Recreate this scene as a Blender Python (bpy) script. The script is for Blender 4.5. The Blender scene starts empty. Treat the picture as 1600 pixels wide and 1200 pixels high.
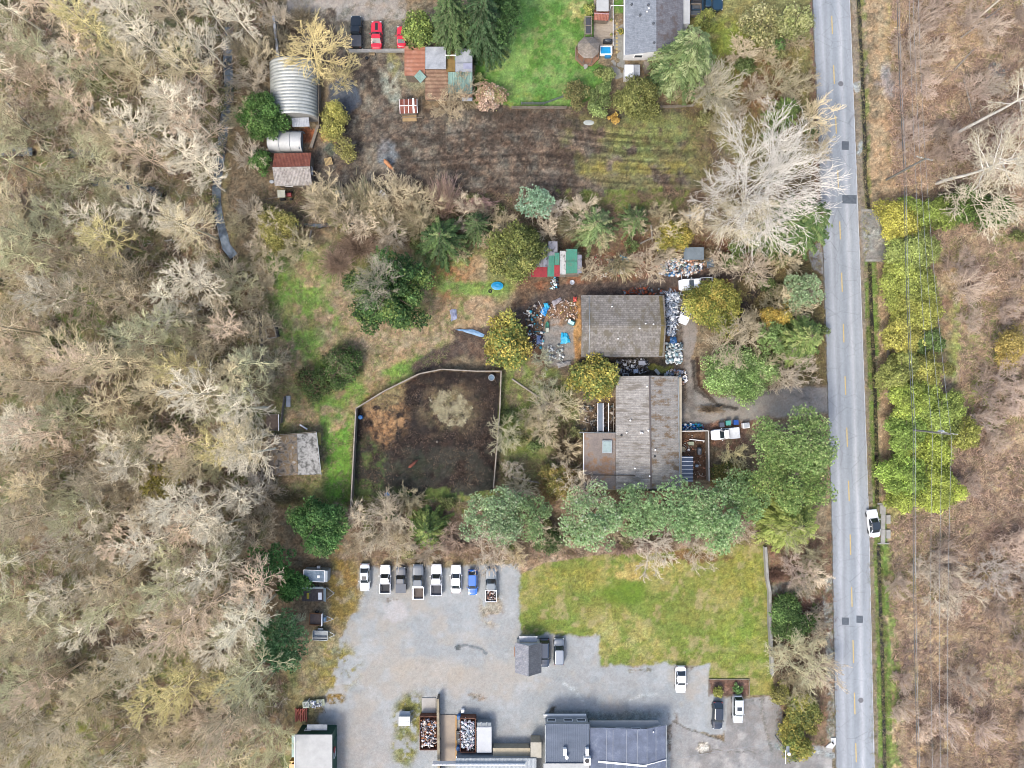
import bpy, math, random
import numpy as np
from mathutils import Vector, Matrix

# ---------------------------------------------------------------- camera, sky, sun, exposure
scene = bpy.context.scene
COL = scene.collection
CAM_H = 121.0            # drone height in metres, looking straight down
GSD = 0.11               # metres per photo pixel on the ground
FPX = CAM_H / GSD
cam_d = bpy.data.cameras.new('drone_camera')
cam_d.sensor_width = 36.0
cam_d.lens = 36.0 * FPX / 1600.0
cam_d.clip_start = 1.0
cam_d.clip_end = 3000.0
cam = bpy.data.objects.new('drone_camera', cam_d)
COL.objects.link(cam)
cam.location = (0, 0, CAM_H)
scene.camera = cam

SUN_EL, SUN_AZ = 52.0, 215.0      # compass style: 180 = south (bottom of the photo), 270 = west (left)
world = bpy.data.worlds.new('World'); scene.world = world
world.use_nodes = True
wn = world.node_tree; wn.nodes.clear()
sky = wn.nodes.new('ShaderNodeTexSky'); sky.sky_type = 'NISHITA'; sky.sun_disc = False
sky.sun_elevation = math.radians(SUN_EL); sky.sun_rotation = math.radians(SUN_AZ)
sky.air_density = 1.0; sky.dust_density = 4.0; sky.ozone_density = 1.0
bg = wn.nodes.new('ShaderNodeBackground'); bg.inputs['Strength'].default_value = 0.15
wo = wn.nodes.new('ShaderNodeOutputWorld')
wn.links.new(sky.outputs[0], bg.inputs[0]); wn.links.new(bg.outputs[0], wo.inputs[0])
sun_d = bpy.data.lights.new('sun', 'SUN'); sun_d.energy = 1.05; sun_d.angle = math.radians(13)
sun_d.color = (1.0, 0.94, 0.85)
sun = bpy.data.objects.new('sun', sun_d); COL.objects.link(sun)
_a, _e = math.radians(SUN_AZ), math.radians(SUN_EL)
sun.rotation_euler = Vector((math.sin(_a)*math.cos(_e), math.cos(_a)*math.cos(_e), math.sin(_e))).to_track_quat('Z', 'Y').to_euler()
scene.view_settings.view_transform = 'Standard'; scene.view_settings.look = 'None'
scene.view_settings.exposure = 1.29; scene.view_settings.gamma = 1.0
scene.view_settings.use_curve_mapping = False
scene.cycles.pixel_filter_type = 'BLACKMAN_HARRIS'
scene.cycles.filter_width = 0.95
scene.cycles.max_bounces = 6
scene.cycles.diffuse_bounces = 3

# ---------------------------------------------------------------- helpers
K = 0.5
def C(h, k=1.0):
    r = []
    for i in (0, 2, 4):
        c = int(h[i:i+2], 16)/255.0
        c = c/12.92 if c <= 0.04045 else ((c+0.055)/1.055)**2.4
        r.append(min(0.85, c*K*k))
    return tuple(r)

def CV(h, k=1.0):
    c = C(h, k); l = .25*c[0]+.65*c[1]+.1*c[2]
    return (min(.85, (c[0]*.76+l*.24)*1.05), (c[1]*.76+l*.24), (c[2]*.8+l*.2)*.96)

def P(px, py, h=0.0):
    """world x, y of what the photo shows at pixel (px, py) if it stands h metres high"""
    s = GSD*(CAM_H-h)/CAM_H
    return ((px-800.0)*s, (600.0-py)*s)

def tag(o, label=None, cat=None, group=None, kind=None):
    if label: o['label'] = label
    if cat: o['category'] = cat
    if group: o['group'] = group
    if kind: o['kind'] = kind
    return o

def thing(name, label, cat, loc=(0, 0, 0), rz=0.0, group=None):
    o = bpy.data.objects.new(name, None); COL.objects.link(o)
    o.empty_display_size = 0.3
    o.location = loc if len(loc) == 3 else (loc[0], loc[1], 0)
    o.rotation_euler = (0, 0, rz)
    return tag(o, label, cat, group)

class MB:
    def __init__(s): s.v = []; s.f = []
    def add(s, vs, fs):
        n = len(s.v); s.v += [tuple(v) for v in vs]; s.f += [tuple(i+n for i in f) for f in fs]; return s
    def box(s, c, d, rz=0.0, rot=None):
        x, y, z = d[0]/2, d[1]/2, d[2]/2
        M = rot if rot is not None else Matrix.Rotation(rz, 3, 'Z')
        vs = [M @ Vector((a*x, b*y, e*z)) + Vector(c) for e in (-1, 1) for a, b in ((-1, -1), (1, -1), (1, 1), (-1, 1))]
        return s.add(vs, [(3, 2, 1, 0), (4, 5, 6, 7), (0, 1, 5, 4), (1, 2, 6, 5), (2, 3, 7, 6), (3, 0, 4, 7)])
    def prism(s, pts, z0, z1):
        n = len(pts)
        a = sum(pts[i][0]*pts[(i+1) % n][1]-pts[(i+1) % n][0]*pts[i][1] for i in range(n))
        if a < 0: pts = pts[::-1]
        vs = [(p[0], p[1], z0) for p in pts]+[(p[0], p[1], z1) for p in pts]
        return s.add(vs, [tuple(range(n))[::-1], tuple(range(n, 2*n))]+[(i, (i+1) % n, n+(i+1) % n, n+i) for i in range(n)])
    def tube(s, p0, p1, r0, r1=None, n=8):
        r1 = r0 if r1 is None else r1
        p0, p1 = Vector(p0), Vector(p1); d = (p1-p0)
        if d.length < 1e-6: return s
        q = d.to_track_quat('Z', 'Y').to_matrix()
        vs = []
        for p, r in ((p0, r0), (p1, r1)):
            for i in range(n):
                t = 2*math.pi*i/n
                vs.append(p+q @ Vector((math.cos(t)*r, math.sin(t)*r, 0)))
        return s.add(vs, [(i, (i+1) % n, n+(i+1) % n, n+i) for i in range(n)]+[tuple(range(n))[::-1], tuple(range(n, 2*n))])
    def lathe(s, c, prof, n=12, sx=1.0, sy=1.0):
        vs = []; fs = []
        for r, z in prof:
            for i in range(n):
                t = 2*math.pi*i/n; vs.append((c[0]+math.cos(t)*r*sx, c[1]+math.sin(t)*r*sy, c[2]+z))
        for k in range(len(prof)-1):
            for i in range(n):
                j = (i+1) % n; fs.append((k*n+i, k*n+j, (k+1)*n+j, (k+1)*n+i))
        fs.append(tuple(range(n))[::-1]); fs.append(tuple(range((len(prof)-1)*n, len(prof)*n)))
        return s.add(vs, fs)
    def bar(s, p0, p1, w, h):
        p0, p1 = Vector(p0), Vector(p1); d = p1-p0
        q = d.to_track_quat('X', 'Z').to_matrix()
        return s.box((p0+p1)/2, (d.length, w, h), rot=q)
    def quad(s, a, b, c, d, th=0.0):
        if not th: return s.add([a, b, c, d], [(0, 1, 2, 3)])
        a, b, c, d = map(Vector, (a, b, c, d)); n = (b-a).cross(d-a).normalized()*th
        return s.add([a, b, c, d, a-n, b-n, c-n, d-n], [(0, 1, 2, 3), (7, 6, 5, 4), (1, 0, 4, 5), (2, 1, 5, 6), (3, 2, 6, 7), (0, 3, 7, 4)])

def mk(name, mb, mat, parent=None, label=None, cat=None, group=None, kind=None, smooth=False, loc=None, rz=0.0, bevel=0.0):
    me = bpy.data.meshes.new(name); me.from_pydata(mb.v, [], mb.f); me.update()
    if mat is not None: me.materials.append(mat)
    if smooth:
        for p in me.polygons: p.use_smooth = True
    o = bpy.data.objects.new(name, me); COL.objects.link(o)
    if parent: o.parent = parent
    if loc is not None: o.location = loc if len(loc) == 3 else (loc[0], loc[1], 0)
    if rz: o.rotation_euler = (0, 0, rz)
    if bevel:
        b = o.modifiers.new('bevel', 'BEVEL'); b.width = bevel; b.segments = 2; b.limit_method = 'ANGLE'
    return tag(o, label, cat, group, kind)

def fast_mesh(name, V, F, mat, parent=None, col=None, smooth=False, uv=None):
    me = bpy.data.meshes.new(name)
    V = np.ascontiguousarray(V, np.float32); F = np.ascontiguousarray(F, np.int32)
    k = F.shape[1]; nf = len(F)
    me.vertices.add(len(V)); me.vertices.foreach_set('co', V.ravel())
    me.loops.add(nf*k); me.loops.foreach_set('vertex_index', F.ravel())
    me.polygons.add(nf); me.polygons.foreach_set('loop_start', np.arange(0, nf*k, k, dtype=np.int32))
    me.polygons.foreach_set('loop_total', np.full(nf, k, np.int32))
    if smooth: me.polygons.foreach_set('use_smooth', np.ones(nf, bool))
    me.update(calc_edges=True)
    if col is not None:
        if col.shape[1] == 3: col = np.concatenate([col, np.ones((len(col), 1))], 1)
        a = me.color_attributes.new('Col', 'FLOAT_COLOR', 'POINT')
        a.data.foreach_set('color', np.ascontiguousarray(col, np.float32).ravel())
    if mat is not None: me.materials.append(mat)
    o = bpy.data.objects.new(name, me); COL.objects.link(o)
    if parent: o.parent = parent
    return o

def sticks(P0, P1, R0, R1, n=3):
    """tapered n-sided sticks; returns verts, quads, stick index per vertex"""
    P0, P1 = np.asarray(P0, float), np.asarray(P1, float); R0, R1 = np.asarray(R0, float), np.asarray(R1, float)
    d = P1-P0; L = np.linalg.norm(d, axis=1, keepdims=True)+1e-9; d = d/L
    up = np.tile([0, 0, 1.0], (len(d), 1)); up[np.abs(d[:, 2]) > 0.9] = [1, 0, 0]
    a = np.cross(d, up); a /= np.linalg.norm(a, axis=1, keepdims=True)+1e-9; b = np.cross(d, a)
    N = len(d); V = np.zeros((N, 2*n, 3))
    for i in range(n):
        t = 2*math.pi*i/n; o = a*math.cos(t)+b*math.sin(t)
        V[:, i] = P0+o*R0[:, None]; V[:, n+i] = P1+o*R1[:, None]
    F = np.array([[i, (i+1) % n, n+(i+1) % n, n+i] for i in range(n)])
    F = (F[None]+(np.arange(N)*2*n)[:, None, None]).reshape(-1, 4)
    return V.reshape(-1, 3), F, np.repeat(np.arange(N), 2*n)

def cards(Pc, Nrm, U, W, H):
    """flat leaf cards: centre, normal, up hint, half width, half height"""
    Nrm = Nrm/(np.linalg.norm(Nrm, axis=1, keepdims=True)+1e-9)
    a = np.cross(U, Nrm); a /= np.linalg.norm(a, axis=1, keepdims=True)+1e-9
    b = np.cross(Nrm, a)
    W = W[:, None]; H = H[:, None]
    V = np.stack([Pc-b*H, Pc+a*W, Pc+b*H, Pc-a*W], 1)
    F = np.arange(len(Pc)*4).reshape(-1, 4)
    return V.reshape(-1, 3), F

def vnoise(x, y, seed=0):
    xi = np.floor(x).astype(np.int64); yi = np.floor(y).astype(np.int64)
    fx = x-xi; fy = y-yi; fx = fx*fx*(3-2*fx); fy = fy*fy*(3-2*fy)
    def h(a, b):
        n = (a*374761393+b*668265263+seed*1442695041) & 0x7fffffff
        n = ((n ^ (n >> 13))*1274126177) & 0x7fffffff
        return ((n ^ (n >> 16)) & 0xffff)/65535.0
    return (h(xi, yi)*(1-fx)+h(xi+1, yi)*fx)*(1-fy)+(h(xi, yi+1)*(1-fx)+h(xi+1, yi+1)*fx)*fy
def fbm(x, y, s, o=3, seed=0):
    r = 0; a = 1.0; t = 0
    for i in range(o):
        r = r+a*vnoise(x/s, y/s, seed+i*17); t += a; a *= 0.55; s *= 0.47
    return r/t
def sstep(a, b, x):
    t = np.clip((x-a)/(b-a), 0, 1); return t*t*(3-2*t)
def sdist(x, y, poly):
    """signed distance to a polygon in pixels, positive inside"""
    d = np.full(x.shape, 1e9); ins = np.zeros(x.shape, bool); n = len(poly)
    for i in range(n):
        ax, ay = poly[i]; bx, by = poly[(i+1) % n]
        ex, ey = bx-ax, by-ay; wx, wy = x-ax, y-ay
        t = np.clip((wx*ex+wy*ey)/(ex*ex+ey*ey+1e-9), 0, 1)
        d = np.minimum(d, (wx-ex*t)**2+(wy-ey*t)**2)
        c = ((ay > y) != (by > y)) & (x < (bx-ax)*(y-ay)/((by-ay) if by != ay else 1e-9)+ax)
        ins ^= c
    d = np.sqrt(d); return np.where(ins, d, -d)
def ldist(x, y, line):
    d = np.full(x.shape, 1e9)
    for (ax, ay), (bx, by) in zip(line[:-1], line[1:]):
        ex, ey = bx-ax, by-ay; wx, wy = x-ax, y-ay
        t = np.clip((wx*ex+wy*ey)/(ex*ex+ey*ey+1e-9), 0, 1)
        d = np.minimum(d, (wx-ex*t)**2+(wy-ey*t)**2)
    return np.sqrt(d)

# ---------------------------------------------------------------- materials
def newmat(name):
    m = bpy.data.materials.new(name); m.use_nodes = True
    nt = m.node_tree; b = nt.nodes['Principled BSDF']
    return m, nt, b
def N(nt, t, **k):
    n = nt.nodes.new(t)
    for a, v in k.items():
        if a in n.inputs: n.inputs[a].default_value = v
        else: setattr(n, a, v)
    return n
def mixc(nt, a, b, fac, mode='MULTIPLY'):
    n = nt.nodes.new('ShaderNodeMix'); n.data_type = 'RGBA'; n.blend_type = mode
    for s, v in ((0, fac), (6, a), (7, b)):
        if hasattr(v, 'links') or hasattr(v, 'is_linked'): nt.links.new(v, n.inputs[s])
        else: n.inputs[s].default_value = v if s == 0 else (*v, 1) if len(v) == 3 else v
    return n.outputs[2]
def ramp(nt, src, stops, interp='LINEAR'):
    r = nt.nodes.new('ShaderNodeValToRGB'); e = r.color_ramp.elements; r.color_ramp.interpolation = interp
    while len(e) < len(stops): e.new(0.5)
    for i, (p, c) in enumerate(stops):
        e[i].position = p; e[i].color = (*c, 1) if len(c) == 3 else c
    nt.links.new(src, r.inputs[0]); return r.outputs[0]
def g(v): return (v, v, v)
def noise_node(nt, scale, detail=4, rough=0.6, stretch=None, coord='Object', rot=0.0):
    tc = nt.nodes.new('ShaderNodeTexCoord'); src = tc.outputs[coord]
    if stretch or rot:
        mp = nt.nodes.new('ShaderNodeMapping'); mp.inputs['Scale'].default_value = stretch or (1, 1, 1)
        mp.inputs['Rotation'].default_value = (0, 0, rot)
        nt.links.new(src, mp.inputs[0]); src = mp.outputs[0]
    n = N(nt, 'ShaderNodeTexNoise', Scale=scale, Detail=detail, Roughness=rough); nt.links.new(src, n.inputs['Vector'])
    return n.outputs['Fac']
def bump(nt, b, h, strength=0.3, dist=0.05):
    n = nt.nodes.new('ShaderNodeBump'); n.inputs['Strength'].default_value = strength; n.inputs['Distance'].default_value = dist
    nt.links.new(h, n.inputs['Height']); nt.links.new(n.outputs[0], b.inputs['Normal'])

_pc = {}
def paint(h, rough=0.5, metal=0.0, var=0.12, k=1.0, coat=0.0):
    key = (h, rough, metal, var, k, coat)
    if key in _pc: return _pc[key]
    m, nt, b = newmat('paint_'+h); c = C(h, k)
    n = noise_node(nt, 1.3, 5, 0.65)
    r = ramp(nt, n, [(0.3, tuple(x*(1-var*1.6) for x in c)), (0.7, tuple(min(0.9, x*(1+var)) for x in c))])
    nt.links.new(r, b.inputs['Base Color']); b.inputs['Roughness'].default_value = rough; b.inputs['Metallic'].default_value = metal
    if coat: b.inputs['Coat Weight'].default_value = coat
    _pc[key] = m; return m
def mottled(name, stops, scale, rough=0.85, detail=6, stretch=None, fine=None, bmp=0.3, metal=0.0, rot=0.0, broad=None):
    m, nt, b = newmat(name)
    n = noise_node(nt, scale, detail, 0.65, stretch, rot=rot)
    c = ramp(nt, n, [(p, C(h)) for p, h in stops])
    if fine:
        f = noise_node(nt, fine[0], 3, 0.6, stretch=fine[2] if len(fine) > 2 else None, rot=rot)
        c = mixc(nt, c, ramp(nt, f, [(0.3, g(1-fine[1])), (0.7, g(1+fine[1]*0.6))]), 1.0)
    if broad:
        f = noise_node(nt, broad[0], 2, 0.5)
        c = mixc(nt, c, ramp(nt, f, [(0.35, g(1-broad[1])), (0.65, g(1+broad[1]*0.6))]), 1.0)
    nt.links.new(c, b.inputs['Base Color']); b.inputs['Roughness'].default_value = rough; b.inputs['Metallic'].default_value = metal
    if bmp: bump(nt, b, n, bmp, 0.04)
    return m

def attr_mat(name, contrast=0.0, rough=0.9, transl=0.0, scales=((1.0, .2), (5.0, .25)), bmp=0.0, alpha_mod=False):
    m, nt, b = newmat(name)
    at = N(nt, 'ShaderNodeAttribute', attribute_name='Col')
    c = at.outputs['Color']
    last = None
    for s, a in scales:
        f = noise_node(nt, s, 4, 0.6); last = f
        mul = ramp(nt, f, [(0.28, g(1-a)), (0.5, g(1.0)), (0.72, g(1+a))])
        c = mixc(nt, c, mul, at.outputs['Alpha'] if alpha_mod else 1.0)
    nt.links.new(c, b.inputs['Base Color']); b.inputs['Roughness'].default_value = rough
    b.inputs['Specular IOR Level'].default_value = 0.25
    if bmp: bump(nt, b, last, bmp, 0.08)
    if transl:
        tr = nt.nodes.new('ShaderNodeBsdfTranslucent'); nt.links.new(c, tr.inputs[0])
        mx = nt.nodes.new('ShaderNodeMixShader'); mx.inputs[0].default_value = transl
        nt.links.new(b.outputs[0], mx.inputs[1]); nt.links.new(tr.outputs[0], mx.inputs[2])
        nt.links.new(mx.outputs[0], nt.nodes['Material Output'].inputs[0])
    return m
M_GROUND = attr_mat('ground_mix', scales=((0.25, .16), (1.1, .24), (2.6, .3), (5.0, .4), (11.0, .3)), bmp=0.6, alpha_mod=True)
M_LEAF = attr_mat('foliage', transl=0.38, scales=((0.9, .12),), rough=0.6)
M_TWIG = attr_mat('dry_twigs', scales=((1.5, .2),))
M_JUNK = attr_mat('junk_mix', scales=((3.0, .15),), rough=0.5)
def bark_mat():
    m, nt, b = newmat('bark')
    oi = nt.nodes.new('ShaderNodeObjectInfo')
    n = noise_node(nt, 2.2, 5, 0.7)
    c = mixc(nt, oi.outputs['Color'], ramp(nt, n, [(0.3, g(0.68)), (0.7, g(1.25))]), 1.0)
    nt.links.new(c, b.inputs['Base Color']); b.inputs['Roughness'].default_value = 0.9
    return m
M_BARK = bark_mat()
M_TRUNK = mottled('rough_trunk', [(0.3, '5a4c3c'), (0.7, '8a7a66')], 2.0)
M_GLASS = newmat('car_glass')[0]
_b = M_GLASS.node_tree.nodes['Principled BSDF']; _b.inputs['Base Color'].default_value = (0.015, 0.022, 0.028, 1); _b.inputs['Roughness'].default_value = 0.06
_b.inputs['Specular IOR Level'].default_value = 0.8
M_TYRE = paint('2a2a2c', 0.85)
M_RIM = paint('b0b4b8', 0.35, 0.6)
M_BLACK = paint('26282b', 0.6)
M_WHITE = paint('ffffff', 0.4, k=1.5, var=0.04)
M_WOOD = mottled('weathered_wood', [(0.25, '746a5e'), (0.55, '9b9184'), (0.8, 'bdb4a6')], 1.5, stretch=(1, 6, 1), fine=(9, .25))
M_CONC = mottled('concrete', [(0.3, '9c9c98'), (0.6, 'bcbbb4'), (0.8, 'd2d0c8')], 0.9, fine=(7, .12))
M_GALV = mottled('galvanised_steel', [(0.3, '8f989c'), (0.7, 'c4ccd0')], 1.2, rough=0.45, metal=0.3, fine=(6, .1), bmp=0.05)
# ---------------------------------------------------------------- the ground: what grows or lies where, with some building shadow painted in
# every layer: shape (pixels of the survey photo), colour, soft edge, patchiness (scale, threshold, seed), strength, mottling
def Pg(pts, c, soft=6, patch=None, a=1.0, m=1.0, w=7): return ('p', pts, c, soft, patch, a, m, w)
def El(x, y, rx, ry, c, soft=None, patch=None, a=1.0, m=1.0, w=7): return ('e', (x, y, rx, ry), c, soft, patch, a, m, w)
def Ln(pts, hw, c, soft=3, patch=None, a=1.0, m=1.0, w=3): return ('l', (pts, hw), c, soft, patch, a, m, w)
ALL = [(-900, -900), (2500, -900), (2500, 2100), (-900, 2100)]
WOODS = [(-900, -900), (470, -900), (440, 20), (395, 60), (372, 160), (345, 300), (372, 390), (420, 440), (405, 600), (415, 800), (400, 900), (455, 1000), (470, 1080), (440, 1300), (440, 2100), (-900, 2100)]
LAWN_N = [(742, -60), (978, -60), (978, 20), (934, 20), (934, 98), (962, 110), (950, 140), (900, 166), (800, 166), (742, 160)]
LAWN_S = [(811, 899), (811, 993), (936, 993), (936, 1040), (1107, 1040), (1107, 1062), (1170, 1062), (1170, 1086), (1212, 1086), (1204, 1040), (1200, 950), (1197, 845), (1150, 840), (1050, 862), (930, 868), (850, 880)]
YARD_S = [(505, 1260), (500, 1120), (520, 1060), (532, 1000), (548, 960), (566, 925), (556, 896), (580, 886), (700, 888), (790, 884), (811, 884), (811, 993), (936, 993), (936, 1040), (1107, 1040), (1107, 1089), (1160, 1089), (1130, 1150), (1060, 1130), (1045, 1260)]
LOT_E = [(1045, 1260), (1050, 1128), (1132, 1160), (1138, 1090), (1216, 1090), (1232, 1165), (1300, 1166), (1303, 1260)]
MUDF = [(540, 178), (640, 176), (810, 172), (960, 176), (1090, 168), (1112, 200), (1095, 292), (900, 306), (780, 302), (640, 290), (520, 300), (455, 300), (480, 262), (500, 250), (520, 210)]
YARD_N = [(450, 24), (470, 70), (490, 100), (545, 110), (560, 180), (500, 230), (495, 290), (600, 300), (660, 250), (770, 200), (770, 165), (660, 180), (630, 120), (632, 70), (625, 24), (600, -60), (450, -60)]
PADDOCK = [(556, 640), (655, 586), (690, 579), (781, 582), (779, 640), (770, 765), (700, 776), (600, 776), (556, 775), (551, 700)]
DRIVE = [(1292, 606), (1240, 604), (1180, 612), (1130, 622), (1096, 612), (1085, 585), (1080, 560), (1090, 520), (1080, 470), (1075, 462), (1046, 470), (1058, 520), (1060, 560), (1060, 620), (1064, 662), (1120, 664), (1180, 655), (1240, 643), (1298, 645)]
TRACK = [(1200, 430), (1160, 425), (1120, 425), (1060, 435), (1000, 452), (940, 452), (880, 458), (845, 472), (815, 490), (780, 520), (740, 530), (690, 556), (655, 575)]
CREEK = [[(356, 40), (354, 95), (357, 150), (348, 190), (345, 230), (337, 285), (337, 320), (343, 350), (352, 385), (364, 400)],
         [(-90, 236), (48, 236)], [(100, 238), (146, 240)], [(142, 282), (190, 288), (252, 300)]]
DITCH_M = [[(440, 350), (500, 352), (560, 346), (660, 350), (785, 352)]]
DITCH_E = [[(1341, -100), (1344, 0), (1347, 60), (1350, 130), (1353, 200), (1354, 280), (1359, 322)],
           [(1361, 410), (1363, 470), (1369, 600), (1372, 700), (1373, 786)],
           [(1375, 854), (1378, 950), (1381, 1030), (1385, 1198), (1388, 1300)]]
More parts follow.
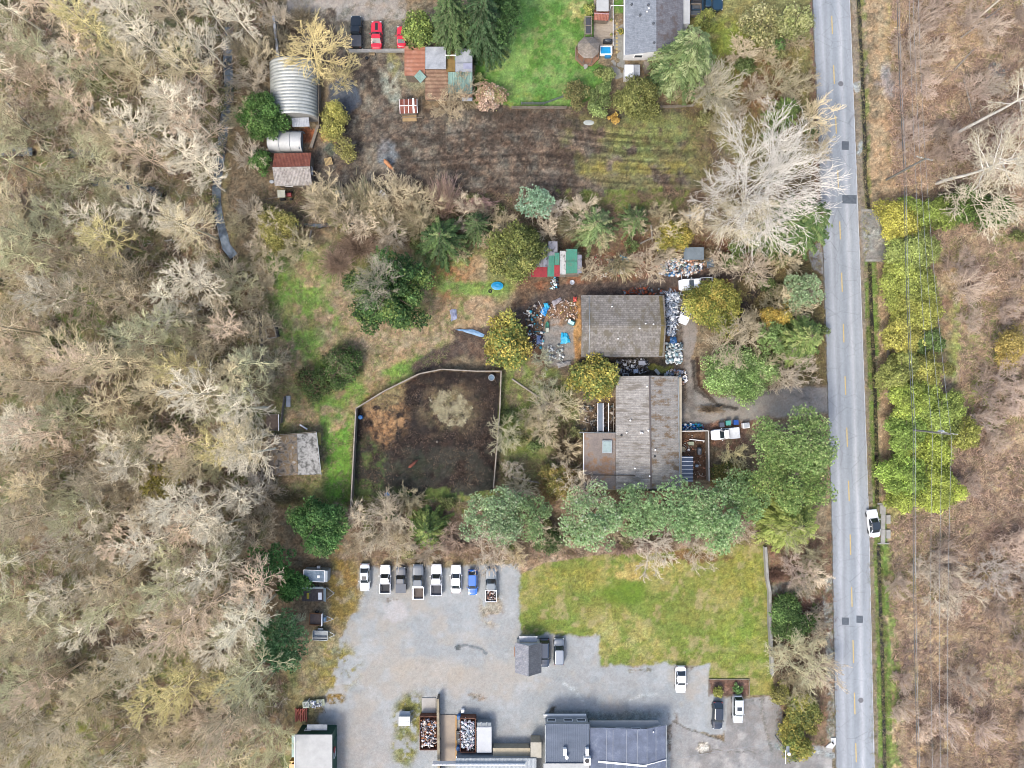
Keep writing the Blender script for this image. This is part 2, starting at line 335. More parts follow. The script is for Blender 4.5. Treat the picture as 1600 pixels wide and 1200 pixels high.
LAYERS = [
 Pg(ALL, '8a7b66'),
 # woods in the west
 Pg(WOODS, '94866a', 20), Pg(WOODS, '8e8a62', 20, (70, .5, 3)), Pg(WOODS, '86705a', 20, (42, .56, 9)), Pg(WOODS, '6f7a48', 20, (55, .62, 21), .8), Pg(WOODS, 'a89578', 20, (26, .6, 33), .8), Pg(WOODS, '4e463e', 12, (18, .66, 41), .8),
 El(120, 490, 70, 55, '7b8c4e', .6, (22, .45, 5)), El(70, 1150, 120, 60, '84883e', .6, (24, .47, 6)), El(230, 1060, 90, 50, '7c8448', .6, (20, .48, 7)),
 # rough field in the east
 Pg([(1350, -900), (2500, -900), (2500, 2100), (1385, 2100), (1385, 600)], 'b09c80', 8), Pg([(1385, -900), (2500, -900), (2500, 2100), (1395, 2100)], '9a8470', 12, (60, .52, 51)), Pg([(1385, -900), (2500, -900), (2500, 2100), (1395, 2100)], 'ccb894', 10, (34, .52, 53), .9),
 Pg([(1385, -900), (2500, -900), (2500, 2100), (1395, 2100)], '806c5c', 10, (24, .64, 55), .7), Pg([(1385, -900), (2500, -900), (2500, 2100), (1395, 2100)], '94905c', 10, (44, .58, 58), .8),
 El(1470, 55, 100, 40, 'bda582', .5, (20, .4, 61), .8), El(1410, 125, 40, 28, 'a39c9c', .6, (14, .4, 62)), El(1560, 110, 20, 12, 'a0a6a4', .5), El(1400, 245, 42, 58, 'bda284', .6, (14, .35, 63)), El(1480, 180, 100, 50, '927664', .6, (24, .52, 64)),
 El(1535, 600, 55, 110, '97a35e', .5, (26, .38, 65)), El(1585, 685, 34, 22, 'd2bf9c', .5, (16, .4, 66)), El(1505, 500, 30, 50, 'a0a568', .5, (18, .45, 67), .8), El(1550, 385, 70, 30, '8e9656', .5, (20, .45, 68), .8), El(1500, 470, 90, 50, '8a7066', .6, (30, .55, 72), .8),
 El(1540, 790, 80, 90, '8a7268', .5, (26, .42, 69), .8), El(1480, 1020, 50, 34, 'cbb58e', .5, (18, .4, 70)), El(1520, 1100, 90, 70, '8e7664', .5, (26, .47, 71)), El(1520, 1165, 110, 36, 'd0b990', .4, (20, .36, 73)), El(1590, 1060, 60, 50, 'b5ab80', .5, (22, .45, 74)),
 # verge and ditch banks
 Pg([(1325, -200), (1346, -200), (1362, 330), (1380, 800), (1392, 1300), (1362, 1300), (1356, 800), (1343, 400)], '9a8e7c', 3, None, 1, .8, 2),
 Pg([(1338, -200), (1352, -200), (1362, 330), (1352, 330)], '7c8352', 2, (12, .42, 80), 1, 1, 2), Pg([(1350, 400), (1372, 400), (1386, 800), (1398, 1300), (1376, 1300), (1364, 800)], '738b46', 2, (14, .3, 81), 1, 1, 2), Pg([(1386, 850), (1398, 850), (1412, 1200), (1396, 1200)], '849454', 4, (16, .42, 82)),
 Pg([(1372, 405), (1384, 405), (1390, 790), (1378, 790)], 'c0ab8e', 2, (8, .3, 83)), Pg([(1350, -100), (1372, -100), (1380, 330), (1360, 330)], 'b29c80', 5, (12, .45, 84)),
 # mossy land between
 Pg([(395, 330), (560, 370), (720, 370), (830, 400), (850, 470), (780, 500), (640, 590), (556, 640), (550, 790), (430, 790), (420, 640), (405, 500)], '8a8c5c', 10), Pg([(395, 330), (560, 370), (720, 370), (830, 400), (850, 470), (780, 500), (640, 590), (556, 640), (550, 790), (430, 790), (420, 640), (405, 500)], 'ab9678', 8, (30, .52, 90)),
 Pg([(420, 390), (520, 390), (540, 480), (500, 560), (560, 600), (640, 560), (690, 545), (640, 590), (556, 636), (550, 790), (505, 790), (505, 670), (470, 600), (430, 500)], '79994a', 9, (22, .42, 91)), Pg([(508, 680), (548, 660), (548, 790), (508, 770)], '6d9a3e', 5, (20, .25, 92)),
 El(545, 490, 50, 60, 'a8957c', .5, (22, .35, 93)), El(640, 530, 100, 24, 'b09c82', .5, (18, .36, 94)), El(730, 490, 60, 30, 'a8937a', .5, (16, .35, 95)), El(700, 430, 40, 40, 'a27c5a', .6, (16, .5, 96)), El(690, 420, 24, 26, '8a9a50', .5, (14, .5, 97)), El(740, 450, 60, 14, '7c9650', .5, (14, .45, 98)),
 El(440, 560, 30, 60, 'ab987e', .6, (18, .45, 99)), El(600, 350, 150, 30, '7c6a56', .6, (20, .45, 100)), El(480, 330, 70, 25, '74685a', .5),
 El(830, 640, 60, 90, '84924e', .5, (24, .38, 101)), El(845, 700, 40, 50, 'b0a67c', .6, (16, .5, 102)), El(870, 660, 30, 40, '7a6c50', .6), El(830, 750, 40, 30, '8a7a5c', .6),
 Pg([(540, 790), (720, 770), (900, 770), (1190, 800), (1200, 860), (1050, 870), (920, 880), (810, 893), (570, 890), (520, 860)], '8f7c68', 8), Pg([(540, 790), (720, 770), (900, 770), (1190, 800), (1200, 860), (1050, 870), (920, 880), (810, 893), (570, 890), (520, 860)], 'b09a86', 6, (16, .55, 103)), Pg([(540, 770), (800, 765), (800, 800), (560, 810)], '86904c', 8, (18, .52, 104)),
 # east gardens along the road
 Pg([(1060, -100), (1275, -100), (1284, 240), (1200, 300), (1060, 165), (1050, 120)], '8f8a5a', 10), El(1130, 90, 60, 60, '8a9446', .5, (20, .4, 110)), El(1200, 150, 50, 70, '98785e', .5, (22, .45, 111)), Pg([(1262, -100), (1272, -100), (1290, 420), (1276, 420)], '8a6e60', 3),
 Pg([(1150, 380), (1284, 380), (1294, 600), (1150, 600)], '6e6446', 8), Pg([(1205, 850), (1298, 830), (1303, 1166), (1225, 1166)], '8e7662', 5), Pg([(1205, 850), (1298, 830), (1303, 1000), (1215, 1000)], '7e5c50', 5, (20, .5, 112)), El(1265, 905, 24, 26, '95906a', .5), Pg([(1285, 900), (1303, 900), (1306, 1166), (1294, 1166)], 'a8aaa4', 3, (12, .4, 113)),
 El(1228, 920, 22, 12, 'a4a49c', .5), El(1275, 960, 5, 22, '5f7c3c', .3),
 # mud field and yard
 Pg([(520, 170), (1110, 164), (1125, 250), (1090, 330), (880, 350), (760, 345), (620, 300), (450, 320), (480, 240)], '6a5a4c', 10), Pg(MUDF, '64584e', 6, None, 1, 1.5), Pg(MUDF, '52473f', 4, (14, .55, 120), .8), Pg(MUDF, '7c7064', 4, (24, .58, 121), .7),
 Pg([(880, 178), (1110, 172), (1110, 290), (960, 300), (870, 250)], '74724a', 16, (26, .46, 122), .75), El(1020, 215, 70, 40, '7c8450', .7, (18, .47, 123), .8), Pg([(880, 255), (1090, 250), (1080, 272), (890, 270)], '858048', 5, (14, .42, 124), .8), Pg([(860, 295), (1080, 295), (1060, 330), (880, 330)], '72803e', 8, (18, .42, 125)), Pg([(640, 172), (810, 172), (900, 180), (900, 200), (640, 210)], '4e443c', 8, None, .7),
 Pg(YARD_N, '6c6259', 8, None, 1, 1.3), Pg(YARD_N, '877d70', 8, (20, .55, 126)), Pg(YARD_N, '4f4740', 6, (16, .6, 127)), El(612, 130, 16, 34, '9a9c90', .6, (12, .4, 128)), El(615, 95, 10, 22, '8e8a64', .6, (10, .4, 129)), El(604, 240, 16, 22, '8c929a', .6, None, .6), El(515, 215, 14, 12, 'c09a6a', .5, (8, .4, 130)), El(517, 233, 9, 11, '5c6258', .3),
 Pg([(448, -60), (632, -60), (634, 30), (528, 32), (525, 10), (448, 24)], 'b4aca0', 4, None, 1, .5, 4), Pg([(448, -60), (632, -60), (634, 30), (528, 32), (448, 24)], '8a8276', 4, (18, .6, 131), .8), Pg([(520, 30), (634, 30), (634, 76), (540, 80)], '7c776c', 5), El(650, 120, 22, 20, '93907a', .6),
 El(537, 147, 24, 28, '5f6670', .3, None, 1, .6), El(446, 225, 0, 0, '5f6670', .3), El(478, 210, 12, 12, 'a0674a', .5),
 # junk yard ground
 Pg([(820, 380), (1110, 360), (1180, 400), (1120, 470), (1080, 480), (1070, 580), (900, 580), (820, 560), (800, 480)], '75604f', 8), Pg([(820, 380), (1110, 360), (1180, 400), (1120, 470), (1080, 480), (900, 470), (820, 470)], '8c5f48', 8, (16, .55, 140), .8),
 Ln(TRACK, 13, '5c504a', 8), Ln([(1200, 430), (1170, 470), (1150, 500)], 9, '3c3734', 5), El(875, 535, 30, 38, 'a39d94', .3, None, 1, .6, 3), El(903, 520, 7, 52, 'bd9262', .4, (9, .3, 141), 1, 1, 3), El(870, 490, 34, 20, '957a64', .5, (10, .45, 142)), El(760, 540, 34, 26, '6a5a50', .5), El(740, 520, 40, 10, '5c4e46', .5),
 Pg([(905, 560), (1060, 555), (1060, 590), (905, 592)], '4a443c', 4), El(1035, 576, 24, 6, '8a8a48', .5),  # dark strip: shadow in the gap north of the ridged house, painted in
 Pg(DRIVE, 'a09a92', 3, None, 1, .5, 3), Pg(DRIVE, '7a746d', 3, (18, .6, 143), .7, .5, 3), Pg([(1068, 648), (1130, 626), (1290, 606), (1298, 645), (1180, 655), (1110, 668)], 'aaa398', 4, (30, .36, 144), 1, .4, 3), Ln([(1082, 470), (1056, 500), (1060, 560), (1066, 620)], 9, '6a6058', 6), Ln([(1088, 560), (1092, 600), (1110, 622)], 3, '4a3a30', 2), Ln([(1082, 565), (1086, 605), (1120, 632), (1150, 640)], 3, '55504c', 3), Pg([(1064, 664), (1180, 655), (1180, 700), (1064, 700)], '86685a', 5, (10, .4, 145)),
 Pg([(1062, 675), (1110, 673), (1110, 750), (1062, 750)], '6c5444', 2, None, 1, 1, 1), Pg([(925, 625), (965, 625), (965, 678), (915, 678)], '6f5e4e', 3),
 # paddock
 Pg(PADDOCK, '312824', 2, None, 1, 1.7, 1), Pg(PADDOCK, '2f2826', 3, (16, .5, 150), 1, 1, 2), Pg([(552, 700), (780, 700), (770, 765), (700, 776), (553, 776)], '3c3b35', 8, (20, .4, 151)), El(702, 636, 52, 44, '5c5042', .7, (16, .48, 152)), El(706, 640, 34, 28, '8a8060', 1.2, (10, .4, 153)), El(602, 645, 34, 48, 'a0805f', .6, (12, .36, 154)), El(610, 618, 26, 20, '8f8262', .6, (12, .45, 155)), El(576, 740, 26, 50, '56663a', .6, (14, .45, 156)), El(680, 775, 90, 12, '60723c', .5, (12, .5, 157)), El(660, 730, 50, 24, '3c4034', .6, (12, .52, 158)),
 # lawns
 Pg(LAWN_N, '6a9646', 3, None, 1, .8, 2), Pg(LAWN_N, '86a85c', 3, (24, .53, 160), .8, .8, 2), Pg(LAWN_N, '588634', 3, (30, .56, 161), .8, .8, 2), Pg(LAWN_N, '94a064', 3, (9, .66, 164), .7, .8, 2), El(790, 155, 50, 10, '8c9a4c', .5, (14, .45, 162)), El(905, 15, 16, 20, 'a5a46c', .6, (10, .4, 163)),
 Pg(LAWN_S, '8d9348', 2, None, 1, .75, 1), Pg(LAWN_S, '7f9042', 2, (42, .5, 170), 1, .75, 1), Pg(LAWN_S, 'a5a05c', 2, (26, .57, 171), .9, .75, 1), Pg(LAWN_S, 'b3a776', 2, (13, .66, 172), .8, .45, 1), El(975, 925, 36, 20, '6c8a2c', .7, None, .8, .45), El(880, 905, 66, 18, '8f8c44', .7, (26, .42, 173), .8), El(1160, 900, 40, 40, '929246', .7, (20, .44, 174), .7), El(1000, 890, 60, 14, 'b0a266', .5, (12, .4, 175)), El(1160, 1000, 46, 46, '82983f', .9, None, .5), El(980, 1000, 60, 30, 'a4a064', .7, (16, .45, 176), .8), El(1080, 870, 60, 8, '7c6040', .5, (10, .4, 177)),
 Pg([(1108, 1062), (1170, 1062), (1170, 1087), (1108, 1087)], '7a6055', .8, None, 1, 1, 0),
 # gravel yard in the south
 Pg([(470, 1020), (540, 880), (620, 870), (800, 876), (811, 900), (560, 930), (520, 1100), (470, 1110)], '9c8e72', 7), Pg(YARD_S, 'b3b7b7', 7, None, 1, .3, 8), Pg(YARD_S, 'bbc0c1', 6, (70, .5, 180), .8, .25, 4), Pg(YARD_S, 'a8adae', 6, (44, .58, 181), .6, .3, 4), Pg(YARD_S, 'bfb9ae', 6, (56, .6, 182), .7, .25, 4), Pg(YARD_S, 'c4c9ca', 5, (16, .72, 183), .5, .25, 4),
 El(618, 955, 20, 16, 'cbc9c8', .5, None, .9, .3), El(612, 937, 9, 4, '7d6f66', .5, (6, .4, 184), .8), El(535, 920, 24, 60, '8c7a46', .6, (14, .42, 185)), El(550, 905, 14, 26, '8c7448', .6, (12, .5, 186)), El(520, 1040, 40, 40, '8e844e', .6, (14, .46, 187)), El(500, 1010, 30, 30, '8f8c70', .6, (16, .45, 188)), El(525, 1092, 16, 7, '8c7444', .6, (8, .42, 189)), El(470, 1080, 30, 60, '8e8560', .6, (18, .42, 190)),
 El(640, 1120, 26, 34, '7f7d4a', .6, (12, .42, 191)), El(632, 1165, 20, 34, '80824e', .6, (12, .46, 192)), El(560, 1170, 60, 60, 'bcb5ac', .6, None, .5, .3), El(675, 1050, 60, 24, 'c2b8a8', .7, None, .6, .3), El(770, 950, 20, 30, 'a49a88', .6, (14, .45, 193), .8), El(862, 1112, 6, 9, '5b5548', .5, None, .9), El(700, 1185, 12, 12, '8a8a58', .5, (8, .5, 194)),
 Ln([(714, 1008), (728, 1008), (745, 1013), (760, 1022)], 2.0, '7f878c', 2, None, .9, .4), El(716, 1010, 6, 3, '5f676c', .5, None, .9), Ln([(880, 1070), (900, 1078), (912, 1100)], 2, 'd4dadc', 3, None, .35), Ln([(985, 1095), (1005, 1086), (1025, 1084)], 2, 'd4dadc', 3, None, .35), El(950, 1118, 90, 8, '9aa09c', .6, None, .7), El(1052, 1150, 10, 34, '7c736c', .5, (10, .4, 195)), El(1000, 1048, 16, 4, '8a867c', .5, (6, .4, 196)), El(745, 1088, 16, 5, '9a8e84', .5, (8, .4, 197)),  # wide grey band: shadow north of the workshops, painted into the gravel
 Pg(LOT_E, 'aeaeac', 1.5, None, 1, .35, 2), Pg(LOT_E, 'c2c0bb', 1.5, (34, .52, 200), .8, .3, 2), Pg(LOT_E, '908e8c', 1.5, (26, .6, 201), .7, .35, 2), Pg([(1140, 1092), (1214, 1092), (1222, 1164), (1180, 1140)], '9c9894', 3, (18, .4, 202), .8, .4), El(1101, 1170, 10, 8, 'd8d4cc', .4, None, .9), Ln([(1092, 1162), (1110, 1164), (1112, 1176), (1094, 1178), (1092, 1162)], 1.2, '6f675c', 2, (5, .35, 203), .9), Ln([(1050, 1128), (1134, 1160)], .8, '75736f', 1.2, None, .9), Ln([(1115, 1172), (1185, 1176)], .8, '75736f', 1.5, (6, .45, 204), .9), Ln([(1168, 1094), (1216, 1094)], .9, '6a6864', 1, (9, .4, 205), .9), Ln([(1190, 1092), (1194, 1130), (1206, 1172)], 2.5, '85827e', 3, None, .7), Ln([(1216, 1166), (1302, 1180)], 5, '9da3a6', 3),
 Pg([(1345, 325), (1378, 330), (1388, 395), (1384, 408), (1350, 408)], 'a3a19c', 4, None, 1, .6, 3), El(1366, 372, 14, 20, 'b4b4b2', .5, (8, .4, 210)), El(1338, 135, 5, 9, 'b4bcc0', .5), El(1343, 228, 4, 12, 'b0b8bc', .5),
 Pg([(1262, 384), (1284, 380), (1290, 432), (1270, 420)], 'aeb0b0', 3, None, 1, .5, 2),
] + [Ln(l, 9, '6b5f50', 7) for l in CREEK] + [Ln(l, 6.5, '4a443c', 3) for l in CREEK] + [Ln(l, 3, '3c3833', 3) for l in DITCH_M] + \
 [Ln(l, 1.8, '2e271e', 2.0, None, 1, 1, 2.5) for l in DITCH_E]

def ground_colour(px, py):
    n = len(px)
    wx = (fbm(px, py, 26, 3, 301)-.5)*2; wy = (fbm(px, py, 26, 3, 302)-.5)*2
    fx = (fbm(px, py, 6, 2, 303)-.5)*2; fy = (fbm(px, py, 6, 2, 304)-.5)*2
    out = np.zeros((n, 4))
    for kind, shp, hexc, soft, patch, a, m, w in LAYERS:
        if kind == 'p': xs = [p[0] for p in shp]; ys = [p[1] for p in shp]; b = (min(xs), min(ys), max(xs), max(ys))
        elif kind == 'e':
            if shp[2] == 0: continue
            b = (shp[0]-shp[2]*1.5, shp[1]-shp[3]*1.5, shp[0]+shp[2]*1.5, shp[1]+shp[3]*1.5)
        else: xs = [p[0] for p in shp[0]]; ys = [p[1] for p in shp[0]]; h = shp[1]; b = (min(xs)-h, min(ys)-h, max(xs)+h, max(ys)+h)
        e = w*1.6+10
        sel = np.nonzero((px > b[0]-e) & (px < b[2]+e) & (py > b[1]-e) & (py < b[3]+e))[0]
        if not len(sel): continue
        x = px[sel]+(wx[sel]+.5*fx[sel])*w; y = py[sel]+(wy[sel]+.5*fy[sel])*w
        if kind == 'p': mask = sstep(-soft*.5, soft*.5, sdist(x, y, shp))
        elif kind == 'e':
            s = soft or .5
            r = np.sqrt(((x-shp[0])/shp[2])**2+((y-shp[1])/shp[3])**2); mask = 1-sstep(1-s*.5, 1+s*.5, r)
        else: mask = 1-sstep(shp[1]-soft*.5, shp[1]+soft*.5, ldist(x, y, shp[0]))
        if patch:
            q = fbm(px[sel], py[sel], patch[0], 4, patch[2]); t = 0.5+(patch[1]-.5)*.75
            mask = mask*sstep(t-.09, t+.09, q)
        mask = (mask*a)[:, None]; cc = np.array([*C(hexc), m])
        if m > .85: cc[:3] *= (1.12, 1.12, 1.05)
        out[sel] = out[sel]*(1-mask)+mask*cc
    # tractor tracks pressed into the mud field
    t = sstep(-6, 10, sdist(px, py, [(640, 195), (1090, 195), (1080, 300), (640, 300)]))
    bend = 14*np.sin(px/95.0)*sstep(640, 900, px); st = fbm(px*.045, py*1.0+px*.012+bend, 3.6, 2, 401); out[:, :3] *= (1+t*(st-.5)*1.25)[:, None]
    for R_c, wd in ((90, 1.6), (97, 1.6), (140, 1.6), (147, 1.6)):
        rr_ = np.hypot(px-700, py-330); out[:, :3] *= (1-.28*sstep(0, 10, sdist(px, py, MUDF))*(1-sstep(wd*.4, wd*1.3, np.abs(rr_-R_c))))[:, None]
    # fine clumps of grass, litter and clods
    f = fbm(px, py, 5.0, 3, 402)-.5; f2 = fbm(px, py, 2.2, 2, 403)-.5
    out[:, :3] *= np.clip(1+(f*0.9+f2*1.0)*(out[:, 3:4][:, 0]**1.5)*0.9, .3, 2)[:, None]
    hue = (fbm(px, py, 9, 3, 404)-.5)*.35*out[:, 3]
    out[:, 0] *= 1+hue; out[:, 2] *= 1-hue*.6
    return np.clip(out, 0, 1)

FLAT = [(LAWN_N, 0), (LAWN_S, 0), (YARD_S, 0), (LOT_E, 0), ([(1262, -200), (1335, -200), (1376, 1400), (1298, 1400)], 0), (DRIVE, 0)]
def ground_height(px, py):
    rel = (fbm(px, py, 30, 3, 501)-.5)*.5+(fbm(px, py, 5, 2, 502)-.5)*.22
    flat = np.zeros(px.shape)
    for poly, _ in FLAT: flat = np.maximum(flat, sstep(-8, 2, sdist(px, py, poly)))
    z = -0.03+np.minimum(rel*.6, .16)*(1-flat)
    for ls, dep, w in ((CREEK, .9, 10), (DITCH_M, .6, 5), (DITCH_E, .8, 5)):
        for l in ls: z = z-dep*(1-sstep(w*.25, w, ldist(px, py, l)))
    return z

gx = np.concatenate([[-1500, -700, -350, -200, -130, -108], np.arange(-98, 98.01, .22), [108, 130, 200, 350, 700, 1500]])
gy = np.concatenate([[-1500, -700, -350, -180, -110, -84], np.arange(-76, 76.01, .22), [84, 110, 180, 350, 700, 1500]])
GX, GY = np.meshgrid(gx, gy); NX, NY = len(gx), len(gy)
gpx = (GX/GSD+800).ravel(); gpy = (600-GY/GSD).ravel()
gcol = ground_colour(gpx, gpy); gz = ground_height(gpx, gpy)
_far = sstep(0, 6, np.maximum(np.abs(GX)-97.5, np.abs(GY)-75.5)).ravel()[:, None]; _n = fbm(gpx, gpy, 900, 2, 610)[:, None]
gcol[:, :3] = gcol[:, :3]*(1-_far)+_far*(np.array(C('948a6a'))*(1-_n)+np.array(C('8a9060'))*_n)
gidx = np.arange(NX*NY).reshape(NY, NX)
gF = np.stack([gidx[:-1, :-1], gidx[:-1, 1:], gidx[1:, 1:], gidx[1:, :-1]], -1).reshape(-1, 4)
gV = np.stack([GX.ravel(), GY.ravel(), gz], 1)
ground = tag(fast_mesh('ground', gV, gF, M_GROUND, col=gcol, smooth=True), kind='structure')

def region(name, poly, lift=0.012, kind='structure', label=None):
    cx = gpx[gF].mean(1); cy = gpy[gF].mean(1)
    wx = (fbm(cx, cy, 26, 3, 301)-.5)*2; wy = (fbm(cx, cy, 26, 3, 302)-.5)*2
    ins = sdist(cx+wx, cy+wy, poly) > 0
    F = gF[ins]; u, inv = np.unique(F, return_inverse=True)
    V = gV[u].copy(); V[:, 2] += lift
    return tag(fast_mesh(name, V, inv.reshape(-1, 4), M_GROUND, col=gcol[u], smooth=True), kind=kind, label=label)
region('lawn', LAWN_N); region('lawn', LAWN_S); region('gravel_yard', YARD_S, .012); region('concrete_lot', LOT_E, .018)
region('mud_field', MUDF); region('paddock_floor', PADDOCK); region('driveway', DRIVE, .012)

# water in the creek and ditches, lying in the dug channel
def ribbon(name, line, hw, z, mat, th=0.0):
    mb = MB(); pts = [P(*p) for p in line]; hw *= GSD; L = []; R = []
    for i, p in enumerate(pts):
        a = Vector(pts[max(0, i-1)]); b = Vector(pts[min(len(pts)-1, i+1)]); d = (b-a).normalized()
        L.append((p[0]-d.y*hw, p[1]+d.x*hw, z)); R.append((p[0]+d.y*hw, p[1]-d.x*hw, z))
    n = len(pts); mb.add(L+R, [(i, n+i, n+i+1, i+1) for i in range(n-1)])
    return mk(name, mb, mat, kind='structure')
M_WATER = mottled('still_water', [(0.35, '3c4248'), (0.5, '76848f'), (0.68, 'a8b6c4')], 0.5, rough=0.25, fine=(2.5, .2), bmp=0.1)
for l in CREEK: ribbon('creek', l, 8, -0.40, M_WATER)
for l in DITCH_M: ribbon('ditch_water', l, 5, -0.36, M_WATER)
M_DARKW = mottled('ditch_mud', [(0.35, '16140f'), (0.6, '2b2a20')], 1.5, rough=0.5)
for l in DITCH_E: ribbon('ditch_bottom', l, 3, -0.5, M_DARKW)

# ---------------------------------------------------------------- road
def road_edge(py, t):
    l = np.interp(py, [-400, 20, 400, 800, 1200, 1600], [1254, 1271, 1287, 1300, 1307, 1315]); r = np.interp(py, [-400, 0, 400, 800, 1200, 1600], [1311, 1328, 1343.5, 1357.5, 1366.5, 1376])
    return l+(r-l)*t
def road_mat():
    m, nt, b = newmat('worn_asphalt')
    uv = nt.nodes.new('ShaderNodeUVMap'); sx = nt.nodes.new('ShaderNodeSeparateXYZ'); nt.links.new(uv.outputs[0], sx.inputs[0])
    w = noise_node(nt, 0.25, 2, .5)
    ad = nt.nodes.new('ShaderNodeMath'); ad.operation = 'MULTIPLY_ADD'; ad.inputs[1].default_value = .07; nt.links.new(w, ad.inputs[0]); nt.links.new(sx.outputs[0], ad.inputs[2])
    b0 = 'abb2b8'; lt = 'c4cad0'
    c = ramp(nt, ad.outputs[0], [(0.03, C('a2abb2')), (.12, C('a8afb6')), (.25, C(lt)), (.33, C(b0)), (.44, C('b6bec5')), (.54, C('a4adb4')), (.62, C('abb4bc')), (.74, C('ced3d8')), (.84, C('acb5bc')), (.95, C('b2b9c0'))])
    n1 = noise_node(nt, 0.6, 5, .65, stretch=(1, .12, 1)); c = mixc(nt, c, ramp(nt, n1, [(.3, g(.84)), (.7, g(1.12))]), 1.0)
    n2 = noise_node(nt, 9, 3, .7); c = mixc(nt, c, ramp(nt, n2, [(.3, g(.86)), (.7, g(1.1))]), 1.0)
    n3 = noise_node(nt, 2.2, 3, .6); c = mixc(nt, c, ramp(nt, n3, [(.35, g(.94)), (.7, g(1.05))]), 1.0)
    vo = N(nt, 'ShaderNodeTexVoronoi', Scale=.28, feature='DISTANCE_TO_EDGE'); tc = nt.nodes.new('ShaderNodeTexCoord')
    wp = mixc(nt, tc.outputs['Object'], N(nt, 'ShaderNodeTexNoise', Scale=1.2, Detail=4).outputs['Color'], .35, 'ADD'); nt.links.new(wp, vo.inputs['Vector'])
    c = mixc(nt, c, ramp(nt, vo.outputs[0], [(.0, g(.72)), (.012, g(1))]), 1.0)
    nt.links.new(c, b.inputs['Base Color']); b.inputs['Roughness'].default_value = .8
    bump(nt, b, n2, .2, .01); return m
M_ROAD = road_mat()
def strip(name, ys, t0, t1, z, mat, jit=0.0):
    V = []; U = []; rnd = random.Random(4); k = 7
    for y in ys:
        for i in range(k):
            t = t0+(t1-t0)*i/(k-1)
            e = rnd.uniform(-jit, jit) if i in (0, k-1) else 0
            x, Y = P(float(road_edge(y, t))+e, y); V.append((x, Y, z)); U.append((t, y/100))
    F = [(j*k+i, j*k+i+1, (j+1)*k+i+1, (j+1)*k+i) for j in range(len(ys)-1) for i in range(k-1)]
    F = [f[::-1] for f in F]
    me = bpy.data.meshes.new(name); me.from_pydata(V, [], F); me.materials.append(mat)
    uv = me.uv_layers.new(name='UVMap')
    for lo in me.loops: uv.data[lo.index].uv = U[lo.vertex_index]
    o = bpy.data.objects.new(name, me); COL.objects.link(o); return o
road = tag(strip('road', list(range(-400, 1601, 4)), 0, 1, 0.03, M_ROAD, .5), kind='structure')
M_LINE = mottled('worn_yellow_paint', [(.3, 'c9b27a'), (.5, 'e8cf8a'), (.8, 'f2dfa8')], 3.0, fine=(14, .25), bmp=0)
M_LINEW = mottled('worn_white_paint', [(.3, 'c6ccd2'), (.6, 'e6eaee')], 1.2, fine=(10, .2), bmp=0)
tag(strip('road_edge_seam', list(range(-400, 1601, 3)), -.03, -.002, .022, mottled('crumbled_tar_edge', [(.3, '55534e'), (.5, '7c7a74'), (.7, '9a958a')], 1.5, fine=(8, .3)), .9), kind='structure')
mb = MB()
for y0, y1 in [(25, 53), (102, 131), (181, 209), (266, 295), (346, 374), (426, 456), (506, 535), (588, 617), (668, 698), (751, 783), (835, 867), (917, 948), (1000, 1036), (1082, 1116), (1161, 1191), (-55, -27), (-135, -107), (1240, 1270)]:
    xa = float(np.interp(y0, [20, 400, 800, 1200], [1299.2, 1314, 1327.3, 1338])); xb = float(np.interp(y1, [20, 400, 800, 1200], [1299.2, 1314, 1327.3, 1338]))
    a, b2 = P(xa-.9, y0), P(xa+.9, y0); c, d = P(xb+.9, y1), P(xb-.9, y1)
    mb.add([(*d, .036), (*c, .036), (*b2, .036), (*a, .036)], [(0, 1, 2, 3)])
mk('road_marking', mb, M_LINE, kind='structure')
tag(strip('edge_line', list(range(-400, 1601, 6)), .982, .996, .036, M_LINEW, .15), kind='structure')
M_PATCH = mottled('fresh_asphalt_patch', [(.3, '5b646e'), (.7, '727c86')], 2, fine=(12, .2), bmp=.1)
mb = MB()
for x0, y0, x1, y1 in [(1315, 221, 1326, 234), (1316, 305, 1338, 318), (1315, 965, 1326, 976), (1338, 962, 1348, 973)]:
    a, c = P(x0, y1), P(x1, y0); mb.add([(a[0], a[1], .037), (c[0], a[1]-.05, .037), (c[0]+.05, c[1], .037), (a[0], c[1]+.04, .037)], [(0, 1, 2, 3)])
mk('asphalt_patch', mb, M_PATCH, kind='structure')
for (x, y), lb in (((1313.5, 131), 'round iron manhole cover in the road by the northern garden'), ((1345, 1094), 'round iron manhole cover in the road near the bottom of the photo')):
    mb = MB(); mb.lathe((*P(x, y), .031), [(.45, 0), (.45, .012), (.36, .014), (.36, .008), (.0, .008)], 20)
    mk('manhole_cover', mb, paint('8c8c90', .6, .3), label=lb, cat='manhole cover', group='manhole covers in the road')
# crossings over the ditch
mb = MB()
mk('culvert_slab', MB().box((*P(1352+6, 329), .06), (2.6, .35, .16)), M_CONC, label='thin concrete headwall beam across the ditch at the north side of the gravel crossing', cat='headwall')
mk('culvert_slab', MB().box((*P(1363, 407), .06), (2.4, .35, .16)), M_CONC, label='thin concrete headwall beam across the ditch at the south side of the gravel crossing', cat='headwall')
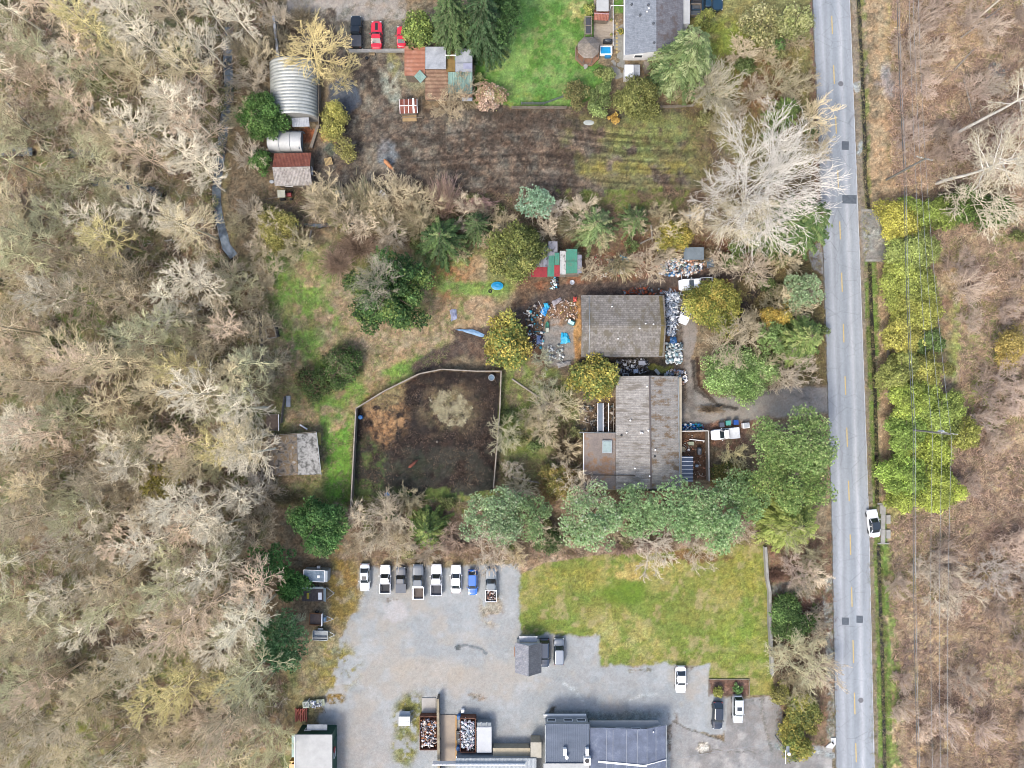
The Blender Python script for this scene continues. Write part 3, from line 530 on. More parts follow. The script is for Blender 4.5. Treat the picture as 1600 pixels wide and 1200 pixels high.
# ---------------------------------------------------------------- plant builders
def bare_segs(seed, h, r, tf=.35, nl=16, c1=6, c2=5, c3=3, up=.55, stems=1, tr=None, fine=.026):
    """limbs, branches and twigs of a leafless tree; lists of (p0, p1, r0, r1) for the trunk part and for the crown part"""
    R = random.Random(seed); T = []; B = []
    tr = tr or h*.0125
    def vec(az, el): return Vector((math.cos(az)*math.cos(el), math.sin(az)*math.cos(el), math.sin(el)))
    def run(p, d, L, r0, r1, n, wob, lst, lift=0.0):
        pts = [p.copy()]; q = p.copy(); dd = d.copy()
        for i in range(n):
            dd = (dd+Vector((R.gauss(0, wob), R.gauss(0, wob), R.gauss(0, wob)+lift))).normalized()
            q2 = q+dd*(L/n); a = r0+(r1-r0)*i/n; b = r0+(r1-r0)*(i+1)/n
            lst.append((q, q2, a, b)); q = q2; pts.append(q.copy())
        return pts, dd
    def at(pts, t):
        f = t*(len(pts)-1); i = min(int(f), len(pts)-2); return pts[i].lerp(pts[i+1], f-i), (pts[i+1]-pts[i]).normalized()
    def side(d, ang):
        a = d.orthogonal().normalized(); a.rotate(Matrix.Rotation(R.uniform(0, 6.283), 3, d)); return (d*math.cos(ang)+a*math.sin(ang)).normalized()
    for st in range(stems):
        if stems > 1:
            az = 6.283*st/stems+R.uniform(-.4, .4); d0 = vec(az, R.uniform(1.0, 1.35))
        else: d0 = (Vector((R.gauss(0, .03), R.gauss(0, .03), 1))).normalized()
        tp, _ = run(Vector((0, 0, 0)), d0, h*.93, tr, tr*.22, 9, .035, T)
        k = max(3, nl//stems)
        for i in range(k):
            t = tf+(.99-tf)*(i+R.random()*.8)/k
            p, d = at(tp, min(t, .99)); az = i*2.4+R.uniform(-.5, .5)
            el = .25+up*((t-tf)/(1-tf))**1.0*1.3+R.uniform(-.15, .15)
            u = (t-tf)/(1-tf); reach = r*(1-.55*u**1.6)*R.uniform(.75, 1.1)
            L = reach/max(.35, math.cos(min(el, 1.2)))
            lr = max(fine*1.8, tr*.36*(1-.6*u))
            lp, _ = run(p, vec(az, el), L, lr, fine*1.3, 5, .07, T if lr > .07 else B, .03)
            for j in range(c1):
                tt = .2+.78*(j+R.random()*.7)/c1
                p2, d2 = at(lp, min(tt, .99)); L2 = L*.50*(1.15-tt*.6)*R.uniform(.7, 1.2)
                sp, _ = run(p2, side(d2, R.uniform(.35, .75)), L2, fine*1.6, fine*1.1, 3, .08, B, .05)
                for m in range(c2):
                    p3, d3 = at(sp, min(.99, .2+.8*(m+R.random()*.6)/c2)); L3 = L2*.55*R.uniform(.6, 1.3)
                    q, _ = run(p3, side(d3, R.uniform(.35, .8)), L3, fine*1.2, fine, 2, .10, B, .05)
                    for w in range(c3):
                        p4, d4 = at(q, R.uniform(.3, 1)); run(p4, side(d4, R.uniform(.35, .8)), L3*.55*R.uniform(.6, 1.4), fine, fine*.7, 1, .1, B)
    return T, B
def seg_arrays(S, seed=0, var=.22, n=3):
    V, F, I = sticks([s[0] for s in S], [s[1] for s in S], [s[2] for s in S], [s[3] for s in S], n)
    return V, F
BARE = {}
def bare_proto(kind, seed, **k):
    T, B = bare_segs(seed, **k)
    a = seg_arrays(T, n=5); b = seg_arrays(B)
    tm = fast_mesh('trunk', a[0], a[1], M_BARK, smooth=True); cm = fast_mesh('crown', b[0], b[1], M_BARK)
    BARE.setdefault(kind, []).append((tm.data, cm.data, k['h'], k['r']))
    bpy.data.objects.remove(tm); bpy.data.objects.remove(cm)
for s in range(8): bare_proto('alder', 10+s, h=[17, 20, 15, 22, 18, 14, 19, 16][s], r=[3.6, 4.0, 3.4, 4.4, 4.6, 3.4, 3.2, 4.2][s], tf=.42, nl=[17, 20, 15, 20, 19, 14, 18, 16][s], c1=6, c2=5, c3=2, up=.42, fine=.026)
for s in range(4): bare_proto('small', 40+s, h=[7, 8.5, 6, 9][s], r=[3.2, 3.6, 2.8, 4][s], tf=.12, nl=24, c1=7, c2=4, c3=2, stems=[3, 4, 3, 5][s], tr=.07, fine=.02)
for s in range(2): bare_proto('broad', 60+s, h=[15, 15][s], r=[11, 9.0][s], tf=.16, nl=[40, 30][s], c1=8, c2=5, c3=3, up=.6, stems=[5, 3][s], tr=.2, fine=.025)
for s in range(4): bare_proto('shrub', 80+s, h=[2.6, 3.2, 2.2, 3.6][s], r=[2.0, 2.4, 1.8, 2.8][s], tf=.03, nl=34, c1=5, c2=4, c3=1, stems=[7, 8, 6, 8][s], tr=.035, fine=.018)
for s in range(2): bare_proto('poplar', 95+s, h=27, r=[4.5, 5.5][s], tf=.5, nl=24, c1=7, c2=4, c3=3, up=.8, tr=.30)
BN = {'alder': 'bare_alder', 'small': 'bare_tree', 'broad': 'bare_tree', 'shrub': 'bare_shrub', 'poplar': 'bare_poplar'}
def bare(kind, px, py, col, label, cat='tree', group=None, s=1.0, sz=None, v=0, rz=None, hc=.72, base=False, tcol=None, name=None, lean=None):
    td, cd, h, r = BARE[kind][v % len(BARE[kind])]
    sz = sz or s
    x, y = P(px, py, 0 if base else h*sz*hc)
    root = thing(name or BN[kind], label, cat, (x, y, -.1), rz if rz is not None else (px*7.3+py*3.1) % 6.28, group)
    if lean: root.rotation_euler = (lean[0], lean[1], 0)
    for nm, d, c in (('trunk', td, tcol or col), ('crown', cd, col)):
        o = bpy.data.objects.new(nm, d); COL.objects.link(o); o.parent = root; o.scale = (s, s, sz); q = C(c, 2.15); o.color = (q[0], q[1]*.985, q[2]*1.0, 1)
    return root

VK = 1.62
def rng(seed): return np.random.default_rng(seed)
def unit(n, R):
    v = R.normal(size=(n, 3)); return v/np.linalg.norm(v, axis=1, keepdims=True)
def tints(n, R, cols, spread=.16, idx=None):
    c = np.array([CV(h, VK) for h in cols]); i = R.integers(0, len(cols), n) if idx is None else idx
    return c[i]*(1+R.normal(0, spread, (n, 1)).clip(-.5, .6))
def put(V, F, col, root, name='crown', mat=None, k=4):
    return fast_mesh(name, V, F, mat or M_LEAF, root, col=np.repeat(col, k, 0))
def limbs(root, h, r, n, seed, tr, z0=.1, col=None, name='trunk'):
    R = random.Random(seed); S = [(Vector((0, 0, 0)), Vector((0, 0, h*.9)), tr, tr*.25)]
    for i in range(n):
        a = i*2.4; z = h*(z0+(.85-z0)*i/n); q = Vector((math.cos(a)*r*.8, math.sin(a)*r*.8, z+r*.35))
        m = Vector((q.x*.5, q.y*.5, z+r*.12)); S += [(Vector((0, 0, z)), m, tr*.35, tr*.22), (m, q, tr*.22, .03)]
    V, F, I = sticks([s[0] for s in S], [s[1] for s in S], [s[2] for s in S], [s[3] for s in S], 6)
    o = fast_mesh(name, V, F, M_TRUNK, root, smooth=True); return o

def leafy(name, px, py, rp, h, cols, label, cat='tree', group=None, ry=None, lobes=None, leaf=.16, dens=1.0, seed=None, squash=.8, zb=None, upright=0.0, rot=0.0, lobe_r=.36, uneven=1.0):
    """crown of many lobes covered with leaf-sized faces; rp, ry: crown half sizes in photo pixels"""
    leaf *= .82; seed = seed or int(px*31+py*17); R = rng(seed)
    hc = h*.7; s = GSD*(CAM_H-hc)/CAM_H
    rx, ryy = rp*s*1.13, (ry or rp)*s*1.13; x, y = P(px, py, hc)
    root = thing(name, label, cat, (x, y, -.05), rot, group)
    rr = (rx+ryy)/2; zb = h*.12 if zb is None else zb
    nl = lobes or int(10+rr*rr*1.5)
    # lobe centres: on and in a squashed dome
    d = unit(nl*3, R); d[:, 2] = np.abs(d[:, 2]); rad = R.random(nl*3)**.4
    c = d*rad[:, None]*(1-lobe_r*.8); c = c[:nl]; c[:, 0] *= rx; c[:, 1] *= ryy
    top = (h-zb)
    az_ = np.arctan2(c[:, 1], c[:, 0]); ph = R.uniform(0, 6.28, 4); ff = 1+(.13*np.sin(2*az_+ph[0])+.12*np.sin(3*az_+ph[1])+.1*np.sin(5*az_+ph[2]))*min(1, rr/2.5)*uneven; c[:, 0] *= ff; c[:, 1] *= ff
    c[:, 2] = zb+top*(.25+.6*c[:, 2]*R.uniform(.75, 1.1, nl))
    lr = rr*lobe_r*R.uniform(.5, 1.15, nl); lr = np.clip(lr, .32, 1.7)
    area = (4*math.pi*lr**2*.7).sum()
    n = int(min(30000, area/(leaf*leaf*1.35)*dens)); pr = lr**2/np.sum(lr**2)
    li = R.choice(nl, n, p=pr); nd = unit(n, R); nd[:, 2] = np.where(R.random(n) < .7, np.abs(nd[:, 2]), nd[:, 2])
    pos = c[li]+nd*(lr[li]*R.uniform(.62, 1.08, n)*(1+.25*np.sin(nd[:, 0]*7+li)*np.cos(nd[:, 1]*6+li*2)))[:, None]*np.array([1, 1, squash])
    pos[:, 2] = np.maximum(pos[:, 2], .12)
    nrm = nd*.9+unit(n, R)*.8+np.array([0, 0, .35]); U = unit(n, R)+np.array([0, 0, upright])
    sz = leaf*R.uniform(.55, 1.35, n)
    V, F = cards(pos, nrm, U, sz*.62, sz)
    lt = R.integers(0, len(cols), nl); idx = np.where(R.random(n) < .6, lt[li], R.integers(0, len(cols), n))
    col = tints(n, R, cols, .27, idx)*(1+R.normal(0, .17, nl)[li])[:, None]
    put(V, F, np.clip(col, .004, .8), root)
    limbs(root, h*.85, rr*.7, 8, seed, max(.05, rr*.045))
    return root

def conifer(name, px, py, rp, h, cols, label, cat='tree', group=None, tiers=None, droop=.35, frond=.5, seed=None, dens=1.0, per=9, sparse=0.0, base=False, grey=0.0, tipcol=None, ang=None):
    """tiers of drooping boughs hung with flat sprays"""
    seed = seed or int(px*13+py*29); R = rng(seed)
    x, y = P(px, py, 0 if base else h*.55); r = rp*GSD*(CAM_H-h*.3)/CAM_H
    root = thing(name, label, cat, (x, y, -.05), 0, group)
    tiers = tiers or int(h*1.7); P0 = []; P1 = []; A = []; Bp = []; Bn = []; Bu = []; Bw = []; Bh = []; Ct = []
    pc = np.array([CV(q, VK) for q in cols])
    for t in range(tiers):
        f = (t+R.random()*.6)/tiers; z = h*(.10+.88*f); rl = r*(1-f)**.72*(1.0 if f > .12 else .85)
        nb = int(per*(1-.45*f))+2
        for b in range(nb):
            az = 6.283*(b+R.random()*.8)/nb+t*1.3
            L = rl*R.uniform(.72, 1.14)+.25; dr = droop*R.uniform(.6, 1.4)
            if sparse and R.random() < sparse: continue
            n = max(4, int(L/.2*dens)); u = np.linspace(.12, 1, n)
            up = .25*(f > .6)
            cx = np.cos(az)*L*u; cy = np.sin(az)*L*u; cz = z+L*(up*u-dr*u*u)
            P0.append((0, 0, z)); P1.append((cx[n//2], cy[n//2], cz[n//2])); A.append(.05)
            P0.append((cx[n//2], cy[n//2], cz[n//2])); P1.append((cx[-1], cy[-1], cz[-1])); A.append(.03)
            dirv = np.array([np.cos(az), np.sin(az), 0]); sv = np.array([-np.sin(az), np.cos(az), 0])
            tone = pc[R.integers(len(pc))]*(1+R.normal(0, .14))
            for sgn in (-1, 1):
                ln = frond*(1-.55*u)*(.6+.5*R.random(n))*min(1.25, .55+L*.22)
                dv = dirv*.75+sv*sgn*.8; dv = dv/np.linalg.norm(dv)
                dd = np.tile(dv, (n, 1))+R.normal(0, .14, (n, 3)); dd[:, 2] -= .35
                dd /= np.linalg.norm(dd, axis=1, keepdims=True)
                c = np.stack([cx, cy, cz], 1)+dd*ln[:, None]*.5
                nr = np.tile([0, 0, 1.0], (n, 1))+R.normal(0, .35, (n, 3)); nr -= dd*(nr*dd).sum(1, keepdims=True)
                Bp.append(c); Bn.append(nr); Bu.append(dd); Bh.append(ln*.58); Bw.append(np.full(n, .075)+.05*R.random(n))
                tc = np.tile(tone, (n, 1))*(1+R.normal(0, .13, (n, 1)))
                if tipcol is not None: w = (u**2)[:, None]*.7; tc = tc*(1-w)+np.array(CV(tipcol, VK))*w
                Ct.append(tc)
            # tip spray
            dd = (dirv+np.array([0, 0, -.4]))[None]; c = np.array([[cx[-1], cy[-1], cz[-1]]])+dd*.12
            Bp.append(c); Bn.append(np.array([[0, 0, 1.]])); Bu.append(dd); Bh.append(np.array([.28])); Bw.append(np.array([.09])); Ct.append(tone[None])
    Bp, Bn, Bu, Bh, Bw, Ct = map(np.concatenate, (Bp, Bn, Bu, Bh, Bw, Ct))
    n = len(Bp); a = np.cross(Bu, Bn); a /= np.linalg.norm(a, axis=1, keepdims=True)+1e-9
    Bu = Bu/(np.linalg.norm(Bu, axis=1, keepdims=True)+1e-9)
    V = np.stack([Bp-Bu*Bh[:, None]-a*Bw[:, None]*.5, Bp-Bu*Bh[:, None]*.1-a*Bw[:, None], Bp+Bu*Bh[:, None], Bp-Bu*Bh[:, None]*.1+a*Bw[:, None]], 1).reshape(-1, 3)
    F = np.arange(n*4).reshape(-1, 4)[:, ::-1]
    put(V, F, np.clip(Ct, .004, .8), root)
    P0.append((0, 0, 0)); P1.append((0, 0, h*.97)); A.append(max(.12, h*.014))
    V, F, I = sticks(P0, P1, A, np.array(A)*.55, 5); fast_mesh('trunk', V, F, M_TRUNK, root, smooth=True)
    return root

def pine(name, px, py, rp, h, cols, label, cat='tree', group=None, ry=None, seed=None, clump=.55, dens=1.0):
    """needle tufts packed on an uneven dome"""
    seed = seed or int(px*19+py*11); R = rng(seed)
    hc = h*.75; s = GSD*(CAM_H-hc)/CAM_H; rx, ryy = rp*s*1.12, (ry or rp)*s*1.12; x, y = P(px, py, hc); rr = (rx+ryy)/2
    root = thing(name, label, cat, (x, y, -.05), 0, group)
    nb = int(10+rr*3.2); bl = []
    for i in range(nb):
        a = i*2.4+R.random(); q = rr*.80*math.sqrt(i/nb)*R.uniform(.85, 1.12); bl.append((math.cos(a)*q*rx/rr, math.sin(a)*q*ryy/rr, h*(.60+.26*(1-q/rr))+R.normal(0, .7), rr*R.uniform(.14, .32)))
    bl = np.array(bl); nt = int((4*math.pi*bl[:, 3]**2).sum()/(clump*clump)*1.3*dens)
    bi = R.choice(nb, nt, p=bl[:, 3]**2/np.sum(bl[:, 3]**2)); nd = unit(nt, R); nd[:, 2] = np.where(R.random(nt) < .75, np.abs(nd[:, 2]), nd[:, 2])
    tc = bl[bi, :3]+nd*(bl[bi, 3]*R.uniform(.55, 1.12, nt))[:, None]*np.array([1, 1, .8])
    m = 16; tn = np.repeat(tc, m, 0); dirs = unit(nt*m, R)+np.repeat(nd, m, 0)*.9+np.array([0, 0, .25]); dirs /= np.linalg.norm(dirs, axis=1, keepdims=True)
    ln = clump*R.uniform(.3, .62, nt*m); c = tn+dirs*ln[:, None]*.5
    nr = np.cross(dirs, unit(nt*m, R)); a = np.cross(dirs, nr); a /= np.linalg.norm(a, axis=1, keepdims=True)+1e-9
    w = (.03+.025*R.random(nt*m))[:, None]
    V = np.stack([c-dirs*ln[:, None]*.5, c-a*w, c+dirs*ln[:, None]*.5, c+a*w], 1).reshape(-1, 3)
    F = np.arange(nt*m*4).reshape(-1, 4)
    col = np.repeat(tints(nt, R, cols, .22), m, 0)*(1.62+R.normal(0, .3, (nt*m, 1)))
    put(V, F, np.clip(col, .004, .8), root); limbs(root, h*.85, rr*.8, 12, seed, max(.12, rr*.05), z0=.35)
    return root
def twiggy(name, px, py, rp, h, cols, label, cat='shrub', group=None, ry=None, n=None, seed=None, rot=0.0, fan=None, thick=.032, part='twigs', lmul=1.0):
    """shrub of thin stems fanning out from its foot; fan = (dx, dy) leans them one way"""
    seed = seed or int(px*23+py*41); R = rng(seed)
    hc = h*.6; s = GSD*(CAM_H-hc)/CAM_H; rx, ryy = rp*s, (ry or rp)*s; x, y = P(px, py, hc)
    root = thing(name, label, cat, (x, y, -.05), rot, group)
    n = n or int(120+rx*ryy*42)
    a = R.random(n)*6.283; q = np.sqrt(R.random(n)); foot = np.stack([np.cos(a)*q*rx*.35, np.sin(a)*q*ryy*.35, np.zeros(n)], 1)
    a2 = a+R.normal(0, .6, n); q2 = np.clip(q*R.uniform(.5, 1.25, n), 0, 1.15)
    tip = np.stack([np.cos(a2)*q2*rx, np.sin(a2)*q2*ryy, h*(1-.55*q2**2)*R.uniform(.55, 1.05, n)], 1)
    if fan is not None: tip[:, 0] += fan[0]*R.uniform(.2, 1, n)*GSD; tip[:, 1] -= fan[1]*R.uniform(.2, 1, n)*GSD
    mid = foot*.45+tip*.55+np.stack([R.normal(0, .1, n), R.normal(0, .1, n), h*.10*np.ones(n)], 1)
    P0 = [foot, mid]; P1 = [mid, tip]; r0 = [np.full(n, thick*1.5), np.full(n, thick)]; r1 = [np.full(n, thick), np.full(n, thick*.6)]
    k = 4; mm = np.repeat(mid, k, 0); tt = np.repeat(tip, k, 0); f = R.uniform(.1, .95, (n*k, 1)); b0 = mm+(tt-mm)*f
    d = (tt-mm); L = np.linalg.norm(d, axis=1, keepdims=True); d = d/L+unit(n*k, R)*.8; b1 = b0+d*L*R.uniform(.12, .34, (n*k, 1))*lmul
    P0.append(b0); P1.append(b1); r0.append(np.full(n*k, thick*.8)); r1.append(np.full(n*k, thick*.5))
    V, F, I = sticks(np.concatenate(P0), np.concatenate(P1), np.concatenate(r0), np.concatenate(r1), 3)
    base = tints(n, R, cols, .18); ct = np.concatenate([base, base, np.repeat(base, k, 0)])
    V[:, 2] = np.maximum(V[:, 2], .0)
    o = fast_mesh(part, V, F, M_TWIG, root, col=np.clip(ct[I], .004, .8))
    return root
# ---------------------------------------------------------------- green trees and shrubs that stand out one by one
G1 = ['4f8430', '5f9438', '3f6f2a', '6fa040']; DK = ['3c6230', '4a743a', '2f4f2a', '5a8444']; YG = ['9aa83c', '86983a', 'b0b648', '74882f']
BG = ['86a878', '78a070', '98b88c', '6a9060']; OL = ['7f8c3c', '6f7f38', '949c48', '5f7032']; CED = ['9aa436', '8c9a34', 'aaae44', '7c8a2e', 'b09c40']
YL = ['c0b030', 'a4a436', '8a983c', 'ccbc3c', '6f8834']; PG = ['8db45c', '7ea44e', '9fc46c', '6c9442']; FIR = ['7f9c50', '6c8a44', '93ac60', '587638']
leafy('cedar_tree', 402, 172, 35, 9, G1, 'dense bright green cedar beside the west wall of the ribbed arched shed', ry=47, leaf=.2, seed=3)
leafy('cedar_bush', 406, 249, 22, 5, G1, 'round bright green bush west of the white tarp shelter', cat='shrub', leaf=.18)
leafy('willow_shrub', 430, 357, 36, 5.5, ['b0b04c', 'a09c44', '8c9040', 'c4bc58'], 'yellow green willow shrub below the rusty roofed shed, north of the grassy strip', cat='shrub', dens=.5, leaf=.17)
leafy('willow_shrub', 520, 185, 20, 5, ['b8b84a', 'a4a844', 'ccc658', '8e963e'], 'lime green willow shrub between the arched shed and the round pond', cat='shrub', ry=38, dens=.6, leaf=.16)
leafy('willow_shrub', 537, 228, 19, 4, ['a8a850', '9a9a48', '8c8c4c'], 'thin lime green willow shrub south of the round pond', cat='shrub', ry=24, dens=.4, leaf=.16)
leafy('broadleaf_tree', 652, 32, 26, 9, ['8ca63e', '7c9838', 'a0b44a', '5f7c30'], 'yellow green leafy tree just right of the small red car', ry=36, leaf=.24)
conifer('fir_tree', 705, 22, 44, 17, DK, 'tall dark green fir above the grey middle roof of the patchwork barn', frond=.8, tipcol='6f8e4c')
conifer('fir_tree', 755, 24, 44, 18, ['33552c', '40683a', '4c7444'], 'darkest fir with drooping spokes at the north lawn corner', frond=.85, droop=.5)
pine('pine_tree', 793, 22, 24, 11, DK, 'round dark green pine overhanging the west edge of the north lawn', ry=40)
leafy('flowering_shrub', 768, 148, 28, 3.4, ['d8b49c', 'c8a488', 'b09474', '9aa058', 'e0c4b0'], 'pinkish blossoming shrub at the south-west corner of the north lawn', cat='shrub', ry=24, leaf=.2)
leafy('small_bush', 747, 118, 8, 1.8, ['93a852', 'a8b470'], 'tiny pale green bush between the patchwork barn and the lawn', cat='shrub')
leafy('clipped_cedar', 921, 12, 10, 3.5, YG, 'upright yellow green cedar at the top of the photo beside the red deck roof', cat='shrub', ry=14)
leafy('garden_bush', 971, 47, 5, 1.4, YL, 'small yellow green bush against the west wall of the grey roofed bungalow', cat='shrub')
leafy('broadleaf_shrub', 1103, 26, 19, 4.5, ['8f9c38', '7c8c34', 'a0aa44'], 'yellow green leafy shrub beside the dark pickup at the top of the photo', cat='shrub', ry=17)
conifer('cedar_tree', 1078, 82, 60, 14, ['8ea864', '7c9a58', 'a2b878', '5c7c40'], 'wide pale green cedar with drooping sprays overhanging the grey roofed bungalow', frond=1.1, droop=.45, per=12)
conifer('cedar_tree', 1042, 112, 26, 7, ['5c8444', '4c7438', '6c9450'], 'smaller mid green cedar at the white south wall of the bungalow', frond=.6)
leafy('mulberry_shrub', 900, 145, 22, 4.5, ['8e8a4c', 'a09c58', '7c7c44', '6f7f44'], 'brownish green shrub on the south edge of the north lawn, leftmost of its row', cat='shrub', ry=26, dens=.7, leaf=.17)
leafy('laurel_shrub', 936, 148, 20, 4.5, ['7f9a4c', '6f8c44', '8ea858'], 'mid green shrub between the brownish shrub and the round olive bush', cat='shrub', ry=28, leaf=.18)
leafy('laurel_shrub', 945, 112, 17, 4, ['88984c', '788a44', '9aa85a'], 'olive green shrub on the path south of the blue hot tub', cat='shrub', ry=16, leaf=.18)
leafy('round_bush', 1001, 150, 36, 6, ['868e40', '949c4a', '76803a', '66742f'], 'large round olive green bush south of the grey roofed bungalow', cat='shrub', ry=34, leaf=.2)
leafy('yellow_bush', 960, 184, 10, 1.6, ['d4ac34', 'c09c30', 'e0bc48'], 'small golden yellow bush at the north edge of the mud field', cat='shrub')
leafy('laurel_shrub', 940, 177, 12, 2, ['7c8c4c', '6c7c44'], 'low green shrub just left of the golden yellow bush', cat='shrub', ry=7)
leafy('roadside_tree', 1195, 25, 40, 10, ['a8a866', '98985c', '8c9854', 'b4b47c'], 'loose pale olive tree at the top of the photo west of the road', dens=.55, ry=30, leaf=.24)
leafy('roadside_tree', 1250, 22, 34, 10, ['98a45c', '8a9a50', 'a8b070'], 'loose grey green tree overhanging the top of the road', dens=.6, ry=30, leaf=.24)
conifer('yew_shrub', 1217, 72, 14, 4, ['4f8438', '5f9440'], 'small bright green conifer below the pale olive roadside trees', cat='shrub')
conifer('cedar_tree', 1228, 172, 30, 7, ['6f9434', '7fa03c', '5f8430', '8fac48'], 'bright green cedar west of the road, north of the huge white bare tree', frond=.6)
pine('blue_green_pine', 838, 318, 29, 7, ['8cb494', '7ca484', '9cc4a4', '6c9474'], 'round blue green pine at the south edge of the mud field')
leafy('ivy_tree', 803, 388, 46, 9, ['7f8f3a', '8f9c42', '6f8034', 'a0a44c', '5c6c30'], 'large olive green leafy tree left of the coloured sheet roof shed', ry=54, leaf=.22)
conifer('cedar_tree', 930, 352, 42, 7, ['6f9450', '82a25c', '5c8040', 'a0ac70'], 'loose green cedar behind the coloured sheet roof shed', frond=.8, sparse=.15)
conifer('cedar_shrub', 992, 342, 30, 5, ['5f8040', '6f904c', '4c6c34'], 'small green cedar between the loose cedar and the yellow tree', cat='shrub', frond=.6)
leafy('forsythia_tree', 1058, 366, 28, 5, ['bcae2c', 'a8a42e', 'ccbc38', '8c9430'], 'bright yellow flowering tree above the heap of white and blue junk', dens=.9, leaf=.18)
conifer('cedar_tree', 690, 372, 50, 9, ['4c7434', '5c843c', '3f6430', '7c9650'], 'green cedar growing through the bare shrubs below the mud field', frond=.8)
conifer('cedar_tree', 745, 350, 30, 8, ['4c6c38', '5c7c40', '3c5c2c'], 'dark cedar left of the olive leafy tree', frond=.6)
leafy('giant_cypress', 605, 455, 76, 12, ['3f6e2e', '4e7e36', '5c8c3c', '76943c', '335c28'], 'huge round dark green cypress standing alone in the grassy clearing', ry=66, leaf=.26, dens=1.0, lobe_r=.28, uneven=.25, lobes=70)
leafy('juniper', 487, 597, 31, 4, ['4f6e30', '5f7e38', '6f8c44', '6c5c40'], 'low dark green juniper in the clearing, left one of a pair', cat='shrub', ry=25, leaf=.18)
leafy('juniper', 530, 573, 33, 5, ['4f7630', '5f8638', '66744a', '7c6c54'], 'taller dark green juniper in the clearing, right one of a pair', cat='shrub', ry=35, leaf=.18)
leafy('golden_holly', 790, 535, 41, 7, YL, 'golden yellow broadleaf tree at the north-east corner of the fenced paddock', ry=49, leaf=.26)
leafy('golden_holly', 931, 591, 43, 7.5, YL, 'golden yellow broadleaf tree between the two big moss stained roofs', ry=40, leaf=.26)
leafy('laurel_tree', 1118, 476, 46, 6, ['9aa42e', '8a9a2e', 'aeb038', 'b8a834', '6f8028'], 'yellow green tree hiding the white sedan in the junk yard', ry=48, leaf=.2)
leafy('laurel_tree', 1155, 584, 71, 6, ['84b054', '94bc60', '74a048', 'a4c878'], 'wide bright green bush inside the driveway loop', ry=46, leaf=.2, cat='shrub')
conifer('fir_tree', 1252, 528, 52, 11, ['76983e', '86a448', '5f8034', '9cb058'], 'green fir with long fronds beside the road above the driveway mouth', frond=1.0, per=11)
leafy('gorse', 1222, 492, 28, 8, ['ccac28', 'b09c2c', '9c983a', 'dcbc38'], 'yellow gorse left of the road behind the long frond fir', cat='shrub', ry=17)
pine('blue_green_pine', 1256, 455, 36, 8, ['8ca87c', '7c9c6c', '9cb48c'], 'pale grey green pine beside the road opposite the hedge', ry=28)
pine('pine_tree', 1205, 530, 26, 7, ['7c9c54', '6c8c48', '8cac64'], 'small green pine behind the long frond fir', ry=30)
conifer('fir_tree', 1262, 345, 56, 13, ['55803a', '648e44', '476e32', '7c9c50'], 'dark green fir reaching over the road under the huge white bare tree', frond=1.0, per=11)
conifer('fir_tree', 1212, 366, 40, 8, ['6c8c44', '5c7c3c', '82984c'], 'green fir under the south side of the huge white bare tree', frond=.8)
leafy('laurel_shrub', 1150, 398, 24, 4, ['6c8a3c', '5c7a34', '7c984a'], 'green shrub between the parked white pickup and the huge bare tree', cat='shrub')
pine('plume_pine', 1245, 695, 68, 14, ['7a9e54', '8aa85e', '6a8e48', '9cb470'], 'large bright green feathery pine on the corner south of the driveway mouth', ry=56, clump=.52)
pine('plume_pine', 1238, 755, 66, 13, ['76984c', '86a656', '668842', '9cb064'], 'large green feathery pine south of the corner pine, near the road', ry=46, clump=.52)
conifer('cypress', 1240, 815, 62, 10, ['7c9c34', '8cac3e', '6a8a2e', 'a0b44c'], 'broad yellow green cypress with starry bare centre above the lawn wall', frond=1.0, per=12, tipcol='a4b444')
pine('shore_pine', 772, 808, 48, 10, ['94b084', '84a476', 'a8c298', '749668'], 'westmost blue green pine of the row north of the gravel yard', ry=48, group='row of pines above the south lawn')
pine('shore_pine', 828, 806, 36, 9, ['7c9c64', '8cac74', '6c8c58'], 'small mid green pine second from the west in the long pine row', ry=40, group='row of pines above the south lawn')
leafy('smoke_bush', 872, 758, 33, 5, ['a89c3e', '8c8c3c', 'b4a444', '7f8440', 'a07c4c'], 'brownish yellow bush at the west end of the long house wing', ry=33)
pine('shore_pine', 925, 812, 48, 11, ['90b47c', 'a0c28c', '80a46e', 'b0cc9c'], 'round pale green pine third in the long pine row, below the house corner', ry=54, group='row of pines above the south lawn')
pine('shore_pine', 992, 800, 44, 10, ['88ac74', '98bc84', '789c66'], 'green pine fourth in the long pine row, below the house ridge', ry=44, group='row of pines above the south lawn')
pine('shore_pine', 1055, 798, 48, 11, ['88ae76', '98be86', '789e68'], 'green pine fifth in the long pine row, below the house east wing', ry=48, group='row of pines above the south lawn')
pine('shore_pine', 1112, 806, 54, 12, ['84aa70', '94ba7e', '749a60', 'a6c48e'], 'largest green pine near the east end of the long pine row', ry=56, group='row of pines above the south lawn')
pine('shore_pine', 1165, 776, 36, 10, ['7ca062', '8cb070', '6c9056'], 'eastmost green pine of the long row, below the roadside pickup', ry=44, group='row of pines above the south lawn')
leafy('laurel_shrub', 1140, 745, 34, 3.5, ['7c7c34', '8c8c38', '5c6c30', 'a08c3c'], 'dark olive shrub between the fenced courtyard and the plume pines', cat='shrub', ry=22, leaf=.18)
leafy('laurel_shrub', 858, 848, 30, 4, ['54743a', '64844a', '7c8c50'], 'low green shrub on the lawn corner below the pine row', cat='shrub', ry=22, leaf=.18)
conifer('cedar_shrub', 668, 827, 42, 6, ['84a03c', '94ac46', '6c8c34', '567a30'], 'yellow green cedar with spreading fronds above the row of parked pickups', frond=.9, per=11)
leafy('holly_tree', 490, 822, 46, 10, ['478032', '579040', '3c6e2c', '6c9c48'], 'large dark green tree above the grey camper trailer', ry=44, leaf=.22)
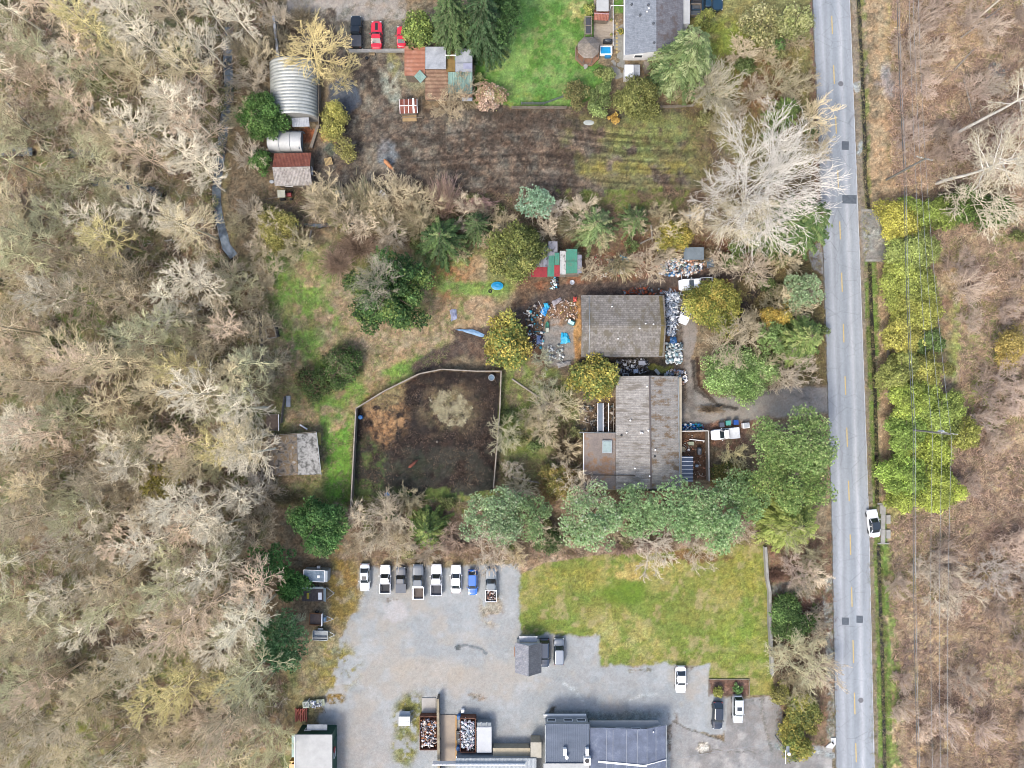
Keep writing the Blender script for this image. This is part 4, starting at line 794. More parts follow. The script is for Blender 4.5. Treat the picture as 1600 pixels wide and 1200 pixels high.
conifer('cypress', 500, 850, 28, 7, ['6c9448', '7ca458', '5c843c'], 'pale green cypress right above the camper trailer', frond=.7)
pine('pine_tree', 418, 878, 34, 9, ['3f7838', '4c8640', '356a30'], 'dark green pine at the woods edge left of the camper trailer', ry=34)
leafy('holly_tree', 446, 916, 27, 6, ['3f7e2e', '4e8e38', '346e28'], 'dense dark green round tree left of the dark utility trailer', ry=30, leaf=.2)
pine('pine_tree', 438, 1003, 40, 10, ['4c7c4c', '5c8c58', '406c40', '6c9868'], 'blue green pine with bare grey boughs left of the two small open trailers', ry=52)
leafy('garden_shrub', 1236, 968, 36, 4, ['567e36', '66903e', '486e30', '789c48'], 'dark green shrub between the concrete wall and the road', cat='shrub', ry=34, leaf=.18)
leafy('clipped_hedge', 1258, 1112, 29, 3.6, ['a8a432', '94983a', '8c9a40', 'b0ae40', '74883a'], 'northern half of the yellow green hedge by the lot, beside the road', cat='hedge', ry=32, leaf=.2, lobe_r=.34, dens=1.3, uneven=.3)
leafy('clipped_hedge', 1254, 1156, 31, 4, ['a8a22e', '98982c', '8c9434', 'b8ae38', '6f8430'], 'yellow green clipped hedge by the driveway post at the bottom of the photo', cat='hedge', ry=40, leaf=.2, lobe_r=.34, dens=1.3, uneven=.3)
leafy('clipped_hedge', 1226, 1085, 22, 3, ['a09e48', '8c9038', '7c7c4a'], 'loose yellow green shrub at the east end of the front lawn', cat='shrub', ry=18, leaf=.16)
leafy('round_bush', 1122, 1082, 12, 1.6, ['9aa436', '8a9a32', 'acb040'], 'yellow green ball shaped bush in the bark bed of the front lawn', cat='shrub', leaf=.14)
leafy('round_bush', 1153, 1077, 9, 1.3, ['6fa44c', '5f943e', '80b45c'], 'smaller bright green ball bush in the bark bed of the front lawn', cat='shrub', leaf=.13)
leafy('ornamental_shrub', 243, 752, 44, 6, ['b8ae34', 'a4a03a', 'c8bc40', '98984a'], 'yellow leafed shrub standing out among the bare trees of the western woods', cat='shrub', ry=30, dens=.35, leaf=.17)
leafy('yellow_tree', 1590, 540, 24, 7, ['c0ac4c', 'ac9e48', 'd0bc5c'], 'yellow leafed tree at the right edge of the photo in the rough field', ry=36, dens=.7)
leafy('small_bush', 1035, 597, 9, 3.5, ['b0a42e', '9c982e'], 'mossy yellow bush leaning on the north end of the ridged house roof', cat='shrub')
# the tall cedar hedge east of the road, plant by plant
HEDGE = [(1412, 340, 34, 26, 'northmost yellow cedar of the hedge, beside the gravel crossing', 'b4b434'), (1462, 330, 34, 26, 'green cedar of the hedge under the power lines north of the wide one', '7c9430'), (1512, 318, 34, 24, 'dark green cedar leading east from the hedge below the leaning poplars', '5c7c30'), (1560, 330, 34, 22, 'dark green cedar near the right edge under the whitish bare branches', '587630'),
 (1432, 388, 36, 30, 'pale green cedar of the hedge just below the northmost yellow one', '98ac50'), (1424, 442, 40, 32, 'olive cedar of the hedge beside the first timber in the ditch bank', '98a83e'), (1440, 492, 34, 30, 'yellow olive cedar of the hedge crossed by four wires', 'a4ac3c'), (1415, 525, 28, 24, 'bronze tipped cedar of the hedge opposite the long frond fir', 'a4a43c'), (1462, 532, 20, 20, 'low dark cedar on the field side of the hedge', '5c7836'),
 (1415, 578, 30, 24, 'brownish thin cedar of the hedge opposite the driveway mouth', '909c44'), (1458, 580, 30, 24, 'bronze cedar of the hedge opposite the driveway loop', 'a0a440'), (1432, 625, 38, 26, 'bright green cedar of the hedge north of the white pole crossarm', '98b034'), (1478, 650, 36, 34, 'green cedar of the hedge on the field side of the pole', '90a83e'), (1512, 678, 24, 24, 'bronze green cedar sticking out into the field below the pole', '949c38'),
 (1422, 680, 32, 28, 'mid green cedar of the hedge on the road side of the pole', '86a83a'), (1455, 712, 38, 32, 'bright lime cedar of the hedge south of the pole', '9cb02c'), (1425, 745, 34, 30, 'green cedar of the hedge one plant above its south end', '8aac36'), (1465, 765, 38, 34, 'lime cedar at the south-east end of the hedge', '9aac2e'), (1425, 780, 30, 20, 'lowest lime cedar of the hedge north of the white car', '94a830')]
def shade(h, k): return ''.join('%02x' % max(0, min(255, int(int(h[i:i+2], 16)*k))) for i in (0, 2, 4))
for i, (x, y, rx, ry, lb, c) in enumerate(HEDGE):
    leafy('hedge_cedar', x, y, rx*1.2, 6.0+(i*37 % 5)*.3, [shade(c, 1.08), shade(c, .92), shade(c, 1.2), shade(c, 1.02), shade(c, 1.14)], lb, ry=ry*1.25, leaf=.2, lobe_r=.33, dens=1.25, upright=1.2, seed=700+i, group='cedars of the long hedge east of the road')
# ---------------------------------------------------------------- bare trees and shrubs with a character of their own
bare('broad', 1186, 292, 'd0ccc0', 'huge spreading white bare tree west of the road, below the north gardens', s=.9, v=0, hc=.5, tcol='bcb8ac')
bare('broad', 1150, 350, 'c8c0a4', 'second white bare tree at the south-west foot of the huge spreading one', s=.52, sz=.6, v=1, hc=.5)
bare('alder', 484, 78, 'c8b882', 'cream yellow bare tree north of the ribbed arched shed', s=1.25, sz=.55, v=4)
bare('small', 522, 112, 'b4a878', 'tan bare tree between the arched shed and the parked pickup', s=.9, v=1)
bare('small', 700, 165, 'b0a284', 'leafless tree growing over the south side of the patchwork barn', s=.95, v=2)
bare('small', 725, 140, 'a89c80', 'thin leafless tree over the green sheet corner of the patchwork barn', s=.7, v=0)
bare('shrub', 1119, 138, 'a4a08c', 'round grey bare bush in the corner of the northern garden', cat='shrub', s=1.6, v=3)
bare('shrub', 1117, 145, 'b0ac90', 'grey bare bush hugging the round one in the northern garden', cat='shrub', s=1.3, v=1)
bare('small', 1225, 120, 'a8a080', 'greyish bare tree on the verge left of the upper road', s=.95, v=0)
bare('small', 1262, 130, 'a49a7c', 'brown bare sapling on the verge at the upper road edge', s=.6, v=2)
bare('shrub', 873, 322, 'c8c0b0', 'small whitish bare shrub right of the blue green pine', cat='shrub', s=.8, v=0)
bare('small', 1020, 412, 'b8aa90', 'bare tree over the junk pile north of the square roof', s=.85, v=1)
bare('small', 925, 420, 'b4a88c', 'bare tree right of the coloured sheet roof shed', s=.62, v=2)
bare('shrub', 940, 375, 'b8b08c', 'bare shrub tangled above the coloured sheet roof shed', cat='shrub', s=1.1, v=2)
bare('small', 1150, 538, 'b8ac90', 'tan bare tree above the wide bright green bush', s=1.0, v=3)
bare('small', 1250, 578, 'b8ac98', 'bare tree leaning over the driveway mouth', s=.8, v=1)
bare('small', 1150, 715, 'b8b084', 'yellowish bare tree below the pickup beside the fenced courtyard', s=.85, v=2)
bare('broad', 588, 442, 'aaa490', 'grey dead tree standing against the huge dark cypress', s=.40, sz=.85, v=1, hc=.8)
bare('small', 700, 845, 'b09c88', 'bare tree between the yellow green cedar and the pine row', s=.7, v=0)
bare('small', 760, 858, 'c0b4a0', 'whitish bare tree below the westmost pine', s=.9, v=3)
bare('small', 598, 828, 'b8ac92', 'wide tan bare tree above the first parked cars', s=1.25, sz=.9, v=1)
bare('small', 560, 850, 'a89c80', 'tan bare tree right of the dark tree above the camper', s=.7, v=2)
bare('small', 1025, 860, 'c8beac', 'whitish bare tree hanging over the top edge of the south lawn', s=1.05, v=0)
bare('small', 1095, 868, 'beb4a0', 'whitish bare shrub under the largest pine at the lawn edge', s=.7, v=1)
bare('small', 1240, 840, 'b4b088', 'bare crown poking through the yellow green cypress', s=.7, v=1, sz=1.3)
bare('small', 1250, 892, 'b0a090', 'bare tree lying open over the red brown bed by the road', s=.9, v=2, sz=.6)
bare('small', 1245, 1035, 'b8b490', 'grey yellow bare tree between the concrete wall and the road', s=1.15, sz=.8, v=3)
bare('small', 1255, 1080, 'a8a280', 'bare shrub just above the clipped yellow green hedge', s=.7, v=0)
bare('small', 440, 985, 'a8b090', 'bare grey crown above the blue green pine by the open trailers', s=1.0, v=2, sz=1.2)
bare('small', 790, 680, 'b4b090', 'bare grey green shrub on the east fence of the paddock', s=.8, v=0)
bare('small', 850, 605, 'a8a888', 'bare sapling left of the golden tree between the roofs', s=.6, v=1)
bare('small', 870, 640, 'b8b08c', 'fallen looking bare tree on the slope left of the slatted pergola', s=.9, v=3, sz=.6)
bare('small', 850, 560, 'a0a488', 'grey green sapling below the blue tarps', s=.55, v=2)
bare('small', 395, 760, 'b8b0a0', 'bare tree at the woods edge left of the lichen covered shed', s=.8, v=1)
bare('poplar', 1487, 212, 'c8c0a8', 'tall whitish poplar leaning to the right edge, upper one of two', base=True, v=0, tcol='c8c4b8')
bare('poplar', 1463, 287, 'c8c0a8', 'tall whitish poplar leaning to the right edge, lower one of two', base=True, v=1, tcol='c8c4b8')
bare('poplar', 1520, 35, 'b8b0a0', 'leaning bare poplar at the top right corner of the photo', base=True, v=1, s=.8)
bare('small', 1560, 300, 'c4bca4', 'whitish bare tree over the dark cedars at the right edge', s=1.5, v=3)
bare('small', 1550, 130, 'b8ac98', 'brown bare tree below the pale puddle in the rough field', s=.8, v=2)
bare('small', 1480, 925, 'b4aa94', 'flattened bare tree in the rough field level with the grass ditch', s=1.2, sz=.5, v=1)
bare('small', 1460, 890, 'b8ac98', 'bare shrub fanned out just below the white roadside car in the field', s=1.0, sz=.5, v=2)
bare('small', 1560, 900, 'a8a094', 'grey bare shrub at the right edge of the lower rough field', s=1.1, sz=.6, v=0)
# fanning shrub rows between the mud field and the clearing
FT = ['c4b890', 'b0a47c', 'd4c8a4', 'a09470', 'a8ac7c']
for x, y, rx, ry, hh, fx, fy, cl, lb in [
 (535, 330, 34, 26, 4, -40, -30, FT, 'tan leafless willow fanned to the upper left, leftmost below the mud field'), (570, 320, 32, 30, 4, -10, -26, FT, 'tan leafless willow fanned upward, beside the small yellow tractor'),
 (600, 350, 34, 26, 3.5, -16, -16, FT, 'low tan willow thicket above the huge cypress'), (640, 322, 30, 34, 4, -8, -20, ['b8a684', 'a89674', 'c8b896'], 'tan leafless willow left of the pinkish one'),
 (693, 318, 28, 34, 4.5, 0, -24, ['c8a898', 'b89888', 'b4a080'], 'pinkish leafless shrub with upright stems below the mud field'), (735, 318, 32, 16, 3, 16, 4, ['d0aca0', 'b8948c'], 'pink blossoming bare shrub leaning right at the mud field edge'),
 (655, 350, 40, 30, 4, -10, -10, FT, 'brown willow thicket between the pink shrub and the cypress'), (560, 385, 40, 26, 3, 0, 0, ['a48c74', 'b09880', '94806c'], 'reddish brown bare thicket on the upper left of the huge cypress'),
 (525, 410, 30, 30, 3, 0, 0, ['ac9480', 'b8a088'], 'brown bare thicket on the left of the huge cypress'), (970, 410, 30, 22, 3, 0, 10, FT, 'tan bare thicket beside the blue tarp square'), (1040, 390, 26, 24, 3, 10, -10, FT, 'tan bare thicket left of the yellow flowering tree'),
 (900, 350, 26, 20, 3, -10, 0, ['a8a888', '98986c'], 'pale bare thicket in front of the loose green cedar'), (885, 700, 24, 40, 2.5, 0, 0, ['7c6c54', '8c7c5c', '6c5c48'], 'brown bramble thicket left of the flat brown roof wing'),
 (620, 790, 50, 16, 2, 0, 0, ['a89c7c', '8c845c'], 'low dry thicket below the paddock'), (720, 850, 36, 20, 3, 0, 0, ['b09a88', 'a08c78'], 'brownish thicket under the west pines'), (980, 850, 50, 14, 2.5, 0, 10, ['b49c8c', 'a48c7c'], 'brownish dead branches under the middle of the pine row'),
 (1110, 640, 24, 8, 1.2, 0, 0, ['8c7c64'], 'dry weeds on the south side of the driveway bend'), (470, 25, 26, 20, 3, 0, 0, ['a49c84', '94886c'], 'dry thicket at the top left of the dirt parking'), (430, 60, 24, 30, 3, 0, 0, ['9c947c', '8c8468'], 'dry thicket around the long grey panel'),
 (450, 780, 30, 14, 2, 0, 0, ['8c8464', '7c7c54'], 'dry thicket below the lichen covered shed'), (1215, 900, 20, 14, 1.5, 0, 0, ['8c6c5c'], 'reddish dead brush at the concrete wall head'), (1100, 400, 18, 14, 2, 0, 0, ['a09070'], 'dry brush above the scrap pickup')]:
    twiggy('bare_thicket', x, y, rx, hh, cl, lb, ry=ry, fan=(fx, fy) if (fx or fy) else None)

# ---------------------------------------------------------------- western woods: every tree a thing of its own
R0 = random.Random(77)
ROWS = [(-60, 95, 'level with the dirt parking'), (95, 200, 'level with the arched shed'), (200, 300, 'level with the rusty shed'), (300, 400, 'level with the creek end'), (400, 500, 'level with the cypress'), (500, 640, 'level with the junipers'),
        (640, 760, 'level with the lichen shed'), (760, 880, 'level with the pine row'), (880, 1000, 'level with the trailers'), (1000, 1100, 'level with the mossy gravel'), (1100, 1300, 'level with the green hut')]
COLS3 = [(-60, 90, 'at the left photo edge'), (90, 190, 'in the western woods'), (190, 290, 'halfway through the western woods'), (290, 480, 'on the woods inner edge')]
LOOKS = [('d8d0b8', 'whitish', 0), ('c8bc98', 'tan', 1), ('b8b690', 'grey green', 2), ('ccbaa0', 'pinkish', 3), ('cfc48c', 'yellowish', 4), ('b4a88c', 'grey brown', 5)]
WEST = [(370, 20, 0, 2), (312, 60, 0, 2), (195, 30, 0, 3), (230, 60, 0, 0), (130, 30, 4, 1), (250, 145, 0, 0), (205, 190, 0, 1), (280, 170, 0, 4), (297, 150, 3, 2), (290, 235, 0, 1), (302, 210, 3, 0), (120, 170, 3, 5), (225, 240, 3, 2), (317, 275, 0, 5), (265, 345, 0, 0), (160, 370, 4, 1), (215, 320, 0, 5), (150, 340, 0, 2), (282, 345, 1, 3), (285, 440, 0, 0), (270, 490, 0, 5), (322, 445, 0, 2), (170, 560, 1, 1), (275, 570, 4, 0), (255, 610, 1, 4), (305, 620, 0, 3), (360, 590, 1, 2), (375, 640, 0, 1), (330, 690, 4, 0), (355, 700, 0, 4), (185, 730, 0, 0), (170, 700, 0, 5), (225, 690, 1, 2), (275, 790, 0, 1), (240, 820, 0, 0), (315, 800, 0, 3), (370, 780, 0, 5), (345, 830, 0, 0), (225, 850, 0, 1), (300, 860, 3, 2), (270, 890, 0, 0), (325, 890, 0, 1), (250, 960, 0, 0), (280, 985, 3, 3), (320, 950, 3, 1), (385, 960, 0, 2), (340, 1000, 0, 4), (275, 1085, 4, 1), (245, 1100, 4, 0), (350, 1080, 4, 2), (390, 1060, 2, 3)]
cells = {}
pts = [(x, y) for x, y, _, _ in WEST]
def blocked(x, y):
    if x > 395 and y < 1000: return True
    if x > 300 and 20 < y < 420: return True
    if (x-120)**2/60**2+(y-500)**2/40**2 < 1: return True
    if x > 400+max(0, (y-1000)*.2): return True
    return False
tries = 0
while len(pts) < 210 and tries < 30000:
    tries += 1; x, y = R0.uniform(-40, 430), R0.uniform(-30, 1230)
    md = 24
    if blocked(x, y) or any((x-a)**2+(y-b)**2 < md*md for a, b in pts): continue
    pts.append((x, y))
spec = [(x, y, l, v) for x, y, l, v in WEST]+[(x, y, R0.choice([0, 1, 1, 2, 2, 3, 5, 5, 2]), R0.randrange(8)) for x, y in pts[len(WEST):]]
names = {}
used = {}
for i, (x, y, l, v) in enumerate(spec):
    rw = next(t for a, b, t in ROWS if a <= y < b or b == 1300); cl = next((t for a, b, t in COLS3 if a <= x < b), COLS3[-1][2])
    col, word, _ = LOOKS[l]
    small = (i >= len(WEST) and R0.random() < .3)
    lb = f"{word} {'low bare tree' if small else 'tall bare alder'} {cl}, {rw}"
    used.setdefault(lb, []).append(i); names[i] = (lb, rw, cl, col, word, small)
for i, (x, y, l, v) in enumerate(spec):
    lb, rw, cl, col, word, small = names[i]; k = used[lb]
    grp = 'bare trees of the western woods'
    if len(k) > 1:   # nothing in the photo tells these apart
        grp = f"{word} bare {'low trees' if small else 'alders'} {cl}, {rw}"
    f = 1.0 if i < len(WEST) else .9
    if small: bare('small', x, y, shade(col, R0.uniform(.86, 1.08)), lb, group=grp, s=R0.uniform(.8, 1.3), v=v)
    else: bare('alder', x, y, shade(col, 1.0 if i < len(WEST) else R0.uniform(.92, 1.12)), lb, group=grp, s=R0.uniform(.85, 1.1)*f, sz=R0.uniform(.8, 1.05), v=v, tcol=shade(col, 1.02))

# tangled belts of bushes nothing sets apart from one another
R1 = random.Random(5)
def belt(area, n, kinds, md, label, group, cat='shrub', seed=0):
    R2 = random.Random(seed); P_ = []; xs = [p[0] for p in area]; ys = [p[1] for p in area]; t_ = 0
    while len(P_) < n and t_ < 4000:
        t_ += 1; x, y = R2.uniform(min(xs), max(xs)), R2.uniform(min(ys), max(ys))
        if sdist(np.array([x]), np.array([y]), area)[0] > 0 and all((x-a)**2+(y-b)**2 > md*md for a, b in P_): P_.append((x, y))
    for x, y in P_:
        if kinds == 'green':
            cl = R2.choice([['7c8c44', '8c9850', '6c7c3c'], ['8c9458', '7c8448', 'a0a060'], ['6c8844', '5c7838', '7c9450']]); leafy('low_bush', x, y, R2.uniform(11, 22), R2.uniform(1.5, 3.2), cl, label, cat=cat, group=group, dens=.7, leaf=.17, seed=int(x*7+y), ry=R2.uniform(10, 18))
        else:
            v = R2.randrange(4); bare('small' if kinds == 'tree' else 'shrub', x, y, shade(R2.choice(['bcaa98', 'ac9c8c', 'c4b4a0', 'b4a494'] if x > 1390 else ['c4b898', 'b4a888', 'bcb098', 'a8a080', 'ccc0a8']), R2.uniform(.85, 1.12)), label, cat=cat, group=group, s=R2.uniform(.55, .95) if kinds == 'tree' else R2.uniform(.8, 1.35), v=v)
A1 = [(470, 300), (760, 300), (800, 330), (1060, 320), (1110, 350), (1000, 385), (900, 372), (830, 372), (740, 400), (640, 385), (500, 390), (400, 400), (400, 310)]
belt(A1, 22, 'bare', 22, 'tan bare bush in the tangled belt below the mud field', 'tan bare bushes of the belt below the mud field', seed=3)
belt(A1, 15, 'green', 28, 'low green bush in the tangled belt below the mud field', 'low green bushes of the belt below the mud field', seed=4)
belt(A1, 9, 'tree', 40, 'bare sapling in the tangled belt below the mud field', 'bare saplings of the belt below the mud field', 'tree', seed=5)
A2 = [(1120, 400), (1180, 390), (1280, 390), (1290, 590), (1220, 600), (1160, 540), (1170, 470)]
belt(A2, 12, 'green', 24, 'low green bush in the roadside thicket above the driveway', 'low green bushes of the thicket above the driveway', seed=6)
belt(A2, 9, 'bare', 26, 'tan bare bush in the roadside thicket above the driveway', 'tan bare bushes of the thicket above the driveway', seed=7)
A3 = [(545, 775), (720, 775), (880, 780), (1150, 800), (1190, 830), (1190, 850), (930, 868), (560, 880)]
belt(A3, 14, 'bare', 26, 'tan bare bush under the trees north of the gravel yard and lawn', 'tan bare bushes north of the gravel yard', seed=8)
belt(A3, 9, 'green', 34, 'low green bush under the trees north of the gravel yard and lawn', 'low green bushes north of the gravel yard', seed=9)
A4 = [(785, 600), (905, 610), (905, 770), (790, 770)]
belt(A4, 8, 'bare', 26, 'tan bare bush on the slope between paddock and ridged house', 'tan bare bushes between paddock and house', seed=10)
belt(A4, 6, 'green', 28, 'low green bush on the slope between paddock and ridged house', 'low green bushes between paddock and house', seed=11)
A5 = [(1040, 140), (1180, 60), (1270, 60), (1280, 240), (1180, 230), (1100, 200)]
belt(A5, 12, 'bare', 28, 'tan bare bush in the garden strip west of the upper road', 'tan bare bushes west of the upper road', seed=12)
belt(A5, 7, 'green', 34, 'low green bush in the garden strip west of the upper road', 'low green bushes west of the upper road', seed=13)
belt([(1400, 0), (1640, 0), (1640, 300), (1400, 240)], 20, 'bare', 30, 'tan bare bush in the upper part of the rough field', 'tan bare bushes of the upper rough field', seed=14)
belt([(1500, 350), (1640, 380), (1640, 1200), (1400, 1200), (1400, 820), (1480, 800), (1520, 720)], 34, 'bare', 30, 'tan bare bush in the lower part of the rough field', 'tan bare bushes of the lower rough field', seed=15)
belt([(1400, 300), (1640, 300), (1640, 390), (1500, 400)], 6, 'green', 26, 'low green bush under the leaning poplars', 'low green bushes under the poplars', seed=16)
belt([(1205, 860), (1290, 850), (1300, 1060), (1215, 1060)], 9, 'bare', 26, 'tan bare bush between the concrete wall and the road', 'tan bare bushes by the concrete wall', seed=17)
belt([(370, 20), (480, 20), (420, 120), (380, 300), (400, 340), (370, 360)], 9, 'bare', 26, 'tan bare bush along the creek beside the sheds', 'tan bare bushes along the creek', seed=18)
belt([(390, 420), (430, 420), (425, 780), (390, 780)], 9, 'bare', 30, 'tan bare bush along the woods side of the clearing', 'tan bare bushes along the clearing', seed=19)
# ---------------------------------------------------------------- ground cover nobody could count
def scatter_twigs(name, poly, n, cols, seed, length=(.5, 1.6), rise=.5, thick=.016, per=7, thr=None, lean=None, label=None, hmax=1.0):
    R = rng(seed); xs = [p[0] for p in poly]; ys = [p[1] for p in poly]
    x = R.uniform(min(xs), max(xs), n*3); y = R.uniform(min(ys), max(ys), n*3); ok = sdist(x, y, poly) > 0
    if thr: ok &= fbm(x, y, thr[0], 3, thr[2]) > thr[1]
    x = x[ok][:n]; y = y[ok][:n]; n = len(x)
    X = (x-800)*GSD; Y = (600-y)*GSD; base = np.repeat(np.stack([X, Y, np.full(n, -.05)], 1), per, 0); m = n*per
    base[:, :2] += R.normal(0, .18, (m, 2))
    d = unit(m, R); d[:, 2] = np.abs(d[:, 2])*rise+.05
    if lean is not None: d[:, 0] += lean[0]; d[:, 1] += lean[1]
    L = R.uniform(*length, m)[:, None]; tip = base+d*L; tip[:, 2] = np.minimum(tip[:, 2], hmax)
    ct = np.repeat(tints(n, R, cols, .28), per, 0)*(1.05+R.normal(0, .2, (m, 1)))
    V, F, I = sticks(base, tip, np.full(m, thick), np.full(m, thick*.5), 3)
    o = fast_mesh(name, V, F, M_TWIG, col=np.clip(ct[I], .004, .8)); return tag(o, label, kind='stuff')
scatter_twigs('undergrowth', [(-60, -40), (445, -40), (420, 60), (370, 160), (330, 300), (340, 400), (415, 440), (400, 800), (390, 950), (450, 1080), (440, 1240), (-60, 1240)], 12000, ['b8aa90', 'a89878', 'ccc0a8', '84745c', '98986c', 'a8887a', 'd8cebc'], 5, (.5, 2.0), .55, .042, 6)
scatter_twigs('undergrowth', [(-60, -40), (445, -40), (370, 160), (330, 300), (415, 440), (400, 950), (450, 1080), (440, 1240), (-60, 1240)], 5500, ['7c8c44', '8c9850', '6c7c3c', '989c5c'], 6, (.2, .7), 1.0, .03, 9, (50, .52, 11))
scatter_twigs('dead_grass', [(1392, -40), (1660, -40), (1660, 1240), (1400, 1240), (1392, 820), (1500, 700), (1500, 420), (1392, 300)], 12000, ['b89c84', 'a88c78', 'c4ac90', '8c7468', '9c8880'], 7, (.5, 1.7), .45, .04, 6, None, (.15, .1))
scatter_twigs('dead_grass', [(1392, -40), (1660, -40), (1660, 1240), (1400, 1240), (1392, 820), (1500, 700), (1500, 420), (1392, 300)], 5000, ['d0b894', 'dcc8a4', 'c0a884'], 8, (.4, 1.2), .5, .02, 9, (30, .54, 53), (.2, .2))
scatter_twigs('dead_grass', [(1372, 410), (1386, 410), (1392, 790), (1380, 790)], 700, ['c8b08c', 'b89c78'], 9, (.3, .9), .4, .02, 8, None, (-.3, -.2))
scatter_twigs('weeds', [(410, 380), (560, 380), (740, 440), (700, 560), (556, 636), (550, 790), (430, 790), (420, 640), (410, 500)], 5000, ['84a04c', '9caa60', 'b8a484', '748c44', 'a89878'], 10, (.15, .5), .9, .022, 8)
scatter_twigs('weeds', [(785, 590), (905, 600), (905, 760), (780, 770)], 2200, ['8ca050', '9caa60', 'a89c74', '748c44'], 11, (.15, .6), .9, .022, 8)
scatter_twigs('weeds', [(540, 780), (1195, 790), (1195, 850), (1050, 860), (900, 870), (560, 888)], 4200, ['a08c78', 'b8a08c', '8c8454', '94745c'], 12, (.3, 1.0), .6, .02, 7)
scatter_twigs('weeds', [(400, 300), (560, 290), (780, 305), (1080, 300), (1150, 420), (820, 400), (560, 380), (400, 390)], 4200, ['8c7860', '9c8c6c', '7c8448', 'a88c74'], 13, (.3, 1.1), .6, .02, 7)
scatter_twigs('weeds', [(1050, 100), (1270, 60), (1285, 420), (1292, 590), (1180, 600), (1160, 420), (1100, 300)], 4200, ['8c7c54', '9c9058', '7c6450', '8c8c4c'], 14, (.3, 1.0), .6, .02, 7)
scatter_twigs('weeds', [(1206, 860), (1300, 830), (1306, 1166), (1215, 1166)], 1800, ['8c7060', '9c806c', '7c8454'], 15, (.3, .9), .5, .02, 7)
scatter_twigs('weeds', [(1346, -40), (1356, 330), (1378, 800), (1398, 1240), (1362, 1240), (1350, 400), (1336, -40)], 2200, ['84904c', '9c9460', '74843c', 'b0a07c'], 16, (.12, .4), 1.0, .02, 8)
scatter_twigs('hay', [(672, 622), (690, 610), (716, 610), (735, 628), (738, 648), (722, 664), (700, 664), (680, 650)], 650, ['c8c49c', 'b8b48c', 'd4d0ac', 'a49c7c'], 17, (.15, .45), .6, .03, 7, (8, .47, 61), label='pale hay strewn on the dark paddock')
scatter_twigs('mulch', [(562, 640), (655, 592), (775, 590), (765, 755), (700, 768), (560, 768)], 3000, ['5c5046', '544840', '7c6a58', '3c3430', '6c5c4c'], 18, (.08, .25), .7, .045, 5)
# dark litter: sunken logs and stumps in the woods
M_LOGW = paint('b4aca0', .9, var=.2); M_LOGD = paint('5c5446', .9, var=.2)
for x0, y0, x1, y1, m_, lb in [(210, 285, 238, 312, M_LOGD, 'dark fallen log lying across the small forest pond'), (10, 160, 58, 208, M_LOGW, 'long pale fallen trunk near the left edge, level with the rusty shed'), (300, 745, 355, 720, M_LOGD, 'dark fallen log above the yellow leafed shrub in the woods'), (285, 655, 345, 646, M_LOGD, 'dark fallen log level with the lichen covered shed'), (300, 1040, 375, 1000, M_LOGD, 'long dark fallen log in the lower woods, level with the trailers'), (1148//4, 541, 330, 564, M_LOGW, 'thin pale fallen trunk in the woods level with the paddock fence'),
    (1000, 415-34, 1018, 372, M_LOGW, 'short pale log in the red litter left of the yellow flowering tree'), (1500, 60, 1570, 8, M_LOGW, 'long pale trunk lying in the rough field at the top right'), (1490, 110, 1520, 78, M_LOGW, 'short pale trunk lying in the rough field above the leaning poplars'), (1505, 125, 1518, 178, M_LOGW, 'thin pale trunk pointing down in the rough field'), (1455, 860, 1510, 885, M_LOGW, 'pale trunk lying in the rough field beside the slab bridge'), (1017, 352, 1019, 378, M_LOGW, 'upright looking grey log beside the bare thicket'), (1000, 365, 1012, 360, M_LOGW, 'bent pale log on the red litter behind the sheet roof shed'), (487, 360, 481, 392, M_LOGW, 'pale plank lying in the grass below the dark ditch'), (800, 592, 870, 640, M_LOGW, 'long fallen trunk east of the paddock corner'), (800, 745, 845, 755, M_LOGW, 'white pole lying on the grass right of the paddock')]:
    mb = MB(); a = P(x0, y0); b2 = P(x1, y1); d = Vector((b2[0]-a[0], b2[1]-a[1], 0))
    mb.tube((0, 0, .2), (d.x*.5, d.y*.5, .26), .17, .14, 7); mb.tube((d.x*.5, d.y*.5, .26), (d.x, d.y, .16), .14, .09, 7)
    for t in (.3, .55, .8): mb.tube((d.x*t, d.y*t, .25), (d.x*(t+.08)-d.y*.06, d.y*(t+.08)+d.x*.06, .6), .05, .02, 5)
    mk('fallen_log', mb, m_, label=lb, cat='log', loc=a)
# ---------------------------------------------------------------- roofs and buildings
def sheet_mat(name, stops, rough=.6, ribs=True, scale=.9, fine=(7, .22), metal=0.0, stretch=None):
    return mottled(name, stops, scale, rough, fine=fine, metal=metal, bmp=.1, stretch=stretch)
R_RUST = sheet_mat('rusty_red_sheet', [(.25, '7c4434'), (.5, 'a4604c'), (.75, 'c08470')], fine=(5, .3))
R_RUSTB = sheet_mat('rusty_brown_sheet', [(.25, '84604a'), (.5, 'a88468'), (.75, 'c4a888')], fine=(4, .25))
R_LICH = mottled('lichen_sheet', [(.3, '7c7470'), (.45, 'b4aca4'), (.6, 'cfcac4'), (.75, 'a08c7c')], 2.2, fine=(9, .3))
R_GREY = mottled('pale_grey_sheet', [(.3, '9ca4ac'), (.5, 'b8bec6'), (.7, 'ccd2d8')], .8, fine=(6, .14), bmp=.05)
R_GREEN = mottled('pale_green_sheet', [(.3, '86aca0'), (.6, 'a4c4b8'), (.8, 'b8c8bc')], .8, fine=(7, .15), bmp=.05)
R_TARP = mottled('white_tarp', [(.3, 'c4c8c8'), (.7, 'e0e2e2')], .5, rough=.5, fine=(4, .06), bmp=.1)
R_RIB = mottled('ribbed_steel', [(.3, 'b4bab4'), (.6, 'd4d8d4'), (.8, 'dfe2de')], .9, rough=.4, metal=.15, fine=(5, .1), bmp=.05)
